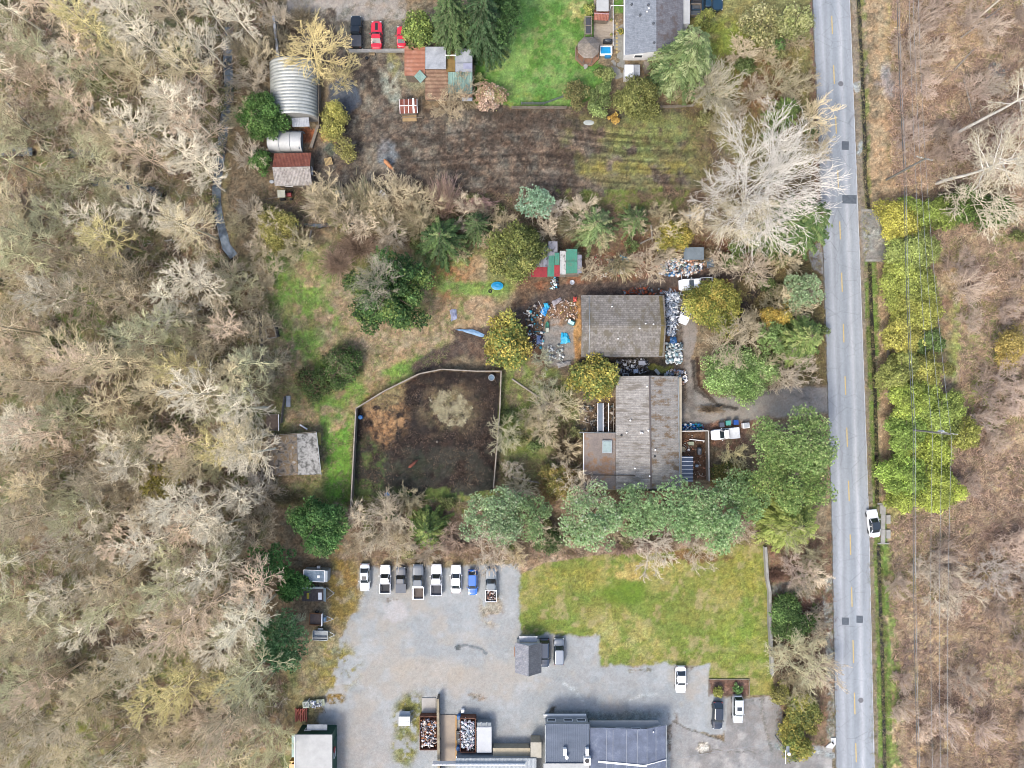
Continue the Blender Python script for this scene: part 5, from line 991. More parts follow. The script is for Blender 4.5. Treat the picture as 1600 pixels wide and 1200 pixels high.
def shingle_mat(name, a, b, c, bw=.9, rh=.3, spots=None, rot=0.0, stain=None):
    m, nt, bs = newmat(name)
    tc = nt.nodes.new('ShaderNodeTexCoord'); mp = nt.nodes.new('ShaderNodeMapping'); mp.inputs['Rotation'].default_value = (0, 0, rot); nt.links.new(tc.outputs['Object'], mp.inputs[0])
    br = N(nt, 'ShaderNodeTexBrick', Scale=1.0); nt.links.new(mp.outputs[0], br.inputs['Vector'])
    br.inputs['Brick Width'].default_value = bw; br.inputs['Row Height'].default_value = rh; br.inputs['Mortar Size'].default_value = .012
    br.inputs['Color1'].default_value = (*C(a), 1); br.inputs['Color2'].default_value = (*C(b), 1); br.inputs['Mortar'].default_value = (*C(c), 1)
    n = noise_node(nt, 1.6, 6, .7); col = mixc(nt, br.outputs[0], ramp(nt, n, [(.3, g(.72)), (.7, g(1.22))]), 1.0)
    n2 = noise_node(nt, 12, 2, .6); col = mixc(nt, col, ramp(nt, n2, [(.3, g(.78)), (.7, g(1.2))]), 1.0)
    if stain:
        s = noise_node(nt, stain[1], 5, .7, stretch=stain[3] if len(stain) > 3 else None); col = mixc(nt, col, C(stain[0]), ramp(nt, s, [(stain[2], g(0)), (stain[2]+.1, g(.85))]), 'MIX')
    nt.links.new(col, bs.inputs['Base Color']); bs.inputs['Roughness'].default_value = .9; bump(nt, bs, br.outputs['Fac'], .3, .02)
    return m
R_MOSS = shingle_mat('mossy_shakes', 'a6a19a', '88837c', '4e4a45', .5, .34, stain=('77705f', .7, .5, (1, .6, 1)))
R_HOUSE = shingle_mat('weathered_shingles', 'bcb8b2', 'a8a49e', '87837d', .8, .3, stain=('837c72', .5, .5, (.4, 1.8, 1)))
R_HOUSEE = shingle_mat('weathered_shingles_east', 'b6b2ac', 'a6a29b', '86817a', .6, .2, stain=('826a4c', .8, .5, (.6, 1, 1)))  # base a touch darker than west: shade put into colour; brown litter stain is real
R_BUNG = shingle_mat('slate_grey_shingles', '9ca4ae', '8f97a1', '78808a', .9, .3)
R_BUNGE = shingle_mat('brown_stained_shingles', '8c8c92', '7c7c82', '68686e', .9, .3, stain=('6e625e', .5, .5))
R_SHED = shingle_mat('lilac_grey_shingles', 'a8abb2', '979ba6', '7c8088', .4, .3)
R_SHED_SHADE = shingle_mat('shaded_grey_shingles', '74787e', '686c74', '585c64', .4, .3)  # same shed shingles, darkened: shade of the east slope put into the colour
R_FLAT = mottled('brown_felt', [(.35, '90857f'), (.5, 'a0948a'), (.62, 'a8805c'), (.72, 'b0a296')], .55, fine=(6, .2))
R_DARK = mottled('blue_grey_roll_roof', [(.3, '5f6b7c'), (.6, '748092'), (.8, '8792a2')], .5, fine=(8, .12), stretch=(.25, 1, 1), bmp=.02)
R_DARK2 = mottled('slate_roof_panels', [(.3, '646e80'), (.55, '78839a'), (.75, '97a1b2')], .7, fine=(6, .16), bmp=.02)
R_HUT = mottled('pale_felt', [(.3, 'c4c6c4'), (.7, 'd8dad8')], .8, fine=(9, .05), bmp=.05)
W_WHITE = paint('eceef0', .6, k=1.3, var=.06); W_TIMBER = mottled('timber_boards', [(.3, '6c6054'), (.7, '988c7c')], 1.0, stretch=(6, 6, .6), bmp=.2); W_GREEN = paint('1f5a48', .55, var=.15); W_BEIGE = paint('cfc4ac', .7); W_OLIVE = paint('b0a658', .7); W_GREY = paint('b8bec2', .6)
M_WIN = newmat('window_glass')[0]; _w = M_WIN.node_tree.nodes['Principled BSDF']; _w.inputs['Base Color'].default_value = (.04, .05, .06, 1); _w.inputs['Roughness'].default_value = .08

def panel(name, a, b, c, d, mat, root, ribs=0, amp=.03, th=.06, sag=0.0):
    """sheet with corners a-b on the eave and d-c on the ridge; ribs run up the slope"""
    a, b, c, d = map(Vector, (a, b, c, d)); n = (b-a).cross(d-a).normalized()
    if n.z < 0: n = -n
    nu = max(1, ribs*4) if ribs else 1; nv = 3; V = []; 
    for j in range(nv+1):
        for i in range(nu+1):
            u, v = i/nu, j/nv; p = a.lerp(b, u).lerp(d.lerp(c, u), v)
            o = amp*math.sin(2*math.pi*ribs*u) if ribs else 0
            V.append(p+n*(o-sag*math.sin(v*math.pi)))
    F = []
    for j in range(nv):
        for i in range(nu): k = j*(nu+1)+i; F.append((k, k+1, k+nu+2, k+nu+1))
    m0 = len(V); V2 = [v-n*th for v in V]; F2 = [tuple(m0+i for i in f[::-1]) for f in F]
    w = nu+1; E = []
    for i in range(nu): E.append((i+1, i, m0+i, m0+i+1)); k = nv*w+i; E.append((k, k+1, m0+k+1, m0+k))
    for j in range(nv): E.append((j*w, (j+1)*w, m0+(j+1)*w, m0+j*w)); k = j*w+nu; E.append((k+w, k, m0+k, m0+k+w))
    mb = MB(); mb.add(V+V2, F+F2+E); return mk(name, mb, mat, root)

def window(root, c, w, h, ny, name='window', frame=None):
    """window in a wall facing ny = (dx, dy); local coordinates"""
    f = MB(); d = Vector((ny[0], ny[1], 0)); t = Vector((-ny[1], ny[0], 0)); c = Vector(c)
    for s in (-1, 1):
        f.bar(c+t*s*w/2+Vector((0, 0, -h/2-.05)), c+t*s*w/2+Vector((0, 0, h/2+.05)), .07, .1); f.bar(c-t*w/2+Vector((0, 0, s*h/2)), c+t*w/2+Vector((0, 0, s*h/2)), .1, .07)
    o = mk(name, f, frame or M_WHITE, root); q = MB(); q.bar(c-t*(w/2-.03)-d*.01, c+t*(w/2-.03)-d*.01, .04, h-.06); mk('pane', q, M_WIN, o); return o
def door(root, c, w, h, ny, mat):
    d = Vector((ny[0], ny[1], 0)); t = Vector((-ny[1], ny[0], 0)); c = Vector(c); f = MB(); f.bar(c-t*w/2+Vector((0, 0, h/2)), c+t*w/2+Vector((0, 0, h/2)), .06, h)
    o = mk('door', f, mat, root); q = MB(); q.box(c+t*w*.38+d*.07+Vector((0, 0, 1)), (.1, .1, .05)); mk('handle', q, M_GALV, o); return o

def gable(name, label, cat, x0, y0, x1, y1, he, hr, axis, mA, mB_, wall, ribs=0, over=.3, rz=0.0, sag=0.0, cap=None, doors=True, amp=.03):
    """pitched building; pixel box of its eaves; axis 'h' or 'v' = ridge direction in the photo. mA = north or west slope"""
    a = P(x0, y1, he); b = P(x1, y0, he); cx, cy = (a[0]+b[0])/2, (a[1]+b[1])/2; W, D = b[0]-a[0], b[1]-a[1]
    root = thing(name, label, cat, (cx, cy, 0), rz); w, d = W/2, D/2
    if axis == 'h':
        panel('roof', (w, d, he), (-w, d, he), (-w, 0, hr), (w, 0, hr), mA, root, ribs, amp, sag=sag)
        panel('roof', (-w, -d, he), (w, -d, he), (w, 0, hr-.01), (-w, 0, hr-.01), mB_, root, ribs, amp, sag=sag)
        if cap: mk('ridge_cap', MB().tube((-w-.02, 0, hr), (w+.02, 0, hr), .09, n=6), cap, root)
    else:
        panel('roof', (-w, d, he), (-w, -d, he), (0, -d, hr), (0, d, hr), mA, root, ribs, amp, sag=sag)
        panel('roof', (w, -d, he), (w, d, he), (0, d, hr-.01), (0, -d, hr-.01), mB_, root, ribs, amp, sag=sag)
        if cap: mk('ridge_cap', MB().tube((0, -d-.02, hr), (0, d+.02, hr), .09, n=6), cap, root)
    wi, di = w-over, d-over; mb = MB(); k = (hr-he)
    zt = he-.1; zr = hr-.22
    if axis == 'h':
        vs = [(sx*wi, sy*di, z) for z in (-.1, zt) for sx, sy in ((-1, -1), (1, -1), (1, 1), (-1, 1))]+[(-wi, 0, zr), (wi, 0, zr)]
        mb.add(vs, [(0, 1, 5, 4), (2, 3, 7, 6), (1, 2, 6, 9, 5), (3, 0, 4, 8, 7)])
    else:
        vs = [(sx*wi, sy*di, z) for z in (-.1, zt) for sx, sy in ((-1, -1), (1, -1), (1, 1), (-1, 1))]+[(0, -di, zr), (0, di, zr)]
        mb.add(vs, [(0, 1, 5, 8, 4), (2, 3, 7, 9, 6), (1, 2, 6, 5), (3, 0, 4, 7)])
    mk('wall', mb, wall, root)
    if doors:
        door(root, (wi*.3, -di-.02, 0), .9, min(2.0, he*.85), (0, -1), paint('8c8478', .6))
        if he > 2: window(root, (-wi*.4, -di-.02, he*.55), min(1.2, wi*.7), .8, (0, -1)); window(root, (wi+.02, 0, he*.55), min(1.2, di*.7), .8, (1, 0)); window(root, (-wi-.02, 0, he*.55), min(1.2, di*.7), .8, (-1, 0))
    return root, w, d
def flat(name, label, cat, x0, y0, x1, y1, h, roof, wall, th=.15, over=.1, slope=0.0, rz=0.0, parapet=None, doors=True, ribs=0):
    a = P(x0, y1, h); b = P(x1, y0, h); cx, cy = (a[0]+b[0])/2, (a[1]+b[1])/2; w, d = (b[0]-a[0])/2, (b[1]-a[1])/2
    root = thing(name, label, cat, (cx, cy, 0), rz)
    panel('roof', (-w, -d, h-slope), (w, -d, h-slope), (w, d, h), (-w, d, h), roof, root, ribs, .03, th=th)
    mb = MB(); z1 = h-th-.01; wi, di = w-over, d-over
    vs = [(-wi, -di, -.1), (wi, -di, -.1), (wi, di, -.1), (-wi, di, -.1), (-wi, -di, z1-slope), (wi, -di, z1-slope), (wi, di, z1), (-wi, di, z1)]
    mb.add(vs, [(0, 1, 5, 4), (1, 2, 6, 5), (2, 3, 7, 6), (3, 0, 4, 7)]); mk('wall', mb, wall, root)
    if parapet:
        mb = MB(); t = .12; hh = .14
        for c, s in (((0, d, 0), (w*2+t, t)), ((0, -d, -slope), (w*2+t, t)), ((-w, 0, -slope/2), (t, d*2-t)), ((w, 0, -slope/2), (t, d*2-t))): mb.box((c[0], c[1], h+c[2]+hh/2-.03), (s[0], s[1], hh+.06))
        mk('parapet', mb, parapet, root)
    if doors: door(root, (0, -di-.02, 0), .9, min(2, h*.8), (0, -1), paint('8c8478', .6)); window(root, (wi*.55, di+.02, h*.55), min(1.4, wi*.5), .7, (0, 1))
    return root, w, d

# ribbed arched shed: steel arches one behind the other
a = P(421, 186, 1); b = P(494, 98, 3); W = 7.9; D = 9.4; cx, cy = P(458, 141, 2)
root = thing('arched_shed', 'long arched shed of ribbed pale steel hoops, right of the dense cedar', 'shed', (cx, cy, 0), .03)
V = []; F = []; nr = 17; nu = 26; nj = nr*8; Hh = 4.3
for j in range(nj+1):
    y = -D/2+D*j/nj; o = .13*abs(math.sin(math.pi*nr*j/nj))**.7
    for i in range(nu+1):
        t = math.pi*i/nu; cxx = -math.cos(t); z = max(0.0, math.sin(t))**.62
        rr = 1+o/4; V.append((cxx*W/2*rr, y, max(.0, z*Hh*rr-.05)))
for j in range(nj):
    for i in range(nu): k = j*(nu+1)+i; F.append((k, k+1, k+nu+2, k+nu+1))
mk('arched_roof', MB().add(V, F), R_RIB, root)
for s in (-1, 1):
    mb = MB(); ring = [(-math.cos(math.pi*i/20)*W/2*.97, s*(D/2-.05), max(0.0, math.sin(math.pi*i/20))**.62*Hh*.97) for i in range(21)]; mb.add(ring, [tuple(range(21)) if s < 0 else tuple(range(21))[::-1]]); mk('end_wall', mb, mottled('weathered_grey_boards', [(.3, '8c8c88'), (.7, 'b4b4ae')], 1.5, stretch=(8, 1, .5), bmp=.1) if s < 0 else W_GREY, root)
panel('lean_to_roof', (-.3, -D/2-1.5, 2.0), (2.6, -D/2-1.5, 2.0), (2.6, -D/2-.1, 2.4), (-.3, -D/2-.1, 2.4), R_GREY, root, 10, .02)
mb = MB(); [mb.tube((x, -D/2-1.4, 0), (x, -D/2-1.4, 2.0), .05) for x in (-.2, 2.5)]; mk('post', mb, M_WOOD, root)
mk('door', MB().box((-1.8, -D/2-.02, 1.2), (1.8, .08, 2.4)), M_WOOD, root)
# white tarp shelter
cx, cy = P(446, 221, 1.6); root = thing('tarp_shelter', 'small white tarp shelter with rounded roof between the arched shed and the rusty shed', 'shelter', (cx, cy, 0), -.03)
prof = [(-1.75, .1), (-1.7, 1.5), (-1.1, 2.35), (0, 2.6), (1.1, 2.35), (1.7, 1.5), (1.75, .1)]; L = 5.7
V = []; F = []; nx = 12
for j in range(nx+1):
    for yy, z in prof: V.append((-L/2+L*j/nx, yy+.2, z-.05*abs(math.sin(math.pi*j/2.999))))
for j in range(nx):
    for i in range(len(prof)-1): k = j*len(prof)+i; F.append((k, k+len(prof), k+len(prof)+1, k+1))
mk('tarp_cover', MB().add(V, [f[::-1] for f in F]), R_TARP, root, smooth=True)
mb = MB()
for j in (0, 4, 8, 12, ):
    q = [(-L/2+L*j/12, yy*1.01+.2, z*1.01) for yy, z in prof]
    for p, r in zip(q[:-1], q[1:]): mb.tube(p, r, .03, n=5)
mk('frame', mb, M_GALV, root)
mk('door_flap', MB().box((L/2-.35, .2, 1.2), (.03, 3.0, 2.2)), paint('9cacb4', .6), root)
# rusty shed
root, w, d = gable('rusty_shed', 'gabled shed, north slope red rust and south slope pale lichen, below the tarp shelter', 'shed', 429, 239, 487, 290, 2.3, 3.4, 'h', R_RUST, R_LICH, W_TIMBER, ribs=26, rz=.02, cap=R_LICH)
# patchwork barn
cx, cy = P(685, 115, 3); root = thing('patchwork_barn', 'barn with patchwork roof of rusty, grey and pale green sheets beside the north lawn', 'barn', (cx, cy, 0))
def LP(px, py, h): q = P(px, py, h); return (q[0]-cx, q[1]-cy, h)
def bpanel(nm, x0, y0, x1, y1, hs, hn, mat, ribs, horiz=False):
    if horiz: panel(nm, LP(x0, y0, hn), LP(x0, y1, hn), LP(x1, y1, hs), LP(x1, y0, hs), mat, root, ribs)
    else: panel(nm, LP(x0, y1, hs), LP(x1, y1, hs), LP(x1, y0, hn), LP(x0, y0, hn), mat, root, ribs)
R_ORANGE = mottled('orange_rust_sheet', [(.3, 'ab6a54'), (.55, 'c08468'), (.75, 'cfa090')], .8, fine=(3, .12, (1, 5, 1)), bmp=.05)
bpanel('roof', 632, 72, 664, 118, 3.0, 3.2, R_ORANGE, 7, True); bpanel('roof', 664.5, 73, 697, 108, 3.0, 3.3, R_GREY, 0)
bpanel('roof', 697.5, 72, 711, 112, 2.5, 2.6, mottled('mossy_ochre_boards', [(.3, '7c6438'), (.6, 'a48850'), (.8, '8c8454')], 1.2), 0)
bpanel('roof', 711.5, 76, 738, 112, 3.4, 3.6, R_GREY, 0); bpanel('roof', 664.5, 108.5, 700, 156, 2.4, 2.9, R_RUSTB, 8, True); bpanel('roof', 700.5, 112.5, 738, 146, 2.5, 2.9, R_GREEN, 14); bpanel('roof', 719, 146.5, 738, 152, 2.3, 2.45, R_RUSTB, 6); bpanel('roof', 722, 152.5, 738, 158, 2.0, 2.2, R_GREY, 0)
panel('skylight_panel', LP(647, 119, 3.3), LP(657, 130, 3.3), LP(666, 120, 3.35), LP(656, 109, 3.35), R_GREEN, root, 6)
mk('roof_beam', MB().bar(LP(696, 86.5, 3.5), LP(712, 86.5, 3.75), .16, .1), M_WHITE, root); mk('roof_beam', MB().bar(LP(711, 98.5, 3.66), LP(738, 98.5, 3.66), .05, .05), M_GALV, root)
mb = MB()
for x0, y0, x1, y1, h in ((633, 73, 663, 117, 2.9), (666, 75, 737, 107, 2.3), (666, 110, 737, 150, 2.2)):
    p, q = LP(x0, y1, h), LP(x1, y0, h); z = h
    mb.add([(p[0], p[1], -.1), (q[0], p[1], -.1), (q[0], q[1], -.1), (p[0], q[1], -.1), (p[0], p[1], z), (q[0], p[1], z), (q[0], q[1], z), (p[0], q[1], z)], [(0, 1, 5, 4), (1, 2, 6, 5), (2, 3, 7, 6), (3, 0, 4, 7)])
mk('wall', mb, W_TIMBER, root); door(root, (*LP(690, 150.6, 0)[:2], 0), 1.2, 2.0, (0, -1), M_WOOD)
mk('skylight_frame', MB().box(LP(731, 103, 3.62), (1.5, 1.0, .06)), paint('b4b8d0', .4), root)
# small red hutch
root, w, d = gable('red_hutch', 'tiny shed with red slatted roof crossed by white battens, south of the barn', 'shed', 624, 155, 651, 177, 1.7, 1.9, 'h', R_RUST, R_RUST, W_TIMBER, ribs=14, over=.15, doors=False, rz=.03)
mb = MB(); [mb.bar((-w+.1+i*w*2/4, -d-.02, 1.72), (-w+.1+i*w*2/4, 0, 1.94), .07, .05) for i in range(5)]; [mb.bar((-w+.1+i*w*2/4, d+.02, 1.72), (-w+.1+i*w*2/4, 0, 1.94), .07, .05) for i in range(5)]; mb.bar((-w, 0, 1.97), (w, 0, 1.97), .1, .04); mb.bar((w*.65, -d, 1.75), (w*.65, d, 1.99), .3, .03); mk('batten', mb, M_WHITE, root)
mk('bedding_floor', MB().box((0, -d-.3, .15), (2.4, .9, .3)), paint('c0a478', .9), root)
mb = MB(); [mb.tube((x, y, 0), (x, y, .9), .06) for x in (-1.6, 1.9) for y in (-2, 1.6)]; mb.bar((-1.6, -2, .8), (1.9, -2, .8), .05, .1); mb.bar((1.9, -2, .8), (1.9, 1.6, .8), .05, .1)
mk('pen_rail', mb, M_WOOD, loc=P(643, 168), label='low wooden pen rail around the red slatted hutch', cat='pen')
# grey bungalow at the top
cx, cy = P(1020, 20, 2.8); root = thing('bungalow', 'slate grey shingled bungalow with a white south wall at the top of the photo', 'house', (cx, cy, 0))
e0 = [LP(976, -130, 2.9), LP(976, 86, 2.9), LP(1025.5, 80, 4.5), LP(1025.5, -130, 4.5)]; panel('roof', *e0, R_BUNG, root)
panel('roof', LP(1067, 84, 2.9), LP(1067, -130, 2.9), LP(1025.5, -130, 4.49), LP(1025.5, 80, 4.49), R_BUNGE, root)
p, q, r, s = LP(978, 84, 2.8), LP(1065, 82, 2.8), LP(1065, -128, 2.8), LP(978, -128, 2.8); rd = LP(1025.5, 79, 4.2); rn = LP(1025.5, -128, 4.2)
p = (p[0], p[1]+.2, 2.8); q = (q[0], p[1], 2.8)
mb = MB(); mb.add([(p[0], p[1], -.1), (q[0], q[1], -.1), (r[0], r[1], -.1), (s[0], s[1], -.1), p, q, r, s, (rd[0], p[1], 4.2), rn], [(0, 1, 5, 8, 4), (1, 2, 6, 5), (2, 3, 7, 9, 6), (3, 0, 4, 7)]); mk('wall', mb, W_WHITE, root)
window(root, (-2.2, p[1]-.02, 1.5), 1.4, 1.0, (0, -1)); window(root, (2.0, p[1]-.02, 1.5), 1.4, 1.0, (0, -1))
for x, y, h in ((1021, 37, 4.3), (1022, 67, 4.3), (1000, 24, 3.7), (987, 7, 3.25), (1013, 8, 4.1)): mk('vent', MB().lathe(LP(x, y, h), [(.22, -.1), (.22, .15), (.16, .25), (.0, .27)], 10), paint('5c626a', .6), root)
for x, y, h in ((1014, 13, 4.1), (1011, 18, 4.0)): mk('vent_pipe', MB().tube(LP(x, y, h-.2), LP(x, y, h+.3), .12), M_WHITE, root)
mb = MB(); z = .22; A, B_, C_ = LP(976, -130, 2.92), LP(976, 86, 2.92), LP(976, 86, 2.92); mk('gutter', MB().bar(A, B_, .12, .1), M_WHITE, root)
flat('lean_to', 'narrow white flat canopy along the east side of the bungalow', 'canopy', 1067.5, -40, 1078, 37, 2.5, R_HUT, W_WHITE, doors=False)
root, w, d = flat('garden_shed', 'tiny white roofed shed at the south-west corner of the bungalow', 'shed', 976, 101, 990, 121, 2.0, paint('f2f6fa', .5, k=1.2), W_WHITE, doors=False); 
flat('metal_cabinet', 'low grey roofed lean-to right beside the tiny white roofed shed', 'cabinet', 990.5, 101, 1000, 118, 1.6, R_GREY, W_GREY, doors=False)
mk('wooden_gate', MB().box((0, 0, .9), (.7, 1.5, 1.8)), M_WOOD, loc=P(1008, 109), label='short wooden gate panel between the white shed and the green cedar', cat='gate', rz=.3)
# garden structures: gazebo, deck, pergola, tub
cx, cy = P(920, 72, 3); root = thing('gazebo', 'eight sided wooden gazebo with shingled roof on the north lawn', 'gazebo', (cx, cy, 0), .0)
R_ = 1.95; ang = [math.radians(22.5+45*i) for i in range(8)]; ap = (0, 0, 3.9)
mb = MB(); V = [(math.cos(t)*R_, math.sin(t)*R_, 2.5) for t in ang]; mb.add(V+[ap]+[(x*.99, y*.99, 2.4) for x, y, z in V], [(i, (i+1) % 8, 8) for i in range(8)]+[((i+1) % 8, i, 9+i, 9+(i+1) % 8) for i in range(8)]+[tuple(range(16, 8, -1))])
mk('roof', mb, shingle_mat('cedar_shakes', 'aca398', '968c80', '6e665c', .3, .18), root); mk('roof_finial', MB().lathe((0, 0, 3.85), [(.14, 0), (.1, .2), (0, .3)], 8), M_WOOD, root)
for i, t in enumerate(ang): mk('post', MB().tube((math.cos(t)*1.8, math.sin(t)*1.8, 0), (math.cos(t)*1.8, math.sin(t)*1.8, 2.5), .07, n=6), M_WOOD, root)
Rd = 2.2; mb = MB(); mb.prism([(math.cos(t)*Rd, math.sin(t)*Rd) for t in ang], .02, .35); mk('floor', mb, paint('b08468', .8), root)
mb = MB()
for i in range(8):
    if i in (0, 7): continue
    a_, b_ = ang[i-1], ang[i]; p0, p1 = (math.cos(a_)*2.15, math.sin(a_)*2.15), (math.cos(b_)*2.15, math.sin(b_)*2.15)
    for z in (.55, 1.15): mb.bar((*p0, z), (*p1, z), .07, .07)
    for k in range(7): x = p0[0]+(p1[0]-p0[0])*k/7; y = p0[1]+(p1[1]-p0[1])*k/7; mb.tube((x, y, .35), (x, y, 1.15), .03, n=4)
mk('railing', mb, M_WOOD, root)
cx, cy = P(944, 40, .5); w0 = P(928, 72, .5); w1 = P(958, -30, .5)
root = thing('deck', 'raised wooden deck with diagonal boards between the gazebo and the bungalow', 'deck', (cx, cy, 0))
mk('deck_boards', MB().prism([(w0[0]-cx, w0[1]-cy), (w1[0]-cx, w0[1]-cy), (w1[0]-cx, w1[1]-cy), (w0[0]-cx, w1[1]-cy)], .05, .5), mottled('deck_planks', [(.25, '8c7e6c'), (.5, 'b8ab98'), (.75, 'cdc1b0')], 1.0, stretch=(.6, 5, 1), rot=.7, fine=(4, .2)), root)
mk('white_trim', MB().bar((w1[0]-cx, w0[1]-cy, .56), (w1[0]-cx, w1[1]-cy, .56), .08, .1), M_WHITE, root)
flat('deck_roof', 'pale grey canopy over the deck at the very top of the photo', 'canopy', 932, -60, 951, 17, 2.6, R_HUT, M_WOOD, doors=False)
root, w, d = gable('playhouse', 'little playhouse with maroon sheet roof on the deck', 'playhouse', 928, 16, 951, 32, 1.9, 2.5, 'h', R_RUST, R_RUST, W_TIMBER, ribs=10, over=.15, cap=paint('c8a0a4', .5), rz=-.05, doors=False)
cx, cy = P(919, 41, 2); root = thing('pergola', 'narrow grey pergola leading north from the gazebo', 'pergola', (cx, cy, 0))
for sx in (-.55, .55): mk('beam', MB().bar((sx, -1.5, 2.2), (sx, 1.5, 2.2), .16, .16), M_WOOD, root)
for y in (-1.45, .0, 1.45): mk('beam', MB().bar((-.6, y, 2.3), (.6, y, 2.3), .12, .12), M_WOOD, root)
for sx in (-.55, .55):
    for y in (-1.45, 1.45): mk('post', MB().tube((sx, y, 0), (sx, y, 2.2), .07, n=6), M_WOOD, root)
mk('slatted_cover', MB().box((0, 0, 2.12), (.8, 2.8, .04)), paint('4c4e56', .7), root)
cx, cy = P(947.5, 77, 1); root = thing('hot_tub', 'hot tub with bright blue cover and white rim next to the gazebo', 'hot tub', (cx, cy, 0))
mk('tub', MB().box((0, 0, .4), (2.1, 1.5, .8)), M_WHITE, root, bevel=.08); mk('cover', MB().box((-.1, -.1, .83), (1.7, 1.1, .08)), paint('20a0dc', .35, k=1.2), root, bevel=.03); mk('step', MB().box((.3, -.95, .25), (1.0, .4, .5)), paint('2088c0', .5), root)
cx, cy = P(949, 66, .8); root = thing('barbecue', 'dark covered barbecue on the deck north of the hot tub', 'barbecue', (cx, cy, .5)); mk('lid', MB().lathe((0, 0, .9), [(.0, 0), (.35, 0), (.33, .2), (.15, .34), (0, .36)], 12, 1.6, .8), paint('4a5058', .5), root); mk('cabinet', MB().box((0, 0, .45), (1.5, .5, .86)), M_BLACK, root)
for k in range(9):
    x, y = P(963.5, 37+k*5.6); mk('stepping_stone', MB().box((0, 0, .04), (.34, .36, .09)), paint('d0bc84', .8), loc=(x, y), label='square yellowish stepping stone in the line between deck and bungalow', cat='stepping stone', group='stepping stones between deck and bungalow', bevel=.02)
mb = MB(); mb.prism([P(*q) for q in ((959, 30), (976, 30), (976, 120), (962, 124), (953, 98), (959, 90))], -.04, .016); tag(mk('garden_path', mb, mottled('gravel_path', [(.3, '8c8c84'), (.7, 'b0b0a8')], 2.0, fine=(14, .2))), kind='structure')
for x, y, lb in ((954, 35, 'cream plant pot at the north end of the deck edge'), (954, 58, 'cream plant pot on the deck near the barbecue')):
    r_ = thing('plant_pot', lb, 'plant pot', (*P(x, y), .5)); mk('pot', MB().lathe((0, 0, 0), [(.16, 0), (.24, .4), (.2, .4), (.18, .3), (0, .3)], 12), paint('e0c888', .6), r_); mk('plant', MB().lathe((0, 0, .3), [(0, 0), (.2, .15), (.14, .3), (0, .34)], 7), paint('7c8c44', .8), r_)
mk('bird_bath', MB().lathe((*P(914.5, 106), 0), [(.25, 0), (.1, .1), (.08, .5), (.38, .62), (.36, .66), (0, .6)], 16), M_CONC, label='pale stone bird bath on the lawn south of the gazebo', cat='bird bath')
mb = MB(); 
for x in (961, 975): mb.bar((*P(x, -20), 2.2), (*P(x, 10, 2.2), 2.2), .1, .1)
r_ = thing('trellis', 'white framed trellis between deck roof and bungalow', 'trellis', (*P(963, 8), 0)); 
for yy in (-1.2, .1, 1.3): mk('rail', MB().bar((-1.2, yy, 2.1), (1.4, yy, 2.1), .09, .09), M_WHITE, r_)
for xx in (-1.2, 1.4): mk('post', MB().bar((xx, -1.2, 0), (xx, -1.2, 2.1), .09, .09), M_WHITE, r_)
# mossy square roof (garage) with leaf filled gutter on the east
root, w, d = gable('mossy_garage', 'square building with mossy grey shake roof in the middle of the junk yard', 'garage', 908, 461, 1038, 558, 2.7, 3.9, 'h', R_MOSS, R_MOSS, W_TIMBER, over=.4, sag=.05)
for y in (.18, -.55): mk('roof_seam', MB().bar((-w+1.4, y, 3.86-abs(y)*.24), (w-.4, y, 3.86-abs(y)*.24), .14, .05), paint('bcb6ae', .8), root)
mk('barge_board', MB().bar((-w+1.3, d-.3, 2.84), (-w+1.3, 0, 3.97), .1, .05), M_GALV, root); mk('barge_board', MB().bar((-w+1.3, -d+.3, 2.84), (-w+1.3, 0, 3.97), .1, .05), M_GALV, root)
mb = MB(); mb.bar((w-.65, d-.2, 2.9), (w-.5, .1, 3.95), .55, .05); mb.bar((w-.65, -d+.2, 2.9), (w-.5, -.1, 3.95), .55, .05); mk('moss_strip', mb, paint('74683e', .95, var=.3), root)
for x, y in ((-1.9, 3.2), (2.6, -.5), (-.9, -2.2), (3.6, .3), (4.9, .2)): mk('roof_vent', MB().tube((x, y, 3.7-abs(y)*.22), (x, y, 4.25-abs(y)*.22), .11), M_WHITE, root)
# ridged house
cx, cy = P(1000, 680, 3); root = thing('ridged_house', 'long weathered house with dark ridge line and leaf litter on its east slope', 'house', (cx, cy, 0))
eW, eE, rg = 2.8, 2.8, 4.1
panel('roof', LP(962, 588, eW), LP(962, 764, eW), LP(1017, 764, rg), LP(1015, 587, rg), R_HOUSE, root, 70, .012)
panel('roof', LP(1062, 764, eE), LP(1059, 588, eE), LP(1015, 587, rg-.01), LP(1017, 764, rg-.01), R_HOUSEE, root, 70, .012)
panel('roof', LP(912, 764, 2.5), LP(961.6, 764, 2.8), LP(961.6, 677, 2.8), LP(912, 677, 2.5), R_FLAT, root)
mk('ridge_cap', MB().bar(LP(1015, 587, rg+.04), LP(1017.4, 765, rg+.04), .26, .1), paint('6c6462', .8), root)
mb = MB(); p, q = LP(914, 762, 0), LP(1060, 762, 0); t_ = LP(962.5, 590, 0); u_ = LP(914, 679, 0)
pts_ = [(p[0], p[1]), (q[0], q[1]), (q[0], t_[1]), (t_[0], t_[1]), (t_[0], u_[1]), (p[0], u_[1])]; mb.prism(pts_, -.1, 2.35); mk('wall', mb, W_BEIGE, root)
mb = MB(); 
for yy in (t_[1], p[1]): mb.add([(t_[0], yy, 2.34), (q[0], yy, 2.34), (LP(1016, 600, 3)[0], yy, 3.95)], [(0, 1, 2)])
mk('gable_wall', mb, W_BEIGE, root)
mk('roof_edge_trim', MB().bar(LP(912, 677, 2.58), LP(912, 742, 2.58), .14, .1), M_WHITE, root); mk('roof_edge_trim', MB().bar(LP(905, 676, 2.58), LP(962, 676.5, 2.84), .1, .08), M_GALV, root)
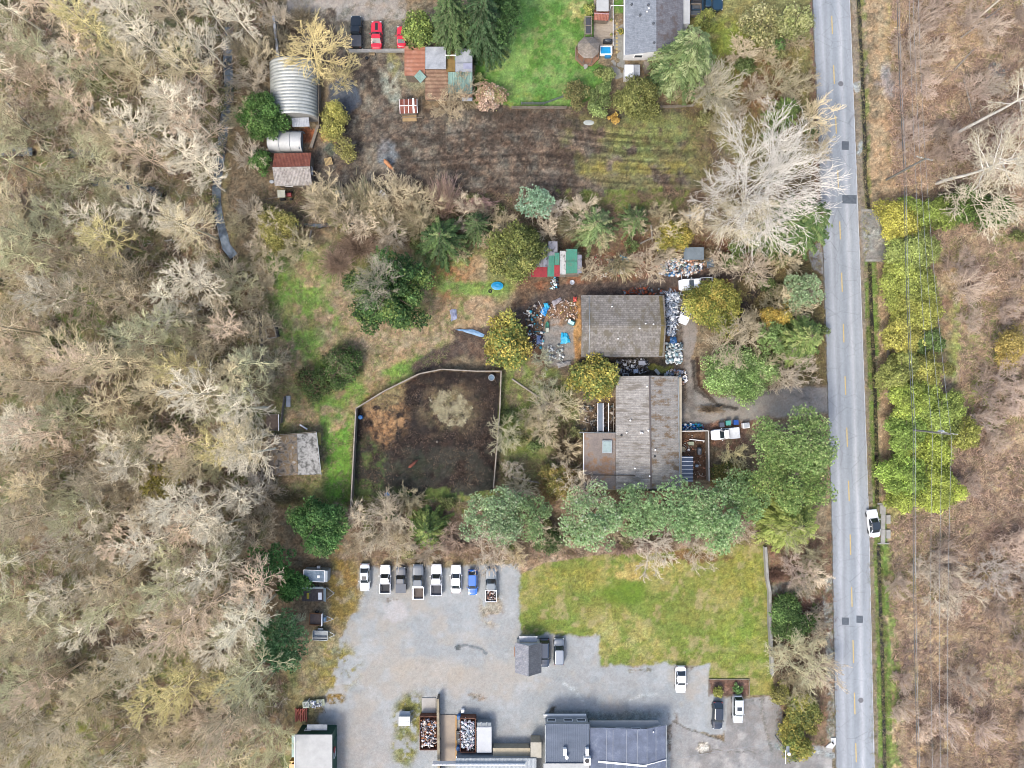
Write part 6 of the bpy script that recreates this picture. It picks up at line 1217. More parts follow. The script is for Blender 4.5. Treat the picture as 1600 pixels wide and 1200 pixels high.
mk('roof_seam', MB().bar(LP(914, 742, 2.6), LP(992, 743, 3.55), .12, .06), paint('5c544c', .9), root)
r2 = mk('skylight', MB().box(LP(948.5, 698, 2.95), (1.6, 2.1, .3)), paint('c0ccd0', .3), root); mk('skylight_glass', MB().box(tuple(LP(948.5, 698, 3.13)[:2])+(3.12,), (1.3, 1.8, .05)), paint('b8ccc8', .15), r2)
for x, y, h in ((985, 657, 3.4), (979, 676, 3.2), (1001, 676, 3.8), (1004, 677, 3.85), (1011, 604, 4.0), (1013, 673, 4.05), (1024, 703, 3.9), (992, 732, 3.5), (1015, 744, 4.05)): mk('roof_vent', MB().tube(LP(x, y, h-.3), LP(x, y, h+.35), .14), M_WHITE, root)
for x, y, h in ((971, 680, 3.0), (1023, 713, 3.9)): mk('vent_hole', MB().lathe(LP(x, y, h), [(.2, -.1), (.2, .12), (0, .14)], 8), M_BLACK, root)
mk('gutter', MB().bar(LP(1062, 764, 2.8), LP(1059.4, 588, 2.8), .12, .1), M_GALV, root)
for yy in (-4, 0, 4): window(root, (q[0]+.02, yy, 1.5), 1.2, 1.0, (1, 0))
# slatted pergola west of the ridged house
cx, cy = P(946, 652, 2.2); root = thing('pergola', 'pergola of three pale rails beside the west slope of the ridged house', 'pergola', (cx, cy, 0))
for x in (-1.3, -.4, .5, 1.35): mk('beam', MB().bar((x, -2.4, 2.3), (x, 2.4, 2.3), .1, .1), M_WHITE if x < 1 else M_WOOD, root)
mk('polycarbonate_sheet', MB().box((-.85, 0, 2.2), (.8, 4.7, .03)), paint('7c8894', .3), root)
for x in (-1.3, 1.35): mk('post', MB().tube((x, 2.3, 0), (x, 2.3, 2.3), .06), M_WOOD, root)
# fenced courtyard east of the ridged house
cx, cy = P(1085, 712); root = thing('courtyard_fence', 'pale plank fence around the cluttered court on the east side of the ridged house', 'fence', (cx, cy, 0))
def run_fence(root, pts, h, th, mat, cx, cy, cap=None, step=2.4, postmat=None, pr=.06, px_h=None, gap=0.0):
    Q = [(P(x, y, px_h or h)[0]-cx, P(x, y, px_h or h)[1]-cy) for x, y in pts]
    for a_, b_ in zip(Q[:-1], Q[1:]):
        L_ = math.hypot(b_[0]-a_[0], b_[1]-a_[1]); mb = MB(); nb_ = max(1, int(L_/.16)); t = Vector((b_[0]-a_[0], b_[1]-a_[1], 0))/L_
        if gap: 
            for z in (.3, .75, 1.15): mb.bar((*a_, z*h/1.3), (*b_, z*h/1.3), th, .09)
            for k in range(nb_):
                p = Vector((*a_, 0))+t*(k+.5)*L_/nb_; mb.box((p.x, p.y, h/2), (.1, .02, h*.96), rz=math.atan2(t.y, t.x))
        else: mb.bar((*a_, h/2), (*b_, h/2), th, h)
        mk('fence_panel', mb, mat, root)
        if cap: mk('cap_rail', MB().bar((*a_, h+.04), (*b_, h+.04), th+.12, .07), cap, root)
        n_ = max(1, round(L_/step))
        for k in range(n_+1):
            p = Vector((*a_, 0))+t*L_*k/n_; off = Vector((-t.y, t.x, 0))*(th/2+pr*.6)
            mk('fence_post', MB().box((p.x+off.x, p.y+off.y, h*.52), (pr*2, pr*2, h*1.06), rz=math.atan2(t.y, t.x)), postmat or mat, root)
run_fence(root, [(1064, 674), (1107, 673), (1108, 752)], 1.9, .06, M_WOOD, cx, cy, cap=paint('e4e0d8', .6)); run_fence(root, [(1064, 714), (1065, 758)], 1.9, .08, M_WHITE, cx, cy)
cx, cy = P(1074, 733, 2); root = thing('pergola', 'slatted roof of blue grey slats in the fenced court', 'pergola', (cx, cy, 0))
for k in range(7): mk('slat', MB().bar((-.95, -2.0+k*.66, 2.0), (1.0, -2.0+k*.66, 2.0), .08, .06), M_WHITE, root)
mk('roof_sheet', MB().box((0, 0, 1.92), (1.9, 4.3, .04)), paint('5c6c84', .3), root)
for x in (-.9, .95):
    for y in (-2, 2): mk('post', MB().tube((x, y, 0), (x, y, 1.95), .05, n=6), M_WOOD, root)
# coloured sheet roof shed
cx, cy = P(866, 408, 2.6); root = thing('patchwork_shed', 'shed roofed with red, green, white and grey corrugated sheets below the olive tree', 'shed', (cx, cy, 0), 0)
def cm(nm, h, h2): return mottled(nm, [(.32, h2), (.45, h), (.8, h)], 1.6, fine=(8, .2), bmp=.05)
CP = {'w': cm('white_sheet', 'd8d8d4', '5c5c58'), 'r': cm('red_sheet', 'b03c44', '7c3438'), 'g': cm('green_sheet', '55a088', '7c8c7c'), 'l': cm('lilac_sheet', '9ca0ac', '6c6c74'), 's': cm('speckled_sheet', 'a4a4ac', '4c4c50')}
for x0, y0, x1, y1, k, h in [(823, 390, 848, 417, 's', 2.9), (830, 417.5, 855, 433, 'r', 2.7), (848.5, 386, 857, 417, 'l', 2.9), (855.5, 384, 866, 432, 'g', 2.8), (857, 377, 871, 400, 's', 3.0), (866.5, 395, 874, 414, 'g', 2.95), (866, 414.5, 874.5, 432, 'r', 2.75), (874.8, 392, 884, 429, 'w', 2.9), (884.2, 389, 902, 408, 'g', 2.95), (884.4, 408.3, 902, 427, 'g', 2.8), (902.3, 398, 909, 427, 'l', 2.85), (849, 400, 855, 417, 'l', 3.0)]:
    panel('roof_sheet', LP(x0, y1+.012*(x1-860), h-.15), LP(x1, y1-.012*(x1-860), h-.15), LP(x1, y0, h+.15), LP(x0, y0, h+.15), CP[k], root, max(2, int((x1-x0)/1.6)), .025, th=.02)
mb = MB(); p, q = LP(828, 429, 2.5), LP(905, 394, 2.5); mb.prism([(p[0], p[1]), (q[0], p[1]), (q[0], q[1]), (p[0], q[1])], -.1, 2.45); mk('wall', mb, W_TIMBER, root); door(root, (1.5, p[1]-.05, 0), .9, 1.9, (0, -1), M_WOOD)
# lichen covered shed in the west
cx, cy = P(462, 709, 2.2); root = thing('lichen_shed', 'low shed with lichen covered flat roof west of the paddock', 'shed', (cx, cy, 0), 0)
R_LI = mottled('white_lichen_roof', [(.40, '6c6c68'), (.5, 'b4b4b0'), (.6, 'd0d0cc'), (.72, '84807a')], 1.5, fine=(12, .3)); R_LM = mottled('leaf_litter_roof', [(.38, '5c564c'), (.47, 'a0968a'), (.56, '94794e'), (.66, 'c8c4be')], .9, fine=(10, .3))
panel('roof', LP(466, 742, 2.3), LP(501, 741, 2.4), LP(494, 676, 2.4), LP(464, 678, 2.35), R_LI, root); panel('roof', LP(431, 744, 2.1), LP(465.6, 742, 2.29), LP(463.6, 678, 2.34), LP(420, 683, 2.15), R_LM, root)
mk('edge_board', MB().bar(LP(494.5, 675, 2.42), LP(502, 742, 2.42), .1, .12), M_GALV, root); mk('edge_board', MB().bar(LP(420, 681, 2.2), LP(494, 674.5, 2.44), .1, .1), M_WOOD, root)
mb = MB(); mb.prism([LP(427, 740, 0)[:2], LP(497, 740, 0)[:2], LP(491, 679, 0)[:2], LP(424, 683, 0)[:2]], -.1, 2.0); mk('wall', mb, W_TIMBER, root)
for x0, y0, x1, y1, h in ((493, 676, 501, 695, 1.4), (498, 720, 505, 737, 1.4), (426, 705, 433, 720, 1.5)):
    a_, b_ = LP(x0, y1, h), LP(x1, y0, h); mk('side_hatch', MB().box(((a_[0]+b_[0])/2, (a_[1]+b_[1])/2, h-.05), (b_[0]-a_[0], b_[1]-a_[1], .1)), W_OLIVE, root)
# shingled carport gable in the gravel yard
root, w, d = gable('parking_shed', 'small gabled shed, west slope toned as sunlit and east slope as shaded, beside the parked dark suv', 'shed', 805, 1004, 846, 1051, 2.4, 4.0, 'v', R_SHED, R_SHED_SHADE, W_WHITE, over=.25)
mb = MB(); a_, b_ = P(811, 1004, 1.5), P(840, 995, .5)
mk('entrance_canopy', MB().box((0, d+.35, 2.0), (3.0, .9, .12)), R_GREY, root); mk('white_beam', MB().box((0, d+.85, 2.06), (3.1, .12, .12)), M_WHITE, root)
mk('door_bar', MB().box((-w-.1, .3, .5), (.1, 1.6, .3)), paint('a4683c', .7), root)
# green walled hut bottom left
root, w, d = flat('green_hut', 'dark green walled hut with pale flat roof at the bottom of the photo', 'hut', 461, 1148, 519, 1262, 3.6, R_HUT, W_GREEN, over=.12, doors=False)
mk('canopy', MB().box((.3, d+.75, 2.6), (3.4, .9, .12), rot=Matrix.Rotation(-.2, 3, 'X')), R_GREY, root); mk('side_awning', MB().box((-w-.55, 3.4, 2.0), (1.0, 3.8, .1)), paint('b4d4cc', .6), root); mk('white_fascia', MB().box((-w-.04, 2.5, 3.55), (.14, 6.6, .3)), M_WHITE, root)
door(root, (w-.08, d-2.2, 0), 1.0, 2.1, (1, 0), W_GREEN); window(root, (w-.09, d-4.2, 1.6), 1.2, 1, (1, 0)); window(root, (-1.5, d-.1, 1.6), 1.0, .9, (0, 1)); mk('red_sign', MB().box((w+.05, d-3.2, 2.2), (.2, .8, .5)), paint('c04848', .5), root)
# long workshops at the bottom
cx, cy = P(885, 1170, 4); root = thing('workshop', 'wide workshop with dark blue grey flat roof at the bottom of the photo', 'workshop', (cx, cy, 0))
h_ = 4.2; panel('roof', LP(852, 1292, h_), LP(921, 1292, h_), LP(921, 1131, h_+.1), LP(852, 1131, h_+.1), R_DARK, root, 24, .015)
mb = MB(); p, q = LP(853, 1290, h_), LP(920, 1132.5, h_); mb.prism([(p[0], p[1]), (q[0], p[1]), (q[0], q[1]), (p[0], q[1])], -.1, h_-.02); mk('wall', mb, W_GREY, root)
for x in (-2.4, .4, 2.6): window(root, (x, q[1]+.02, 2.6), 1.4, .8, (0, 1))
mk('parapet', MB().box((LP(852, 1200, h_)[0], (p[1]+q[1])/2, h_+.05), (.14, q[1]-p[1], .3)), M_GALV, root)
mk('front_wall', MB().box((-.1, q[1]+.5, 1.7), (7.2, .12, .3)), M_WHITE, root); mk('front_canopy', MB().box((-.1, q[1]+.25, 1.8), (7.2, .4, .08)), R_HUT, root)
for x, y, s_ in ((882.5, 1174, 1.0), (917.5, 1174, 1.0)): mk('roof_unit', MB().box(LP(x, y, h_+.4), (.55, 1.2, .7)), M_WHITE, root, bevel=.04)
mk('vent_cap', MB().lathe(LP(885, 1181, h_+.1), [(.22, 0), (.22, .5), (.3, .5), (.3, .6), (0, .65)], 12), M_WHITE, root)
u2 = mk('roof_unit', MB().box(LP(917.5, 1188, h_+.5), (1.15, 1.2, .9)), M_WHITE, root, bevel=.05); mk('fan', MB().lathe(LP(917.5, 1189, h_+.96), [(.0, 0), (.38, 0), (.38, .03), (0, .03)], 16), M_BLACK, u2)
mk('walkway', MB().box(LP(885, 1197, h_+.25), (7.6, .9, .1)), R_HUT, root)
cx, cy = P(980, 1170, 4); root = thing('office_wing', 'office wing with slate roof panels and pale window wall, right of the workshop', 'office', (cx, cy, 0))
hh = 3.9; panel('roof', LP(921.8, 1292, hh), LP(1005, 1292, hh), LP(1010, 1139, hh), LP(921.8, 1137, hh), R_DARK2, root); panel('roof', LP(1005, 1292, hh), LP(1041, 1292, 3.3), LP(1041, 1133, 3.3), LP(1010, 1139, hh), R_DARK2, root)
for x in (947, 957, 978, 995, 1011, 1025): hz = hh if x < 1008 else hh-(x-1008)/33*.6; mk('roof_seam', MB().bar(LP(x, 1290, hz+.02), LP(x+(1 if x < 1000 else 0), 1140, hz+.02), .07, .05), paint('a8b0bc', .6), root)
mk('eave_trim', MB().bar(LP(1041, 1292, 3.34), LP(1041, 1133, 3.34), .12, .12), M_GALV, root)
mb = MB(); p, q = LP(922, 1290, 3.2), LP(1039, 1141, 3.2); q = (q[0]-.3, q[1]-.2); mb.prism([(p[0], p[1]), (q[0], p[1]), (q[0], q[1]), (p[0], q[1])], -.1, 3.2); mk('wall', mb, W_WHITE, root)
mb = MB(); z0 = P(1000, 1126, 1.0)[1]-cy; mk('porch_roof', MB().prism([LP(921, 1136, 2.4)[:2], LP(1005, 1139, 2.4)[:2], LP(1032, 1133, 2.4)[:2], LP(1028, 1126, 2.4)[:2], LP(921, 1126.5, 2.4)[:2]], 2.2, 2.4), R_HUT, root)
for x in (939, 970, 994): window(root, (LP(x, 1137, 3)[0], q[1]+.25, 2.75), 1.5, .5, (0, 1))
mk('ridge_beam', MB().bar(LP(935, 1190, hh+.08), LP(1010, 1197, hh+.08), .3, .1), M_WHITE, root); mk('ridge_beam', MB().bar(LP(1003, 1197, hh+.1), LP(1041, 1187, 3.5), .12, .12), M_WHITE, root)
mk('roof_vent', MB().tube(LP(1021, 1144, 3.5), LP(1021, 1144, 4.1), .12), M_WHITE, root)
flat('link_building', 'low white roofed link along the bottom edge, left of the workshop', 'building', 712, 1185, 838, 1290, 2.8, mottled('ribbed_pale_roof', [(.3, 'b4bec4'), (.7, 'ccd4d8')], 1.0, fine=(6, .08)), W_GREY, ribs=60, doors=False)
mk('concrete_wall', MB().box((0, 0, .6), (15.5, .16, 1.2)), M_WHITE, loc=P(748, 1193, 2.9), label='long white rail running along the bottom edge over the link building', cat='rail').location.z = 2.2
flat('side_annex', 'small beige roofed annex on the left wall of the workshop', 'annex', 829, 1160, 846, 1184, 2.6, paint('c8c4b4', .7), W_BEIGE, doors=False)
flat('low_annex', 'long low beige roofed strip between the white container and the annex', 'annex', 770, 1169, 828.5, 1183, 1.8, paint('cbbfa2', .7), W_BEIGE, doors=False)
# concrete wall east of the south lawn
cx, cy = P(1205, 955); root = thing('concrete_wall', 'long pale concrete barrier wall along the east side of the south lawn', 'wall', (cx, cy, 0)); Q = [(1197, 855), (1200, 905), (1204, 925), (1204, 975), (1206, 1005), (1208, 1056)]
for (xa, ya), (xb, yb) in zip(Q[:-1], Q[1:]): a_, b_ = P(xa, ya, 1), P(xb, yb, 1); mk('wall_segment', MB().bar((a_[0]-cx, a_[1]-cy, .45), (b_[0]-cx, b_[1]-cy, .45), .42, .95), M_CONC, root)
# paddock fence
cx, cy = P(665, 680); root = thing('paddock_fence', 'timber plank fence around the muddy five sided paddock', 'fence', (cx, cy, 0))
run_fence(root, [(548, 792), (556, 638), (600, 611), (655, 584), (690, 577), (745, 580), (783, 580), (781, 640), (777, 690), (771, 762)], 1.7, .07, M_WOOD, cx, cy, cap=mottled('cap_boards', [(.3, '9c9082'), (.7, 'd0c6b8')], 1.2, fine=(6, .2)), step=2.6, px_h=1.7)
# other fences and walls
def simple_fence(nm, lb, pts, h=1.2, mat=None, th=.05, gap=.1, cat='fence', step=2.4, cap=None):
    c_ = P(*pts[0]); root = thing(nm, lb, cat, (c_[0], c_[1], 0)); run_fence(root, pts, h, th, mat or M_WOOD, c_[0], c_[1], gap=gap, step=step, cap=cap); return root
simple_fence('garden_fence', 'grey rail fence along the south edge of the north lawn', [(800, 166), (885, 166)], 1.2); simple_fence('garden_fence', 'grey rail fence right of the large round bush above the mud field', [(1033, 165), (1085, 163)], 1.2)
simple_fence('wire_fence', 'thin bent wire fence crossing the south edge of the north lawn', [(815, 160), (850, 160), (880, 149)], .9, M_GALV, .02)
simple_fence('boundary_fence', 'grey board fence on the woods side of the clearing', [(404, 486), (407, 572)], 1.4, M_WOOD, .05, 0); simple_fence('old_fence', 'leaning old plank fence just north of the lichen covered shed', [(443, 620), (440, 640), (438, 660)], 1.2, M_WOOD, .06, 0)
simple_fence('grey_panel_wall', 'long pale grey sheet panel wall at the edge of the upper woods', [(427, 24), (434, 88)], 2.2, R_GREY, .4, 0, 'wall'); simple_fence('yard_wall', 'low concrete wall south of the parked red cars', [(545, 79), (632, 78)], .5, M_CONC, .5, 0, 'wall')
simple_fence('shed_fence', 'weathered board fence along the east side of the arched shed', [(497, 132), (498, 195)], 1.6, M_WOOD, .1, 0)
mk('timber_beam', MB().bar(Vector((*P(498, 197), .3)), Vector((*P(487, 232), .3)), .5, .4), M_WOOD, label='thick grey timber lying between the tarp shelter and the sawdust heap', cat='beam')
simple_fence('timber_wall', 'upright timber wall between the scrap bin and the concrete ramp', [(684, 1092), (686, 1230)], 1.8, M_WOOD, .3, 0, 'wall', cap=mottled('old_beams', [(.3, '8c8068'), (.7, 'c0b498')], 1.5))
simple_fence('field_timber', 'row of old timbers along the ditch bank under the cedar hedge', [(1386, 425), (1386, 470)], .5, M_WOOD, .3, 0, 'retaining wall'); simple_fence('field_timber', 'second row of old timbers along the ditch bank, opposite the driveway', [(1389, 545), (1391, 625)], .5, M_WOOD, .3, 0, 'retaining wall')
simple_fence('road_kerb', 'pale curved kerb around the gravel crossing below the leaning poplars', [(1368, 338), (1376, 358), (1386, 375), (1391, 398)], .25, M_CONC, .25, 0, 'kerb', step=30)
simple_fence('lot_kerb', 'dark board edging between the concrete lot and the clipped hedge', [(1225, 1118), (1227, 1150), (1226, 1170)], .3, M_BLACK, .06, 0, 'edging')
# ---------------------------------------------------------------- vehicles
def carpaint(h, rough=.28, k=1.0, metal=0.0):
    m, nt, b = newmat('car_paint_'+h); b.inputs['Base Color'].default_value = (*C(h, k), 1); b.inputs['Roughness'].default_value = rough
    b.inputs['Coat Weight'].default_value = .6; b.inputs['Coat Roughness'].default_value = .08; b.inputs['Metallic'].default_value = metal; return m
LAMP_W = paint('e8eef0', .15, k=1.2); LAMP_R = paint('a02c2c', .3)
ST = {  # windshield base, roof front, roof rear, rear glass base (share of length), hood height, belt, roof, width taper
 'sedan': dict(a=.21, b=.07, c=-.20, d=-.34, hood=.56, deck=.62, belt=.64, H=1.45),
 'suv': dict(a=.25, b=.12, c=-.41, d=-.47, hood=.58, deck=.62, belt=.60, H=1.7),
 'hatch': dict(a=.25, b=.10, c=-.33, d=-.45, hood=.58, deck=.62, belt=.62, H=1.5),
 'coupe': dict(a=.10, b=-.02, c=-.18, d=-.33, hood=.56, deck=.66, belt=.64, H=1.25),
 'pickup': dict(a=.20, b=.09, c=-.08, d=-.115, hood=.60, deck=.60, belt=.62, H=1.8)}
def car(name, label, px, py, head, L, W, style, body, roofmat=None, bed=None, cat='car', group=None, hoodmat=None, sunroof=False, glassroof=False, load=None, rack=None, z=0.0, tonneau=None, bedrail=None, k=1.0):
    """head: degrees counter-clockwise from the right of the photo"""
    s = ST[style]; H = s['H']*k; root = thing(name, label, cat, (*P(px, py, .8), .0), math.radians(head), group); rp = roofmat or body
    hb, hd, bl = s['hood']*H, s['deck']*H, s['belt']*H; pick = style == 'pickup'
    xs = np.linspace(-.5, .5, 21)
    if pick: xs = np.array([x for x in xs if x > -.13]); xs[0] = -.135
    V = []; F = []
    for x in xs:
        e = abs(2*x); w = W/2*(1-.26*max(0, (e-.66)/.34)**2.2) if not (pick and x < 0) else W/2
        if x > 0: top = hb+(bl-hb)*max(0, 1-(x-s['a'])/.25)*.25 if x > s['a'] else bl
        else: top = bl if x > s['d'] else hd
        if x > .44: top -= .10*((x-.44)/.06)
        if x < -.46: top -= .08*((-x-.46)/.04)
        lo = .22+(.08*((e-.9)/.1) if e > .9 else 0)
        for yy, zz in ((-.90, lo), (-1, .42), (-.985, top*.80), (-.90, top-.03), (-.5, top+.015), (0, top+.025), (.5, top+.015), (.90, top-.03), (.985, top*.80), (1, .42), (.90, lo)): V.append((x*L, yy*w, zz))
    m = 11; n = len(xs)
    for i in range(n-1):
        for j in range(m-1): q = i*m+j; F.append((q, q+1, q+m+1, q+m))
        F.append((i*m+m-1, i*m, (i+1)*m, (i+1)*m+m-1))
    F.append(tuple(range(m))[::-1]); F.append(tuple(range((n-1)*m, n*m)))
    mk('body', MB().add(V, [f[::-1] for f in F]), body, root, smooth=False)
    # greenhouse
    xa, xb, xc, xd = s['a']*L, s['b']*L, s['c']*L, s['d']*L; wb, wr = W*.46, W*.385
    base = [(xa, -wb*.80), (xa-.05*L, -wb), (xd+.03*L, -wb), (xd, -wb*.86), (xd, wb*.86), (xd+.03*L, wb), (xa-.05*L, wb), (xa, wb*.80)]
    top = [(xb, -wr*.84), (xb-.05*L, -wr), (xc+.02*L, -wr), (xc, -wr*.88), (xc, wr*.88), (xc+.02*L, wr), (xb-.05*L, wr), (xb, wr*.84)]
    zb, zt = bl-.02, H-.03; vs = [(x, y, zb) for x, y in base]+[(x, y, zt) for x, y in top]
    mk('window_glass', MB().add(vs, [(i, (i+1) % 8, 8+(i+1) % 8, 8+i)[::-1] for i in range(8)]), M_GLASS, root)
    rt = [(x*1.0, y*1.02, zt) for x, y in top]+[(x*.97+(xb+xc)/2*.03, y*.8, H+.03) for x, y in top]
    mk('roof', MB().add(rt, [(i, 8+i, 8+(i+1) % 8, (i+1) % 8) for i in range(8)]+[tuple(range(8, 16))[::-1], tuple(range(8))]), M_GLASS if glassroof else rp, root)
    for i in (0, 3, 4, 7): mk('pillar', MB().bar((base[i][0], base[i][1], zb), (top[i][0], top[i][1], zt+.01), .07, .07), body, root)
    mid = ((xb+xc)/2)
    for sg in (-1, 1): mk('pillar', MB().bar((mid, sg*wb*1.0, zb), (mid, sg*wr*1.0, zt), .07, .03), body, root)
    if sunroof: mk('sunroof', MB().box((xb*.5+xc*.5+.25, 0, H+.035), (.62, wr*1.15, .02)), M_GLASS, root)
    if hoodmat: mk('hood_scoop', MB().box((xa*.5+L*.25+.02, 0, hb+.05), ((.46*L-xa)*.72, W*.24, .05)), hoodmat, root, bevel=.02)
    for sg in (-1, 1):
        mk('headlight', MB().box((L*.478, sg*W*.33, hb*.82), (.14, W*.2, .14), rz=-sg*.35), LAMP_W, root)
        mk('taillight', MB().box((-L*.488, sg*W*.36, .8), (.08, W*.16, .16), rz=sg*.2), LAMP_R, root)
        mk('wing_mirror', MB().box((xa-.07*L, sg*(W*.5+.07), bl+.03), (.12, .2, .13)), body, root)
        for fx in (.31, -.30):
            w_ = mk('wheel', MB().tube((fx*L, sg*(W/2-.20), .33), (fx*L, sg*(W/2+.015), .33), .335*(1.12 if pick else 1), n=18), M_TYRE, root)
            mk('rim', MB().tube((fx*L, sg*(W/2+.01), .33), (fx*L, sg*(W/2+.03), .33), .2, n=12), M_RIM, w_)
    mb = MB(); mb.box((L*.49, 0, .48), (.12, W*.86, .22)); mb.box((-L*.494, 0, .5), (.1, W*.88, .22)); mk('bumper', mb, M_BLACK if pick else body, root)
    if pick:
        x0, x1 = -.135*L, -.49*L; bz = 1.18*k; t = .09; mb = MB()
        for sg in (-1, 1): mb.box(((x0+x1)/2, sg*(W/2-t/2), (bz+.42)/2), (x0-x1, t, bz-.42))
        mb.box((x0-t/2, 0, (bz+.42)/2), (t-.004, W-2*t-.004, bz-.424)); mb.box((x1+t/2, 0, (bz+.42)/2), (t, W-2*t-.004, bz-.43)); mk('bed_side', mb, bedrail or body, root)
        mk('bed_floor', MB().box(((x0+x1)/2, 0, .72), (x0-x1-2*t-.01, W-2*t-.01, .06)), bed or M_BLACK, root)
        mb = MB(); [mb.box(((x0+x1)/2, sg*(W/2-t-.14), .86), (.9, .24, .26)) for sg in (-1, 1)]; mk('wheel_arch', mb, bed or M_BLACK, root)
        if tonneau: mk('tonneau_cover', MB().box(((x0+x1)/2, 0, bz+.0), (x0-x1-.06, W-.1, .05)), tonneau, root, bevel=.015)
        if load:
            R = rng(int(px)); V = []; F = []; ct = []
            for q in range(46):
                c = np.array([R.uniform(x1+.25, x0-.2), R.uniform(-W/2+.25, W/2-.25), R.uniform(.78, 1.15)]); mbx = MB(); mbx.box(tuple(c), (R.uniform(.1, .5), R.uniform(.08, .35), R.uniform(.04, .2)), rot=Matrix.Rotation(R.uniform(0, 3), 3, 'Z') @ Matrix.Rotation(R.uniform(-.5, .5), 3, 'X'))
                o_ = len(V); V += mbx.v; F += [tuple(i+o_ for i in f) for f in mbx.f]; ct += [C(load[R.integers(len(load))], 1.1)]*8
            fast_mesh('cargo', np.array(V), np.array(F), M_JUNK, root, col=np.array(ct))['kind'] = 'stuff'
        if rack:
            mb = MB(); [mb.bar((x1+.1, sg*(W/2-.04), 1.3), (x0-.02, sg*(W/2-.04), 1.3), .09, .06) for sg in (-1, 1)]; mb.bar((x0+.15, -W/2+.1, H*.98), (x0+.15, W/2-.1, H*.98), .3, .05)
            mb.bar((x0+.15, W*.32, H), (x1+.2, W*.36, 1.36), .07, .06); mk('ladder_rack', mb, rack, root)
    return root
CW = carpaint('fafcff', .3, 1.55); CW2 = carpaint('e8ecf2', .3, 1.4); SIL = carpaint('c4ccd2', .3, 1.2, .3); GRY = carpaint('7c868e', .35, 1.0, .3); DGR = carpaint('3c4650', .25, 1.0, .2); DBL = carpaint('34465c', .22, 1.0, .3); BLU = carpaint('1c6cc8', .25, 1.3); RED = carpaint('d8283c', .3, 1.35); BLK = carpaint('20282c', .2, 1.0); GB = carpaint('6c7c8c', .35, 1.0, .2); SV2 = carpaint('98a2ae', .3, 1.1, .3)
LINER = paint('3c3e44', .8); LINER2 = paint('54565e', .8)
GP = 'vehicles parked along the north edge of the gravel yard'
car('parked_sedan', 'silver sedan parked nose down at the left end of the row in the gravel yard', 570, 902, 270, 4.6, 1.8, 'sedan', carpaint('d4dce0', .3, 1.3, .2), sunroof=True, group=GP)
car('pickup_truck', 'white pickup with empty black bed, second in the row in the gravel yard', 602, 905, 90, 4.9, 1.85, 'pickup', CW, bed=LINER, cat='pickup truck', group=GP)
car('pickup_truck', 'small dark grey pickup with covered bed, third in the row in the gravel yard', 626.5, 906, 90, 4.4, 1.75, 'pickup', carpaint('5c6470', .35), cat='pickup truck', tonneau=paint('6c7480', .6), group=GP)
car('pickup_truck', 'grey pickup with white ladder rack over its bed, longest in the row', 653.5, 909, 90, 6.0, 2.0, 'pickup', carpaint('6c7884', .3, 1.0, .2), bed=paint('6c6058', .8), rack=M_WHITE, bedrail=CW, cat='pickup truck', group=GP)
car('pickup_truck', 'white pickup with large dark grey bed beside the white sedan', 682, 906, 90, 5.4, 1.95, 'pickup', CW2, bed=LINER2, cat='pickup truck', group=GP)
car('parked_sedan', 'plain white sedan parked nose up between white pickup and blue car', 712.5, 905, 90, 4.75, 1.85, 'sedan', CW, group=GP)
car('small_car', 'bright blue small car in the row in the gravel yard', 738.5, 910, 270, 4.3, 1.7, 'hatch', BLU, group=GP)
car('pickup_truck', 'grey pickup with its bed full of rubbish at the right end of the row', 767.5, 914, 90, 5.7, 1.95, 'pickup', carpaint('7c8a94', .35, 1.1), bedrail=CW2, load=['f0f0f0', '3c2c2c', 'a07c6c', 'e8e4e0', '5c4440', 'c8b4a8'], cat='pickup truck', group=GP)
car('parked_suv', 'dark blue suv parked close against the small gabled shed', 850.5, 1020, 270, 4.7, 1.9, 'suv', DBL)
car('parked_suv', 'grey suv with panelled roof standing alone right of the dark blue suv', 873.5, 1018, 90, 4.5, 1.85, 'suv', carpaint('74808e', .28, 1.0, .2), roofmat=SV2)
car('parked_sedan', 'white sedan standing alone below the middle of the south lawn edge', 1064, 1062, 270, 4.5, 1.85, 'sedan', CW)
car('parked_hatchback', 'black hatchback parked below the yellow green ball bush', 1121.5, 1118, 268, 4.6, 1.8, 'hatch', carpaint('2c3848', .15))
car('parked_suv', 'silver suv with dark sunroof parked below the smaller ball bush', 1153, 1108, 270, 4.6, 1.8, 'suv', carpaint('dce2e4', .3, 1.3, .1), sunroof=True)
car('roadside_car', 'white car with black glass roof pulled over on the east side of the road', 1365.5, 818, 97, 4.7, 1.9, 'sedan', CW, glassroof=True)
car('pickup_truck', 'black pickup on the dirt parking at the top of the photo', 556.5, 50, 90, 5.3, 1.95, 'pickup', BLK, bed=paint('4c4c50', .7), cat='pickup truck', tonneau=paint('5c5e64', .6))
car('sports_car', 'red sports car with black bonnet stripe right of the black pickup', 588, 54, 90, 4.7, 1.95, 'coupe', RED, hoodmat=M_BLACK)
car('sports_car', 'smaller red coupe beside the conifers on the dirt parking', 627, 57, 90, 3.6, 1.65, 'coupe', RED)
car('pickup_truck', 'white pickup with rusty junk in its bed, facing left in the junk yard', 1087, 444, 183.5, 5.8, 2.0, 'pickup', CW, load=['a08478', '8c7468', 'c0a090', '7c6c64'], cat='pickup truck')
car('abandoned_sedan', 'white sedan half hidden under the yellow green tree in the junk yard', 1074, 486, 248, 4.6, 1.8, 'sedan', CW2)
car('pickup_truck', 'white pickup facing left beside the blue and green bins by the courtyard', 1133, 678, 186, 4.9, 1.85, 'pickup', CW, bed=paint('e4e8ea', .6), tonneau=paint('eef2f4', .5, k=1.3), cat='pickup truck')
car('pickup_truck', 'dark green blue pickup with open bed at the top beside the bungalow', 1104, 8, 0, 5.4, 1.95, 'pickup', carpaint('24465c', .2, 1.0), bed=LINER, cat='pickup truck')
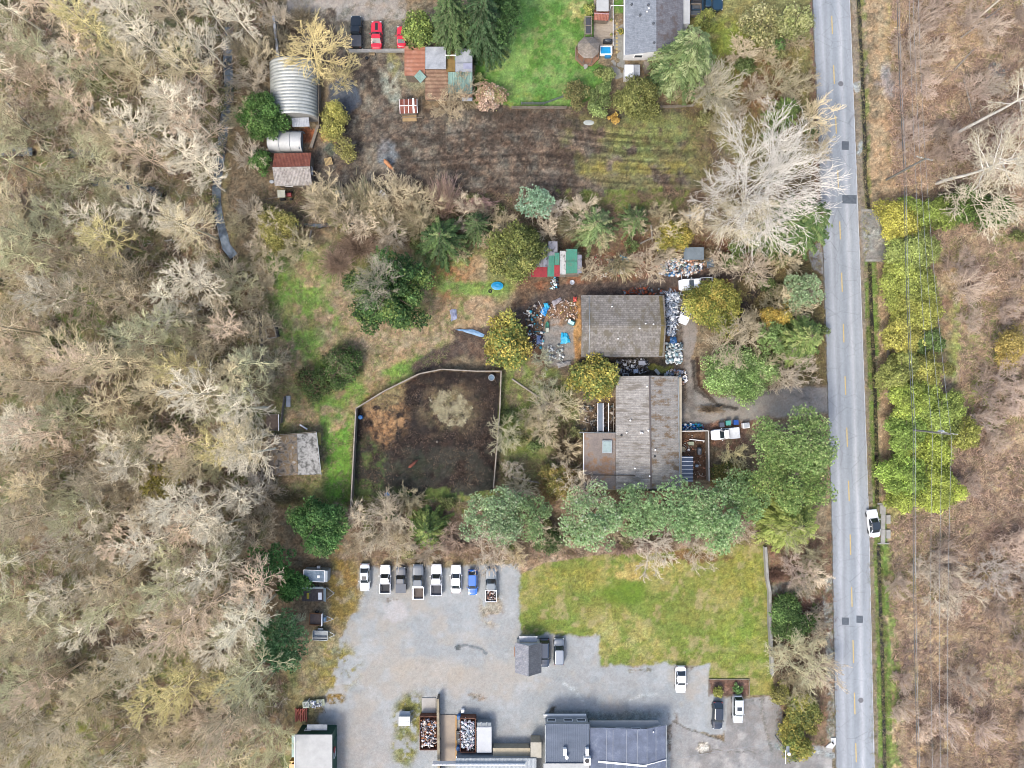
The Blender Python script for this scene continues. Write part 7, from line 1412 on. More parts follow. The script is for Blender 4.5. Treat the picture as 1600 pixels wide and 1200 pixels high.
r_ = thing('utility_trailer', 'dark box trailer with pale frame parked against the bungalow canopy', 'trailer', (*P(1086, 17, .8), 0)); mk('bed', MB().box((0, 0, .7), (1.8, 2.0, .3)), paint('5c646c', .6), r_)
mb = MB(); [mb.box((0, s*.97, 1.1), (1.8, .08, .5)) for s in (-1, 1)]; [mb.box((s*.9, 0, 1.1), (.08, 1.85, .5)) for s in (-1, 1)]; mk('side_rail', mb, M_WOOD, r_)
for s in (-1, 1): mk('wheel', MB().tube((s*.75, 0, .3), (s*.95, 0, .3), .3, n=14), M_TYRE, r_)

# ---------------------------------------------------------------- trailers of the gravel yard
def wheels(root, y, xs=(0,), r=.32):
    for s in (-1, 1):
        for x in xs: w_ = mk('wheel', MB().tube((x, s*(y-.1), r), (x, s*(y+.1), r), r, n=16), M_TYRE, root); mk('rim', MB().tube((x, s*(y+.1*s*s), r), (x, s*(y+.12), r), .17, n=10), M_RIM, w_)
def hitch(root, x0, x1, y, z=.5, mat=None):
    mb = MB(); [mb.bar((x0, s*y, z), (x1, 0, z), .08, .08) for s in (-1, 1)]; mb.tube((x1-.1, 0, .05), (x1-.1, 0, .75), .05); mk('drawbar', mb, mat or M_GALV, root)
root = thing('camper_trailer', 'small grey roofed camper trailer at the top left of the gravel yard', 'trailer', (*P(495, 898, 1.5), 0), -.04)
mk('body', MB().box((0, 0, 1.3), (4.1, 2.0, 2.0)), paint('b8c4cc', .4), root, bevel=.15); mk('roof', MB().box((-.25, 0, 2.34), (3.4, 1.8, .1)), mottled('camper_roof', [(.35, '6f8496'), (.55, '98acbe'), (.75, 'b8c8d4')], 1.5, fine=(8, .2)), root); mk('roof_rim', MB().box((-.25, 0, 2.3), (3.6, 2.0, .06)), M_WHITE, root)
mk('roof_vent', MB().box((.55, -.05, 2.45), (.4, .45, .14)), M_WHITE, root); mk('roof_vent', MB().lathe((-1.1, -.6, 2.38), [(.16, 0), (.16, .15), (0, .18)], 8), M_BLACK, root); wheels(root, .95, (0,)); mk('window', MB().box((.4, 1.01, 1.6), (1.0, .06, .5)), M_WIN, root); mk('side_locker', MB().box((.1, 1.15, .9), (.5, .35, .5)), M_WHITE, root)
root = thing('flatbed_trailer', 'trailer with dark brown deck and grey front panels below the camper', 'trailer', (*P(491, 928, .9), 0), 0)
mk('deck', MB().box((-.2, -.1, .9), (3.7, 2.3, .12)), mottled('dark_deck_boards', [(.3, '4c4444'), (.7, '6c6464')], 1.2, stretch=(6, 1, 1), fine=(6, .2)), root)
mk('side_panel', MB().box((-.2, 1.12, 1.15), (3.7, .5, .1), rot=Matrix.Rotation(.6, 3, 'X')), paint('a4b4b8', .4), root); mk('front_panel', MB().box((1.85, -.05, 1.15), (.5, 2.3, .1), rot=Matrix.Rotation(-.6, 3, 'Y')), paint('a8c0cc', .4), root)
mk('hatch', MB().box((1.0, -.35, .99), (.6, 1.2, .06)), M_WHITE, root); mk('tie_strap', MB().box((-1.05, -.3, .98), (.4, 1.0, .08)), paint('c8b830', .6), root); wheels(root, 1.1, (-.3, .3)); hitch(root, 2.0, 3.3, 1.0)
root = thing('utility_trailer', 'brown decked open trailer with white tailboard, upper of two small ones', 'trailer', (*P(494, 967, .7), 0), -.04)
mk('deck', MB().box((0, 0, .6), (2.1, 1.9, .1)), paint('7c6c66', .8, var=.25), root); mk('tailboard', MB().box((1.08, 0, .95), (.16, 2.1, .6)), M_WHITE, root); mb = MB(); [mb.box((-.05, s*.97, .8), (2.1, .06, .4)) for s in (-1, 1)]; mb.box((-1.08, 0, .8), (.06, 1.95, .4)); mk('side_rail', mb, paint('a8744c', .7), root); wheels(root, 1.1); hitch(root, 1.1, 2.9, .7); mk('tool_drum', MB().tube((1.5, -.3, .75), (1.5, .4, .75), .28, n=14), paint('6c94b4', .4), root)
root = thing('utility_trailer', 'galvanised open box trailer, lower of the two small ones', 'trailer', (*P(501, 992, .7), 0), -.03)
mk('floor', MB().box((0, 0, .55), (2.4, 1.5, .08)), paint('b4c0c8', .5), root); mb = MB(); [mb.box((0, s*.78, .8), (2.5, .1, .5)) for s in (-1, 1)]; [mb.box((s*1.24, 0, .8), (.08, 1.45, .5)) for s in (-1, 1)]; mk('side_panel', mb, paint('a4b0b8', .4, .2), root); mk('inner_bar', MB().box((0, -.45, .95), (2.3, .2, .1)), paint('8c98a4', .4), root)
wheels(root, .98); mk('mudguard', MB().box((-.05, .98, .72), (.9, .3, .08)), paint('b8c4cc', .4), root); hitch(root, 1.25, 2.4, .6)
# ---------------------------------------------------------------- bins, ramp, stacks at the bottom
def junk(root_name, label, x0, y0, x1, y1, n, cols, z0=.0, z1=.6, seed=1, size=(.12, .6), long=.3, hbase=0.0, root=None, poly=None, rodcol=None, kindname=None):
    """heap of boards, boxes, tubs and rods; pixel box at height hbase"""
    R = rng(seed); V = []; F = []; ct = []; cx, cy = P((x0+x1)/2, (y0+y1)/2, hbase)
    for q in range(n):
        if poly is not None:
            while True:
                px, py = R.uniform(x0, x1), R.uniform(y0, y1)
                if sdist(np.array([px]), np.array([py]), poly)[0] > 0: break
        else: px, py = R.uniform(x0, x1), R.uniform(y0, y1)
        x, y = P(px, py, hbase); mb = MB(); k = R.random(); z = hbase+R.uniform(z0, z1); s = R.uniform(*size)
        rot = Matrix.Rotation(R.uniform(0, 6.28), 3, 'Z') @ Matrix.Rotation(R.normal(0, .35), 3, 'X') @ Matrix.Rotation(R.normal(0, .3), 3, 'Y')
        c = (x-cx, y-cy, z)
        if k < long: mb.box(c, (s*R.uniform(2, 4.5), .05+s*.08, .05), rot=rot)
        elif k < long+.35*(1-long): mb.box(c, (s, s*R.uniform(.5, 1), s*R.uniform(.3, .7)), rot=rot)
        elif k < long+.6*(1-long): mb.box(c, (s*1.3, s*R.uniform(.5, 1.2), .03), rot=rot)
        else: mb.box(c, (s*.8, s*.5, s*.5), rot=rot)
        o_ = len(V); V += mb.v; F += [tuple(i+o_ for i in f) for f in mb.f]; ct += [C(cols[R.integers(len(cols))], 1.35*R.uniform(.8, 1.15))]*8
    o = fast_mesh(root_name, np.array([tuple(v) for v in V]), np.array(F), M_JUNK, root, col=np.clip(np.array(ct), 0, .85))
    if root is None: o.location = (cx, cy, 0); tag(o, label, kind='stuff')
    else: o['kind'] = 'stuff'
    return o
def skip_bin(lb, x0, y0, x1, y1, h, mat, cols, seed, n, long=.2, floor=None):
    a_, b_ = P(x0, y1, h), P(x1, y0, h); cx, cy = (a_[0]+b_[0])/2, (a_[1]+b_[1])/2; w, d = (b_[0]-a_[0])/2, (b_[1]-a_[1])/2; root = thing('waste_bin', lb, 'container', (cx, cy, 0)); mb = MB()
    for s in (-1, 1): mb.box((s*w, 0, h/2+.05), (.1, d*2, h-.1)); mb.box((0, s*d, h/2+.05), (w*2-.12, .1, h-.1))
    for s in (-1, 1):
        for k in range(6): mb.box((s*(w+.07), -d+.3+k*(2*d-.6)/5, h/2), (.06, .12, h-.3))
    mk('bin_wall', mb, mat, root); mk('bin_floor', MB().box((0, 0, .12), (w*2-.15, d*2-.15, .1)), floor or mat, root)
    o = junk('rubbish_load', None, x0+2, y0+3, x1-2, y1-7, n, cols, -.5, -.08, seed, (.12, .45), long, h, root); return root
RUSTM = mottled('rusty_bin_steel', [(.3, '6c4434'), (.55, '8c5c48'), (.75, 'a47c64')], 1.5, fine=(6, .2))
skip_bin('rusty open waste bin full of mixed scrap, left of the upright timber wall', 656, 1120, 683, 1172, 1.5, RUSTM, ['e8e8ec', 'd8c8b8', 'a88068', 'c0b4b8', '8c9cb0', 'b87c58', '403c44', 'f0ece8'], 61, 260)
skip_bin('rusty open waste bin full of white boards, right of the concrete ramp', 719, 1123, 743, 1176, 1.7, RUSTM, ['f8f8fa', 'eef2f4', 'e4eaf0', '90a0b0', 'c8d4e0', 'fafafa', 'd8c4d0', '4c5458'], 62, 320, .5)
root = thing('closed_container', 'white roofed closed container with grey front right of the white board bin', 'container', (*P(756.5, 1155, 1.8), 0)); mk('body', MB().box((0, 0, .95), (2.45, 4.3, 1.7)), paint('c4ccd4', .5), root); mk('lid', MB().box((0, -.1, 1.84), (2.5, 4.3, .1)), mottled('white_lid', [(.3, 'd8dce0'), (.7, 'ecf0f2')], .6, fine=(8, .05)), root); mk('front_ram', MB().box((0, 2.45, 1.1), (2.45, .7, 1.2)), paint('8c98a0', .5), root, bevel=.1); mb = MB(); [mb.tube((s*.5, 2.3, 1.75), (s*.5, 2.9, 1.75), .12) for s in (-1, 1)]; mk('ram_arm', mb, M_GALV, root)
c_ = P(699, 1155, .1); root = thing('concrete_ramp', 'flat tan concrete loading ramp between the two waste bins', 'ramp', (*c_, 0)); mk('slab', MB().box((0, 0, .06), (2.9, 8.4, .16)), mottled('tan_concrete', [(.3, 'b0a498'), (.6, 'c8b8a4'), (.8, 'd2b48c')], .5, fine=(10, .08)), root)
mk('yellow_edge', MB().box((1.5, .4, .12), (.25, 7.4, .2)), mottled('worn_orange_edge', [(.3, 'b89c7c'), (.7, 'd8a860')], .8), root)
tag(mk('concrete_pad', MB().box((0, 0, .05), (2.4, 3.0, .14)), mottled('grey_pad', [(.3, 'bab6b0'), (.7, 'd0ccc6')], .8, fine=(10, .08)), loc=P(670, 1104), label='square pale concrete pad above the mixed scrap bin'), cat='slab')
for x, y, lb in ((717, 1121, 'blue barrel at the upper right corner of the concrete ramp'), (716, 1170, 'blue barrel at the lower right corner of the concrete ramp'), (563, 652, 'blue barrel inside the north-west corner of the paddock'), (1043, 612, 'dark blue barrel against the east wall of the ridged house')):
    root = thing('blue_barrel', lb, 'barrel', (*P(x, y, .8), 0)); mk('drum', MB().lathe((0, 0, 0), [(.0, 0), (.34, .0), (.36, .3), (.34, .33), (.36, .6), (.34, .63), (.35, .92), (.28, .97), (0, .97)], 18), paint('2c78c0' if 'dark' not in lb else '1c4c84', .35, k=1.2), root); mk('lid', MB().lathe((0, 0, .97), [(.22, 0), (.22, .04), (0, .05)], 14), paint('2464a0', .4), root)
for x, y, s_, lb in ((723, 1111, .55, 'small white square box on the gravel above the white board bin'), (715, 1184, .55, 'small white square box at the foot of the concrete ramp')): mk('white_box', MB().box((0, 0, .3), (s_, s_, .6)), M_WHITE, loc=P(x, y, .5), label=lb, cat='box', bevel=.03)
mk('step_plate', MB().box((0, 0, .3), (.5, 1.6, .5)), M_BLACK, loc=P(715.5, 1147), label='dark grated step beside the white board bin', cat='step')
root = thing('transformer_box', 'grey and white utility cabinet on the weedy patch left of the scrap bin', 'cabinet', (*P(632, 1124, 1.2), 0)); mk('housing', MB().box((0, -.2, .75), (1.9, 1.6, 1.5)), paint('e8ece8', .5, k=1.2), root, bevel=.04); mk('sloped_front', MB().box((0, .85, .9), (1.8, .7, .1), rot=Matrix.Rotation(-.7, 3, 'X')), paint('a8b4c0', .4), root); mk('lid_seam', MB().box((0, -.2, 1.52), (1.7, .04, .03)), M_GALV, root)
root = thing('red_pipe_stack', 'stack of red pipes on pallets above the green walled hut', 'pipe stack', (*P(469.5, 1118, .8), 0), .02)
for k in range(7): mk('red_pipe', MB().tube((-.95+k*.31, -1.2+.12*(k % 3), .42+.1*(k % 2)), (-.95+k*.31, 1.15-.1*(k % 2), .42+.12*(k % 2)), .13, n=10), paint('9c4438', .6, var=.25), root)
for y in (-.8, .8): mk('bearer', MB().box((0, y, .2), (2.2, .15, .25)), RUSTM, root)
for k in range(3): mk('red_pipe', MB().tube((-.8+k*.5, .2, .78), (-.3+k*.5, 1.1, .72), .1, n=10), paint('b0503c', .6, var=.2), root)
root = thing('scrap_trailer', 'small pale boat shaped tub trailer loaded with aluminium scrap above the red pipes', 'trailer', (*P(491, 1099, .6), 0), .1); mk('tub', MB().box((-1.4, -.05, .45), (1.2, 1.2, .7)), paint('bcc8b8', .5), root, bevel=.15); mk('tub_inside', MB().box((-1.4, -.05, .82), (.8, .7, .03)), paint('3c5c5c', .5), root)
mk('flat_deck', MB().box((.5, 0, .45), (2.5, 1.1, .15)), paint('9ca890', .6), root); junk('scrap', None, 487, 1094, 509, 1104, 50, ['e8ecf4', 'c8d0e0', 'a0a8b8', 'f4f4f8', '6c7484'], .55, .9, 63, (.1, .4), .5, 0, root); mb = MB(); mb.tube((-.2, -.6, .3), (-.1, -1.6, .1), .05); mb.tube((1.2, -.6, .3), (1.6, -2.0, .1), .05); mk('drawbar', mb, M_WOOD, root)
root = thing('forklift', 'small yellow forklift beside the green walled hut, cut by the photo bottom', 'forklift', (*P(459, 1193, 1), 0)); mk('body', MB().box((0, 0, .7), (1.0, 1.7, .9)), paint('e8ac20', .4, k=1.2), root, bevel=.12); mk('seat', MB().box((0, -.1, 1.25), (.5, .5, .3)), M_BLACK, root); mk('mast', MB().box((0, .95, 1.2), (.7, .12, 1.9)), paint('d09c20', .4), root); mk('overhead_guard', MB().box((0, -.1, 2.0), (.9, 1.1, .06)), paint('c89820', .4), root)
for s in (-1, 1):
    for y in (-.55, .55): mk('wheel', MB().tube((s*.4, y, .25), (s*.56, y, .25), .25, n=14), M_TYRE, root)
# ---------------------------------------------------------------- farm machines
root = thing('yellow_tractor', 'yellow mini loader with round blue grey canopy below the mud field', 'loader', (*P(525, 308, 1), 0), .12)
mk('engine_hood', MB().box((-.75, 0, .9), (1.4, .95, .6)), paint('f0a030', .4, k=1.2), root, bevel=.12); mk('canopy', MB().lathe((.6, .15, 1.9), [(.0, -.03), (.74, 0), (.7, .12), (.3, .24), (0, .26)], 12), paint('8ca4ac', .5), root); mk('seat', MB().box((.5, .1, 1.0), (.5, .5, .5)), M_BLACK, root); mk('canopy_post', MB().tube((.2, .15, 1.1), (.3, .15, 1.9), .05), M_BLACK, root)
mb = MB(); [mb.bar((.2, s*.55, .9), (1.7, s*.55, .45), .12, .14) for s in (-1, 1)]; mk('loader_arm', mb, paint('e0a850', .5), root); mk('bucket', MB().box((1.8, 0, .4), (.4, 1.4, .5)), paint('6c5c3c', .6), root)
for s in (-1, 1):
    for x, r in ((-.9, .32), (.55, .45)): w_ = mk('wheel', MB().tube((x, s*.5, r), (x, s*.75, r), r, n=16), M_TYRE, root); mk('rim', MB().tube((x, s*.74, r), (x, s*.77, r), r*.5, n=10), paint('e8b040', .5), w_)
root = thing('old_tractor', 'small red tractor with pale square canopy below the rusty shed', 'tractor', (*P(444, 304, 1.2), 0), .05); mk('canopy', MB().box((-.3, 0, 1.75), (1.3, 1.25, .08)), mottled('cream_canopy', [(.3, 'a8a898'), (.7, 'd0d0bc')], 2), root); mk('engine_hood', MB().box((.75, 0, .9), (.9, .6, .55)), paint('a03c38', .5), root, bevel=.08); mk('seat', MB().box((-.4, 0, .9), (.5, .5, .4)), M_BLACK, root)
mb = MB(); [mb.tube((x, y, .7), (x, y, 1.73), .04) for x in (-.85, .25) for y in (-.5, .5)]; mk('canopy_post', mb, M_BLACK, root)
for s in (-1, 1):
    for x, r in ((-.5, .5), (.9, .3)): mk('wheel', MB().tube((x, s*.5, r), (x, s*.75, r), r, n=16), M_TYRE, root)
mk('tow_pole', MB().tube((-1.0, -.1, .45), (-3.1, -.35, .3), .07), M_WOOD, root)
root = thing('slatted_crate', 'small grey and white striped box tilted among the tan willows', 'crate', (*P(597.5, 305, .8), 0), -.72); mk('lid', MB().box((0, 0, .8), (1.7, 1.15, .06)), paint('8c8490', .6), root); [mk('white_band', MB().box((x, 0, .84), (.28, 1.17, .03)), M_WHITE, root) for x in (-.6, .1)]; mk('box', MB().box((0, 0, .38), (1.55, 1.0, .78)), W_TIMBER, root)
root = thing('pallet_stack', 'stack of cream pallets south of the sawdust heap', 'pallets', (*P(513, 252, .5), 0), .25)
for k in range(6): mk('slat', MB().box((-.55+k*.22, 0, .42), (.15, 1.3, .05)), paint('d8bc84', .7), root)
for y in (-.55, 0, .55): mk('bearer', MB().box((0, y, .2), (1.3, .12, .38)), M_WOOD, root)
root = thing('pallet_stack', 'little wooden pallets between the red sports car and the concrete wall', 'pallets', (*P(581, 82, .3), 0), .0)
for k in range(4): mk('slat', MB().box((0, -.4+k*.3, .3), (1.0, .13, .05)), paint('d8bc8c', .7), root)
for x in (-.45, 0, .45): mk('bearer', MB().box((x, 0, .13), (.1, 1.2, .24)), M_WOOD, root)
root = thing('feed_trough', 'pale wooden frame on the grass by the boundary fence', 'cold frame', (*P(423, 519, .5), 0), .2)
for a_, b_ in (((-.8, -1), (.8, -1)), ((.8, -1), (.8, 1)), ((.8, 1), (-.8, 1)), ((-.8, 1), (-.8, -1))): mk('frame_board', MB().bar((*a_, .35), (*b_, .35), .12, .6), paint('c8c0b0', .8), root)
mk('soil', MB().box((0, 0, .2), (1.5, 1.9, .3)), paint('a08868', .9, var=.25), root); mk('side_panel', MB().box((1.1, -.2, .4), (.3, 1.6, .5)), M_BLACK, root)
root = thing('ruined_frame', 'broken pale wooden frame north of the lichen covered shed', 'frame', (*P(425, 660, .8), 0), -.03); mk('frame_board', MB().bar((1.1, 1.4, .8), (1.2, -1.4, .8), .12, .12), M_WHITE, root); mk('frame_board', MB().bar((-1.1, 1.35, .8), (1.1, 1.4, .8), .1, .1), M_WOOD, root); mk('frame_board', MB().bar((-1.1, -1.4, .8), (1.2, -1.4, .8), .1, .1), M_WOOD, root); mk('litter_floor', MB().box((0, 0, .5), (2.1, 2.6, .1)), mottled('brown_litter', [(.3, '6c5c50'), (.7, '9c8878')], 2), root); [mk('post', MB().tube((x, y, 0), (x, y, .8), .05), M_WOOD, root) for x in (-1.1, 1.15) for y in (-1.35, 1.35)]
mk('plank_bundle', MB().bar((-.8, .5, .12), (.5, -.3, .15), .22, .12), M_WHITE, loc=P(476, 668), label='pale plank lying in the grass above the lichen covered shed', cat='plank')
mk('grey_sheet', MB().box((0, 0, .25), (.75, 1.9, .06), rot=Matrix.Rotation(.1, 3, 'Y')), R_GREY, loc=P(451, 627), label='narrow pale grey sheet by the leaning plank fence', cat='metal sheet')
mk('cement_bag', MB().lathe((0, 0, 0), [(.3, 0), (.42, .12), (.3, .25), (0, .28)], 10, 1.0, .8), paint('dce4ec', .7), loc=P(425, 284), label='light blue grey bundle at the lower left corner of the rusty shed', cat='bundle')
root = thing('water_trough', 'round grey water trough in the north-east corner of the paddock', 'trough', (*P(768, 590), 0)); mk('rim', MB().lathe((0, 0, 0), [(.5, 0), (.55, .55), (.46, .55), (.44, .4), (0, .4)], 20), M_GALV, root); mk('water', MB().lathe((0, 0, .41), [(.44, 0), (0, .01)], 20), paint('7c98b0', .15), root)
root = thing('paddling_pool', 'round turquoise blue tub on the grass above the paddock', 'pool', (*P(777, 447), 0)); mk('rim', MB().lathe((0, 0, 0), [(.85, 0), (.95, .3), (.85, .34), (.8, .2), (0, .2)], 20, 1.1, .75), paint('30b4e4', .4, k=1.2), root); mk('sag_cover', MB().lathe((0, 0, .3), [(.85, 0), (.4, .08), (0, .05)], 14, 1.1, .75), paint('209cd4', .4, k=1.1), root)
root = thing('tyre_pair', 'tyre lying in the grass left of the turquoise tub', 'tyre', (*P(766, 455), 0)); mk('tyre', MB().lathe((0, 0, 0), [(.3, 0), (.34, .1), (.3, .2), (.18, .2), (.16, .1), (.18, 0)], 14), M_TYRE, root)
mk('blue_bucket', MB().lathe((0, 0, 0), [(.3, 0), (.42, .5), (.38, .5), (.3, .15), (0, .15)], 14, 1.3, .9), paint('1c90dc', .4, k=1.2), loc=P(606, 772), label='blue feed bucket on the south side of the paddock', cat='bucket')
# ---------------------------------------------------------------- tarps and cloths
def tarp(name, label, pts, h, mat, cat='tarp', seed=1, z=.25, sub=7):
    """crumpled sheet over a four cornered area of the photo"""
    R = rng(seed); cx = sum(p[0] for p in pts)/4; cy = sum(p[1] for p in pts)/4; c_ = P(cx, cy, h); Q = [np.array([P(x, y, h)[0]-c_[0], P(x, y, h)[1]-c_[1]]) for x, y in pts]
    V = []; n = sub
    for j in range(n+1):
        for i in range(n+1):
            u, v = i/n, j/n; p = (Q[0]*(1-u)+Q[1]*u)*(1-v)+(Q[3]*(1-u)+Q[2]*u)*v; e = min(u, v, 1-u, 1-v)
            V.append((p[0]+R.normal(0, .05), p[1]+R.normal(0, .05), h+.06+z*min(1, e*4)*(.4+R.random()*.6)))
    F = [(j*(n+1)+i, j*(n+1)+i+1, (j+1)*(n+1)+i+1, (j+1)*(n+1)+i)[::-1] for j in range(n) for i in range(n)]
    o = mk(name, MB().add(V, F), mat, label=label, cat=cat, loc=c_, smooth=False); s = o.modifiers.new('thickness', 'SOLIDIFY'); s.thickness = .02; return o
T_B = paint('2c94dc', .35, k=1.25, var=.2); T_LB = paint('8ab4dc', .5, var=.2); T_NAVY = paint('2c3c54', .45, var=.3); T_TQ = paint('30b8e4', .35, k=1.2, var=.2)
tarp('blue_tarp', 'bright blue tarp crumpled beside the dark tarp above the dirt track', [(969, 399), (980, 402), (984, 408), (972, 412)], .6, T_TQ)
tarp('dark_tarp', 'navy tarp square above the dirt track with a white sheet at its corner', [(953, 405), (968, 407), (968, 428), (949, 425)], .5, T_NAVY, seed=2)
tarp('white_sheet', 'small white sheet at the corner of the navy tarp', [(967, 420), (977, 418), (978, 427), (968, 429)], .5, M_WHITE, 'sheet', seed=3)
tarp('blue_tarp', 'long blue tarp strip curving left of the patio', [(851, 476), (858, 482), (851, 495), (844, 488)], .3, T_B, seed=4); tarp('blue_tarp', 'square bright blue tarp on top of the strip left of the patio', [(849, 474), (856, 473), (859, 480), (852, 483)], .6, T_TQ, seed=5)
tarp('grey_tarp', 'crumpled grey tarp above the patio', [(862, 471), (876, 465), (878, 469), (865, 479)], .2, paint('b4aeb4', .6, var=.2), seed=6)
tarp('blue_tarp', 'faded blue cloth strip on the track above the paddock', [(711, 515), (737, 514), (757, 522), (755, 527), (735, 520), ][:4], .05, T_LB, seed=7, z=.12); tarp('grey_cloth', 'grey blue cloth crumpled in the grass above the faded blue strip', [(703, 484), (713, 483), (714, 498), (705, 503)], .05, paint('a4acc8', .6, var=.3), 'cloth', seed=8)
tarp('blue_cover', 'blue cover lying on the patio', [(877, 520), (887, 521), (891, 535), (876, 538)], .1, T_TQ, 'cover', seed=9, z=.35); tarp('pale_tarp', 'pale grey sheet below the patio left of the golden tree', [(870, 567), (891, 564), (892, 570), (872, 575)], .3, paint('b8b4b0', .6, var=.2), 'sheet', seed=10); tarp('lavender_cloth', 'lavender blue cloth hung by the junk left of the patio', [(839, 524), (846, 525), (846, 538), (838, 538)], .5, paint('6c84b4', .6, var=.2), 'cloth', seed=11)
tarp('blue_tarp', 'dark blue tarp on the metal scrap strip east of the mossy garage', [(1047, 527), (1057, 527), (1057, 536), (1046, 537)], .7, paint('2464a0', .4, var=.2), seed=12); tarp('red_cloth', 'small coral red box at the upper left corner of the mossy garage', [(895, 464), (901, 464), (902, 471), (896, 472)], .6, paint('e0584c', .5), 'box', seed=13)
root = thing('plastic_tub', 'white and teal plastic tub chair on the patio', 'tub', (*P(893, 504, .4), 0), -.4); mk('shell', MB().box((0, 0, .35), (1.3, .9, .5)), paint('2c7c84', .4), root, bevel=.2); mk('inner', MB().box((.1, -.05, .62), (.7, .5, .08)), paint('c4ecf0', .4, k=1.2), root); mk('white_lip', MB().box((-.45, .1, .62), (.35, .6, .06)), M_WHITE, root)
root = thing('small_boat', 'small green and white dinghy standing left of the patio', 'dinghy', (*P(855, 511, .3), 0), 0); mk('hull', MB().lathe((0, 0, 0), [(.0, 0), (.3, .05), (.42, .45), (.36, .45), (.25, .15), (0, .12)], 14, .8, 2.3), paint('3c8c74', .5), root); mk('bow_cover', MB().box((0, -.5, .47), (.5, .7, .04)), paint('d8dcc8', .5), root)
root = thing('carport_frame', 'grey flat carport roof right of the yellow flowering tree', 'carport', (*P(1084, 396, 2.2), 0)); mk('roof', MB().box((0, 0, 2.2), (3.4, 2.1, .08)), mottled('grey_blue_sheet', [(.3, '6c7880'), (.7, '8c9aa2')], .8, fine=(6, .1)), root); [mk('post', MB().tube((x, y, 0), (x, y, 2.2), .05), M_GALV, root) for x in (-1.6, 1.6) for y in (-.95, .95)]
root = thing('frame_chair', 'blue grey tubular frame chair at the right end of the junk heap', 'chair', (*P(1109, 410, .8), 0), .2); mb = MB()
for x in (-.6, 0, .6): mb.tube((x, -.8, .9), (x*.7, .8, 1.0), .05); 
for y in (-.8, .8): mb.tube((-.6, y, .95), (.6, y, .95), .05)
for x in (-.6, .6): mb.tube((x, -.8, 0), (x, -.8, .95), .05); mb.tube((x, .8, 0), (x, .8, .95), .05)
mk('tube_frame', mb, paint('7c98b0', .4, .3), root); mk('sling', MB().box((0, 0, .8), (1.0, 1.3, .04)), paint('5c7484', .6), root)
for x, y, c, lb in ((1150, 660, '2c5cb0', 'blue wheelie bin behind the roadside pickup'), (1138, 661, '5cb0a4', 'teal topped wheelie bin between grey bin and blue bin'), (1128, 664, '5c6474', 'dark grey wheelie bin behind the roadside pickup')):
    root = thing('wheelie_bin', lb, 'wheelie bin', (*P(x, y, .9), 0), .05); mk('bin_body', MB().box((0, 0, .5), (.7, .75, .9)), paint(c, .4), root, bevel=.05); mk('lid', MB().box((0, .02, 1.0), (.78, .82, .08)), paint(c, .35, k=1.3), root, bevel=.02)
root = thing('washing_machine', 'white square appliance standing right of the wheelie bins', 'appliance', (*P(1166, 665, .9), 0), .1); mk('case', MB().box((0, 0, .5), (1.1, .9, 1.0)), M_WHITE, root, bevel=.04); mk('lid', MB().box((0, .02, 1.02), (.9, .7, .05)), paint('dfe4ea', .3), root)
# things in the fenced courtyard
root = thing('gas_tank', 'dark grey upright tank in the fenced courtyard', 'tank', (*P(1093, 705, .8), 0)); mk('tank', MB().box((0, 0, .6), (.75, 1.35, 1.1)), paint('5c626a', .5), root, bevel=.3); mk('tank_cap', MB().lathe((0, .3, 1.15), [(.15, 0), (.15, .1), (0, .12)], 10), M_GALV, root)
root = thing('tub_ring', 'cream ring shaped tub by the house wall in the courtyard', 'tub', (*P(1066.5, 702, .4), 0)); mk('ring', MB().lathe((0, 0, 0), [(.42, 0), (.48, .5), (.4, .5), (.36, .2), (0, .2)], 18), paint('d8ccac', .6), root)
mk('white_bucket', MB().lathe((0, 0, 0), [(.18, 0), (.22, .4), (.19, .4), (.16, .1), (0, .1)], 14), M_WHITE, loc=P(1076, 703, .3), label='white bucket right of the ring shaped tub in the courtyard', cat='bucket')
mk('white_post', MB().bar((-1.3, .18, .3), (1.3, -.12, .3), .14, .12), M_WHITE, loc=P(1089, 688, .3), label='long white post lying across the top of the courtyard', cat='post')
mk('garden_table', MB().box((0, 0, .6), (.9, .6, .06)).box((-.35, 0, .3), (.06, .5, .6)).box((.35, 0, .3), (.06, .5, .6)), paint('c0c8a8', .6), loc=P(1080, 693, .6), label='pale green little table in the courtyard', cat='table')
mk('cool_box', MB().box((0, 0, .25), (.5, .45, .45)), paint('b4c8d8', .4), loc=P(1089, 728, .4), label='light blue box right of the slatted roof in the courtyard', cat='box', bevel=.05)
mk('tyre', MB().lathe((0, 0, 0), [(.3, 0), (.36, .1), (.3, .2), (.17, .2), (.15, .1), (.17, 0)], 16), paint('a8a49c', .8), loc=P(924.5, 660, .2), label='pale dusty tyre left of the slatted pergola', cat='tyre')
root = thing('picture_frame', 'small dark square frame at the north end of the ridged house', 'frame', (*P(978, 586, 1), 0), .1); [mk('frame_bar', MB().bar((*a_, .9), (*b_, .9), .1, .06), M_GALV, root) for a_, b_ in (((-.4, -.3), (.4, -.3)), ((.4, -.3), (.4, .3)), ((.4, .3), (-.4, .3)), ((-.4, .3), (-.4, -.3)))]; mk('panel', MB().box((0, 0, .45), (.7, .55, .85)), M_BLACK, root)
mk('blue_crate', MB().box((0, 0, .35), (.8, .65, .6)), paint('b4c8e4', .5), loc=P(993.5, 580, .6), label='light blue grey crate in the gap between the two roofs', cat='crate', bevel=.04); mk('folding_chair', MB().box((0, 0, .45), (.5, 1.1, .08), rot=Matrix.Rotation(.7, 3, 'Z')).box((0, .1, .2), (.4, .5, .4)), paint('b8bcb8', .5), loc=P(1027, 581, .5), label='pale folding chair at the north end of the house roof', cat='chair'); mk('white_bin', MB().lathe((0, 0, 0), [(.3, 0), (.4, .7), (.34, .7), (.3, .2), (0, .2)], 12), M_WHITE, loc=P(1070, 590, .6), label='white open bin beside the driveway north of the house', cat='bin')
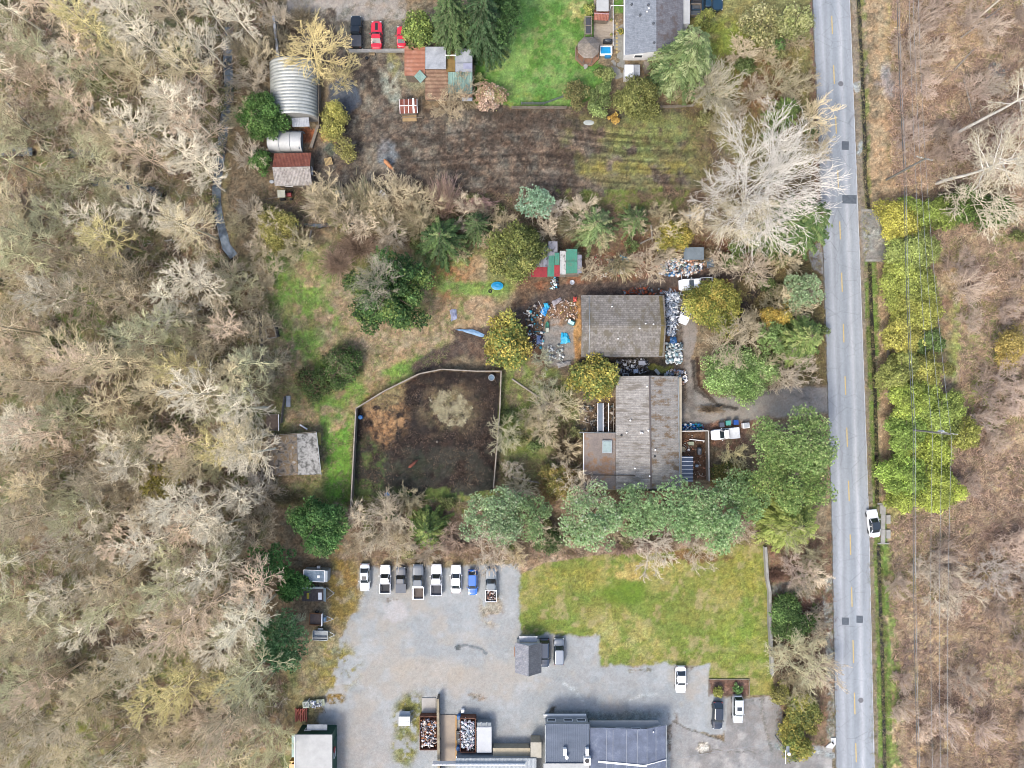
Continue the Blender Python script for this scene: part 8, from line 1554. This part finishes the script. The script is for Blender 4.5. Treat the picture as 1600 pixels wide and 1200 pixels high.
mk('car_body_scrap', MB().box((0, 0, .5), (1.2, .8, .6)), paint('a8aebc', .4), loc=P(1003, 567, .6), label='grey appliance under the south eave of the mossy garage', cat='appliance', bevel=.1)
J1 = ['e8e8ea', 'c4ccd4', '8ca4b8', '4c8cc4', 'e4d8cc', 'b08c74', '3c4450', '98b4a4', 'f2f0ec', 'c49880']; JM = ['dfe6ee', 'b0bccc', '8898ac', 'f4f8fc', '2c3c50', '6c7c90', 'c8d4e4']; JB = ['b89478', 'd0b09c', '8c7468', 'e0d4cc', 'a4887c', '6c5c54']
junk('scrap_heap', 'heap of blue, white and cream junk north-west of the white scrap pickup', 1022, 404, 1100, 432, 520, J1, .05, .7, 71, (.12, .6), .15, poly=[(1024, 412), (1050, 404), (1100, 408), (1096, 424), (1060, 434), (1030, 428)])
junk('scrap_heap', 'strip of tangled metal scrap along the east wall of the mossy garage', 1039, 456, 1064, 524, 620, JM, .05, .8, 72, (.14, .6), .6, poly=[(1040, 458), (1063, 458), (1056, 500), (1052, 524), (1041, 524)])
junk('scrap_heap', 'pile of pale pieces at the south-east corner of the mossy garage', 1040, 536, 1065, 568, 240, ['e8eef0', 'f4f6f6', 'b4ccd4', 'c8d0cc', '54646c', '88a4ac'], .05, .6, 73, (.15, .6), .1)
junk('scrap_heap', 'scattered junk above the patio and left of the mossy garage', 856, 470, 902, 500, 130, JB+['e8e4dc', 'd8d060'], 0, .2, 74, (.1, .35), .3)
junk('scrap_heap', 'junk scattered around the golden tree beside the track', 822, 478, 850, 545, 170, ['e0e0dc', '2c2c34', '5c4444', '3c4c54', 'a09c98', '3c9cb4', '8c8478'], .05, .6, 75, (.12, .55), .3)
junk('scrap_heap', 'dark junk in the gap between the mossy garage and the ridged house', 962, 561, 1012, 584, 150, ['3c4048', 'a4a8b0', '6c6c70', 'c8ccd0', '54504c'], .05, .6, 76, (.15, .6), .25)
junk('scrap_heap', 'white and blue household junk at the driveway bend', 1036, 578, 1072, 602, 130, ['f0f0f4', 'b8bccc', '7c8498', 'd8c0a8', 'a4b8b0', 'c09478'], .05, .6, 77, (.15, .5), .15)
junk('scrap_heap', 'blue and white bags along the north fence of the courtyard', 1062, 662, 1098, 672, 110, ['2c5cac', '2c84c4', 'e8eef4', 'b4c4d8', '1c3454', '38a0a0'], .05, .6, 78, (.15, .5), .1)
junk('scrap_heap', 'junk in the gap left of the slatted pergola', 908, 632, 960, 676, 170, ['8c7c70', 'b0a08c', '5c6464', 'c8c0b4', '6c5c50'], 0, .4, 79, (.1, .5), .3)
junk('scrap_heap', 'clutter on the ground of the fenced courtyard', 1068, 678, 1105, 745, 90, ['8c7464', 'b0988c', 'c8c4b8', '6c5848', 'e0a080'], 0, .25, 80, (.08, .35), .3)
junk('scrap_heap', 'rubbish strewn around the tarps north of the dirt track', 930, 395, 1020, 436, 170, ['c8b8a8', 'e0e0dc', 'a87c64', 'b49888', 'c85c50', '8c7464'], 0, .2, 81, (.08, .35), .4)
junk('scrap_heap', 'white and blue bits below the coloured sheet roof shed', 860, 434, 872, 453, 36, ['e8ecf0', '4ca4c4', '2c3c48', 'c8e0d8'], 0, .4, 82, (.15, .45), .1)
junk('scrap_heap', 'orange rusty parts on the north eave of the mossy garage', 975, 450, 1035, 460, 80, ['8c9498', 'd8744c', 'c05c3c', '7c5c4c', '606468'], 0, .6, 83, (.12, .5), .4)
junk('scrap_heap', 'pale rubbish under the small trees below the patio', 852, 540, 880, 564, 60, ['e4e8e4', 'b8bcb8', '9ca49c'], 0, .5, 84, (.12, .5), .2)
mk('wash_basin', MB().lathe((0, 0, 0), [(.25, 0), (.42, .25), (.36, .25), (0, .1)], 14), paint('c4ccd8', .4), loc=P(894, 441, .3), label='pale round basin under the right side of the coloured sheet roof shed', cat='basin')
mk('tree_stump', MB().lathe((0, 0, 0), [(.2, 0), (.17, .5), (.15, .52), (0, .52)], 10), M_WOOD, loc=P(683, 690), label='tan stump in the middle of the paddock', cat='stump')
mk('post_stone', MB().lathe((0, 0, 0), [(.3, 0), (.26, .2), (.1, .28), (0, .28)], 9), M_BLACK, loc=P(573, 91), label='small black bucket on the mud below the concrete wall', cat='bucket')
mk('salt_lick', MB().lathe((0, 0, -.02), [(.85, 0), (.6, .07), (0, .1)], 14, 1.1, .55), paint('c4ccc8', .8), loc=P(920, 191.5), label='pale flat mound of ash at the north edge of the mud field', cat='ash heap')
# ---------------------------------------------------------------- cattle
def cow(name, label, px, py, head, s, hide, dark, horn=True, lying=False, cat='cow'):
    root = thing(name, label, cat, (*P(px, py, 1.0), 0), math.radians(head))
    lift = .0 if not lying else -.45
    J = [((-.75, 0, 1.12), .30), ((-.35, 0, 1.10), .36), ((.1, 0, 1.08), .38), ((.5, 0, 1.14), .31), ((.85, 0, 1.18), .19), ((1.12, 0, 1.10), .17), ((1.38, 0, .96), .12), ((1.55, 0, .86), .09)]
    V = [tuple(p) for p, r in J]; R_ = [r for p, r in J]; E = [(i, i+1) for i in range(7)]
    def leg(root_i, pts):
        k = root_i
        for p, r in pts: V.append(p); R_.append(r); E.append((k, len(V)-1)); k = len(V)-1
    for sg in (-1, 1):
        if lying: leg(3, [((.55, sg*.3, .8), .12), ((.85, sg*.38, .58), .07), ((.55, sg*.42, .52), .06)]); leg(0, [((-.65, sg*.36, .78), .15), ((-.25, sg*.46, .6), .08), ((-.6, sg*.52, .52), .06)])
        else: leg(3, [((.52, sg*.2, .75), .13), ((.55, sg*.2, .42), .075), ((.53, sg*.2, .1), .06), ((.57, sg*.2, .03), .07)]); leg(0, [((-.72, sg*.2, .8), .16), ((-.62, sg*.21, .58), .10), ((-.80, sg*.21, .40), .065), ((-.76, sg*.21, .1), .055), ((-.72, sg*.21, .03), .065)])
        leg(5, [((1.14, sg*.2, 1.16), .05), ((1.12, sg*.31, 1.14), .05)])
    leg(0, [((-1.02, 0, 1.12), .06), ((-1.12, .02, .8), .03), ((-1.12, .02, .5), .05)])
    V = [(x*s, y*s, (z+lift)*s) for x, y, z in V]
    me = bpy.data.meshes.new('hide'); me.from_pydata(V, E, []); o = bpy.data.objects.new('hide', me); COL.objects.link(o); o.parent = root
    sk = o.modifiers.new('skin', 'SKIN'); sk.use_smooth_shade = True
    for i, v in enumerate(me.skin_vertices[0].data): v.radius = (R_[i]*s*1.08, R_[i]*s*1.05); v.use_root = (i == 0)
    sb = o.modifiers.new('sub', 'SUBSURF'); sb.levels = 2; sb.render_levels = 2
    m_ = mottled('cow_hide_'+hide, [(.35, dark), (.55, hide), (.75, shade(hide, 1.12))], 1.6, fine=(7, .12), bmp=.2); me.materials.append(m_)
    if horn:
        mb = MB()
        for sg in (-1, 1): mb.tube((1.16*s, sg*.1*s, (1.2+lift)*s), (1.26*s, sg*.34*s, (1.3+lift)*s), .035*s, .028*s, 6); mb.tube((1.26*s, sg*.34*s, (1.3+lift)*s), (1.42*s, sg*.4*s, (1.42+lift)*s), .028*s, .01*s, 6)
        mk('horns', mb, paint('e0d8c0', .4), root)
    mk('muzzle', MB().lathe((1.6*s, 0, (.82+lift)*s), [(0, -.05*s), (.075*s, -.03*s), (.07*s, .04*s), (0, .06*s)], 8), paint(dark, .5), root)
    return root
cow('highland_cow', 'orange tan horned cow standing on the mud field, head to the lower right', 606, 256, -48, .98, 'e0a070', 'b87040')
cow('brown_cow', 'dark brown cow standing alone in the muddy paddock', 644, 726, 40, .8, '8c4c38', '4c2c24', horn=False)
cow('spotted_calf', 'black and white calf below the green shrubs at the mud field edge', 942, 176, 80, .7, 'd8d8d8', '1c1c20', horn=False, cat='calf')
# ---------------------------------------------------------------- ditch bridge east of the road
root = thing('ditch_bridge', 'pale concrete slab bridge along the ditch beside the white roadside car', 'bridge', (*P(1378, 820), 0))
for x, y, w_, d_ in ((1378.5, 796, 1.0, 1.5), (1379, 815, .75, 2.6), (1379, 838, .75, 2.4)): q = P(x, y); o_ = P(1378, 820); mk('slab', MB().box((q[0]-o_[0], q[1]-o_[1], .12), (w_, d_, .18), rz=-.03), M_CONC, root)
for y in (787, 849): q = P(1378, y); o_ = P(1378, 820); mk('end_beam', MB().box((q[0]-o_[0]+.2, q[1]-o_[1], .1), (2.0, .22, .2)), M_CONC, root)
for y, lb in ((811, 'upper concrete block step on the field side of the slab bridge'), (834, 'lower concrete block step on the field side of the slab bridge')): mk('concrete_block', MB().box((0, 0, .15), (.7, 1.5, .3)), M_CONC, loc=P(1387, y), label=lb, cat='concrete block', bevel=.03)
# ---------------------------------------------------------------- power line
def pole(lb, bx, by, h, arm_az, tr=False, arms=1):
    root = thing('utility_pole', lb, 'utility pole', (*P(bx, by), 0)); mk('pole_shaft', MB().tube((0, 0, -.3), (0, 0, h), .19, .13, 12), paint('8c8c84', .8), root)
    d = Vector((math.cos(arm_az), math.sin(arm_az), 0))
    for k in range(arms):
        z = h-.4-k*.9; L_ = 1.3; mk('crossarm', MB().bar(tuple(-d*L_+Vector((0, .12, z))), tuple(d*L_+Vector((0, .12, z))), .12, .12), paint('b8b8ac', .7), root)
        for t in (-1.2, -.55, .55, 1.2): mk('insulator', MB().lathe(tuple(d*t+Vector((0, .12, z+.06))), [(.04, 0), (.07, .05), (.05, .12), (.08, .16), (0, .24)], 8), paint('e0e4e8', .3), root)
    if tr: mk('transformer', MB().lathe((.35, .2, h-3.3), [(0, 0), (.27, .0), (.27, .85), (.2, .95), (0, .97)], 14), paint('f0f4f6', .4, k=1.3), root)
    mk('cable_bracket', MB().bar((-.5, 0, h*.68), (.3, 0, h*.68), .07, .07), M_GALV, root); return root
pole('weathered utility pole with one crossarm north of the gravel crossing', 1385, 281, 11.5, -.25); pole('utility pole with white transformer standing in the cedar hedge', 1403, 669, 14.5, -.15, tr=True, arms=2)
def wire(lb, pts, h, r, mat, cat='power line'):
    W3 = [Vector((*P(x, y, h_), h_)) for x, y, h_ in pts]; mb = MB(); root_loc = W3[0].copy()
    for a_, b_ in zip(W3[:-1], W3[1:]):
        n_ = 10; q0 = a_
        for i in range(1, n_+1):
            t = i/n_; q1 = a_.lerp(b_, t)-Vector((0, 0, .7*4*t*(1-t)*(b_-a_).length/60)); mb.tube(q0-root_loc, q1-root_loc, r, n=5); q0 = q1
    o = mk('overhead_wire', mb, mat, label=lb, cat=cat, group='overhead wires along the road'); o.location = root_loc; return o
WM = paint('a8b0b4', .5, k=1.2); WD = paint('5c6468', .6)
wire('second thin wire from the left of the power line along the road', [(1419, -180, 11), (1430, 256, 11.2), (1457, 681, 14.1), (1462, 1380, 11)], 11, .022, WM); wire('third thin wire from the left of the power line along the road', [(1424, -180, 11), (1438, 252, 11.2), (1472, 684, 14.1), (1474, 1380, 11)], 11, .022, WM); wire('rightmost thin wire of the power line along the road', [(1432, -180, 11), (1446, 249, 11.2), (1487, 687, 14.1), (1484, 1380, 11)], 11, .022, WM)
wire('thick double cable at the left of the power line along the road', [(1399, -180, 7.6), (1412.5, 266, 7.9), (1427, 673, 9.8), (1441, 1380, 7.8)], 8, .05, WD); wire('thinner cable just right of the thick double cable along the road', [(1402, -180, 7.6), (1415.5, 266, 7.9), (1430.5, 673, 9.8), (1444, 1380, 7.8)], 8, .03, WM)
root = thing('lamp_post', 'white headed lamp post at the edge of the concrete lot by the clipped hedge', 'lamp post', (*P(1211, 1149), 0)); mk('pole_shaft', MB().tube((0, 0, 0), (0, 0, 6), .09, .06, 10), M_GALV, root); mk('lamp_head', MB().lathe((0, 0, 6), [(.0, 0), (.26, .05), (.28, .2), (.1, .32), (0, .33)], 14), M_WHITE, root); mk('sign_arm', MB().box((0, -1.3, 4.6), (.1, 2.2, .1)), M_WHITE, root); mk('cable_arm', MB().box((0, .5, 5.6), (.5, 1.0, .06)), M_GALV, root)
wire('thin service wire from the office roof to the lamp post', [(1000, 1196, 4.1), (1218, 1160, 5.9)], 5, .018, WM, 'wire')
root = thing('kerb_corner', 'white curved kerb corner with a small post at the lot entrance', 'kerb', (*P(1301, 1160), 0)); mk('kerb_stone', MB().prism([(-1.3, -.75), (-.1, -1.0), (.45, -.3), (.5, .85), (-.35, .85), (-.3, .1), (-.9, -.35)], 0, .16), paint('e8eaea', .7, k=1.2), root); mk('short_post', MB().tube((-.15, .1, 0), (-.15, .1, .7), .12, n=10), M_BLACK, root)
for (x0, y0, x1, y1), lb in (((1107, 1061, 1171, 1061), 'timber edging along the north side of the bark bed'), ((1107.5, 1063, 1107.5, 1088), 'timber edging along the west side of the bark bed'), ((1170.5, 1063, 1170.5, 1086), 'timber edging along the east side of the bark bed')):
    a_, b_ = P(x0, y0), P(x1, y1); mk('bed_edging', MB().bar((0, 0, .08), (b_[0]-a_[0], b_[1]-a_[1], .08), .12, .16), M_WOOD, label=lb, cat='edging', loc=a_)
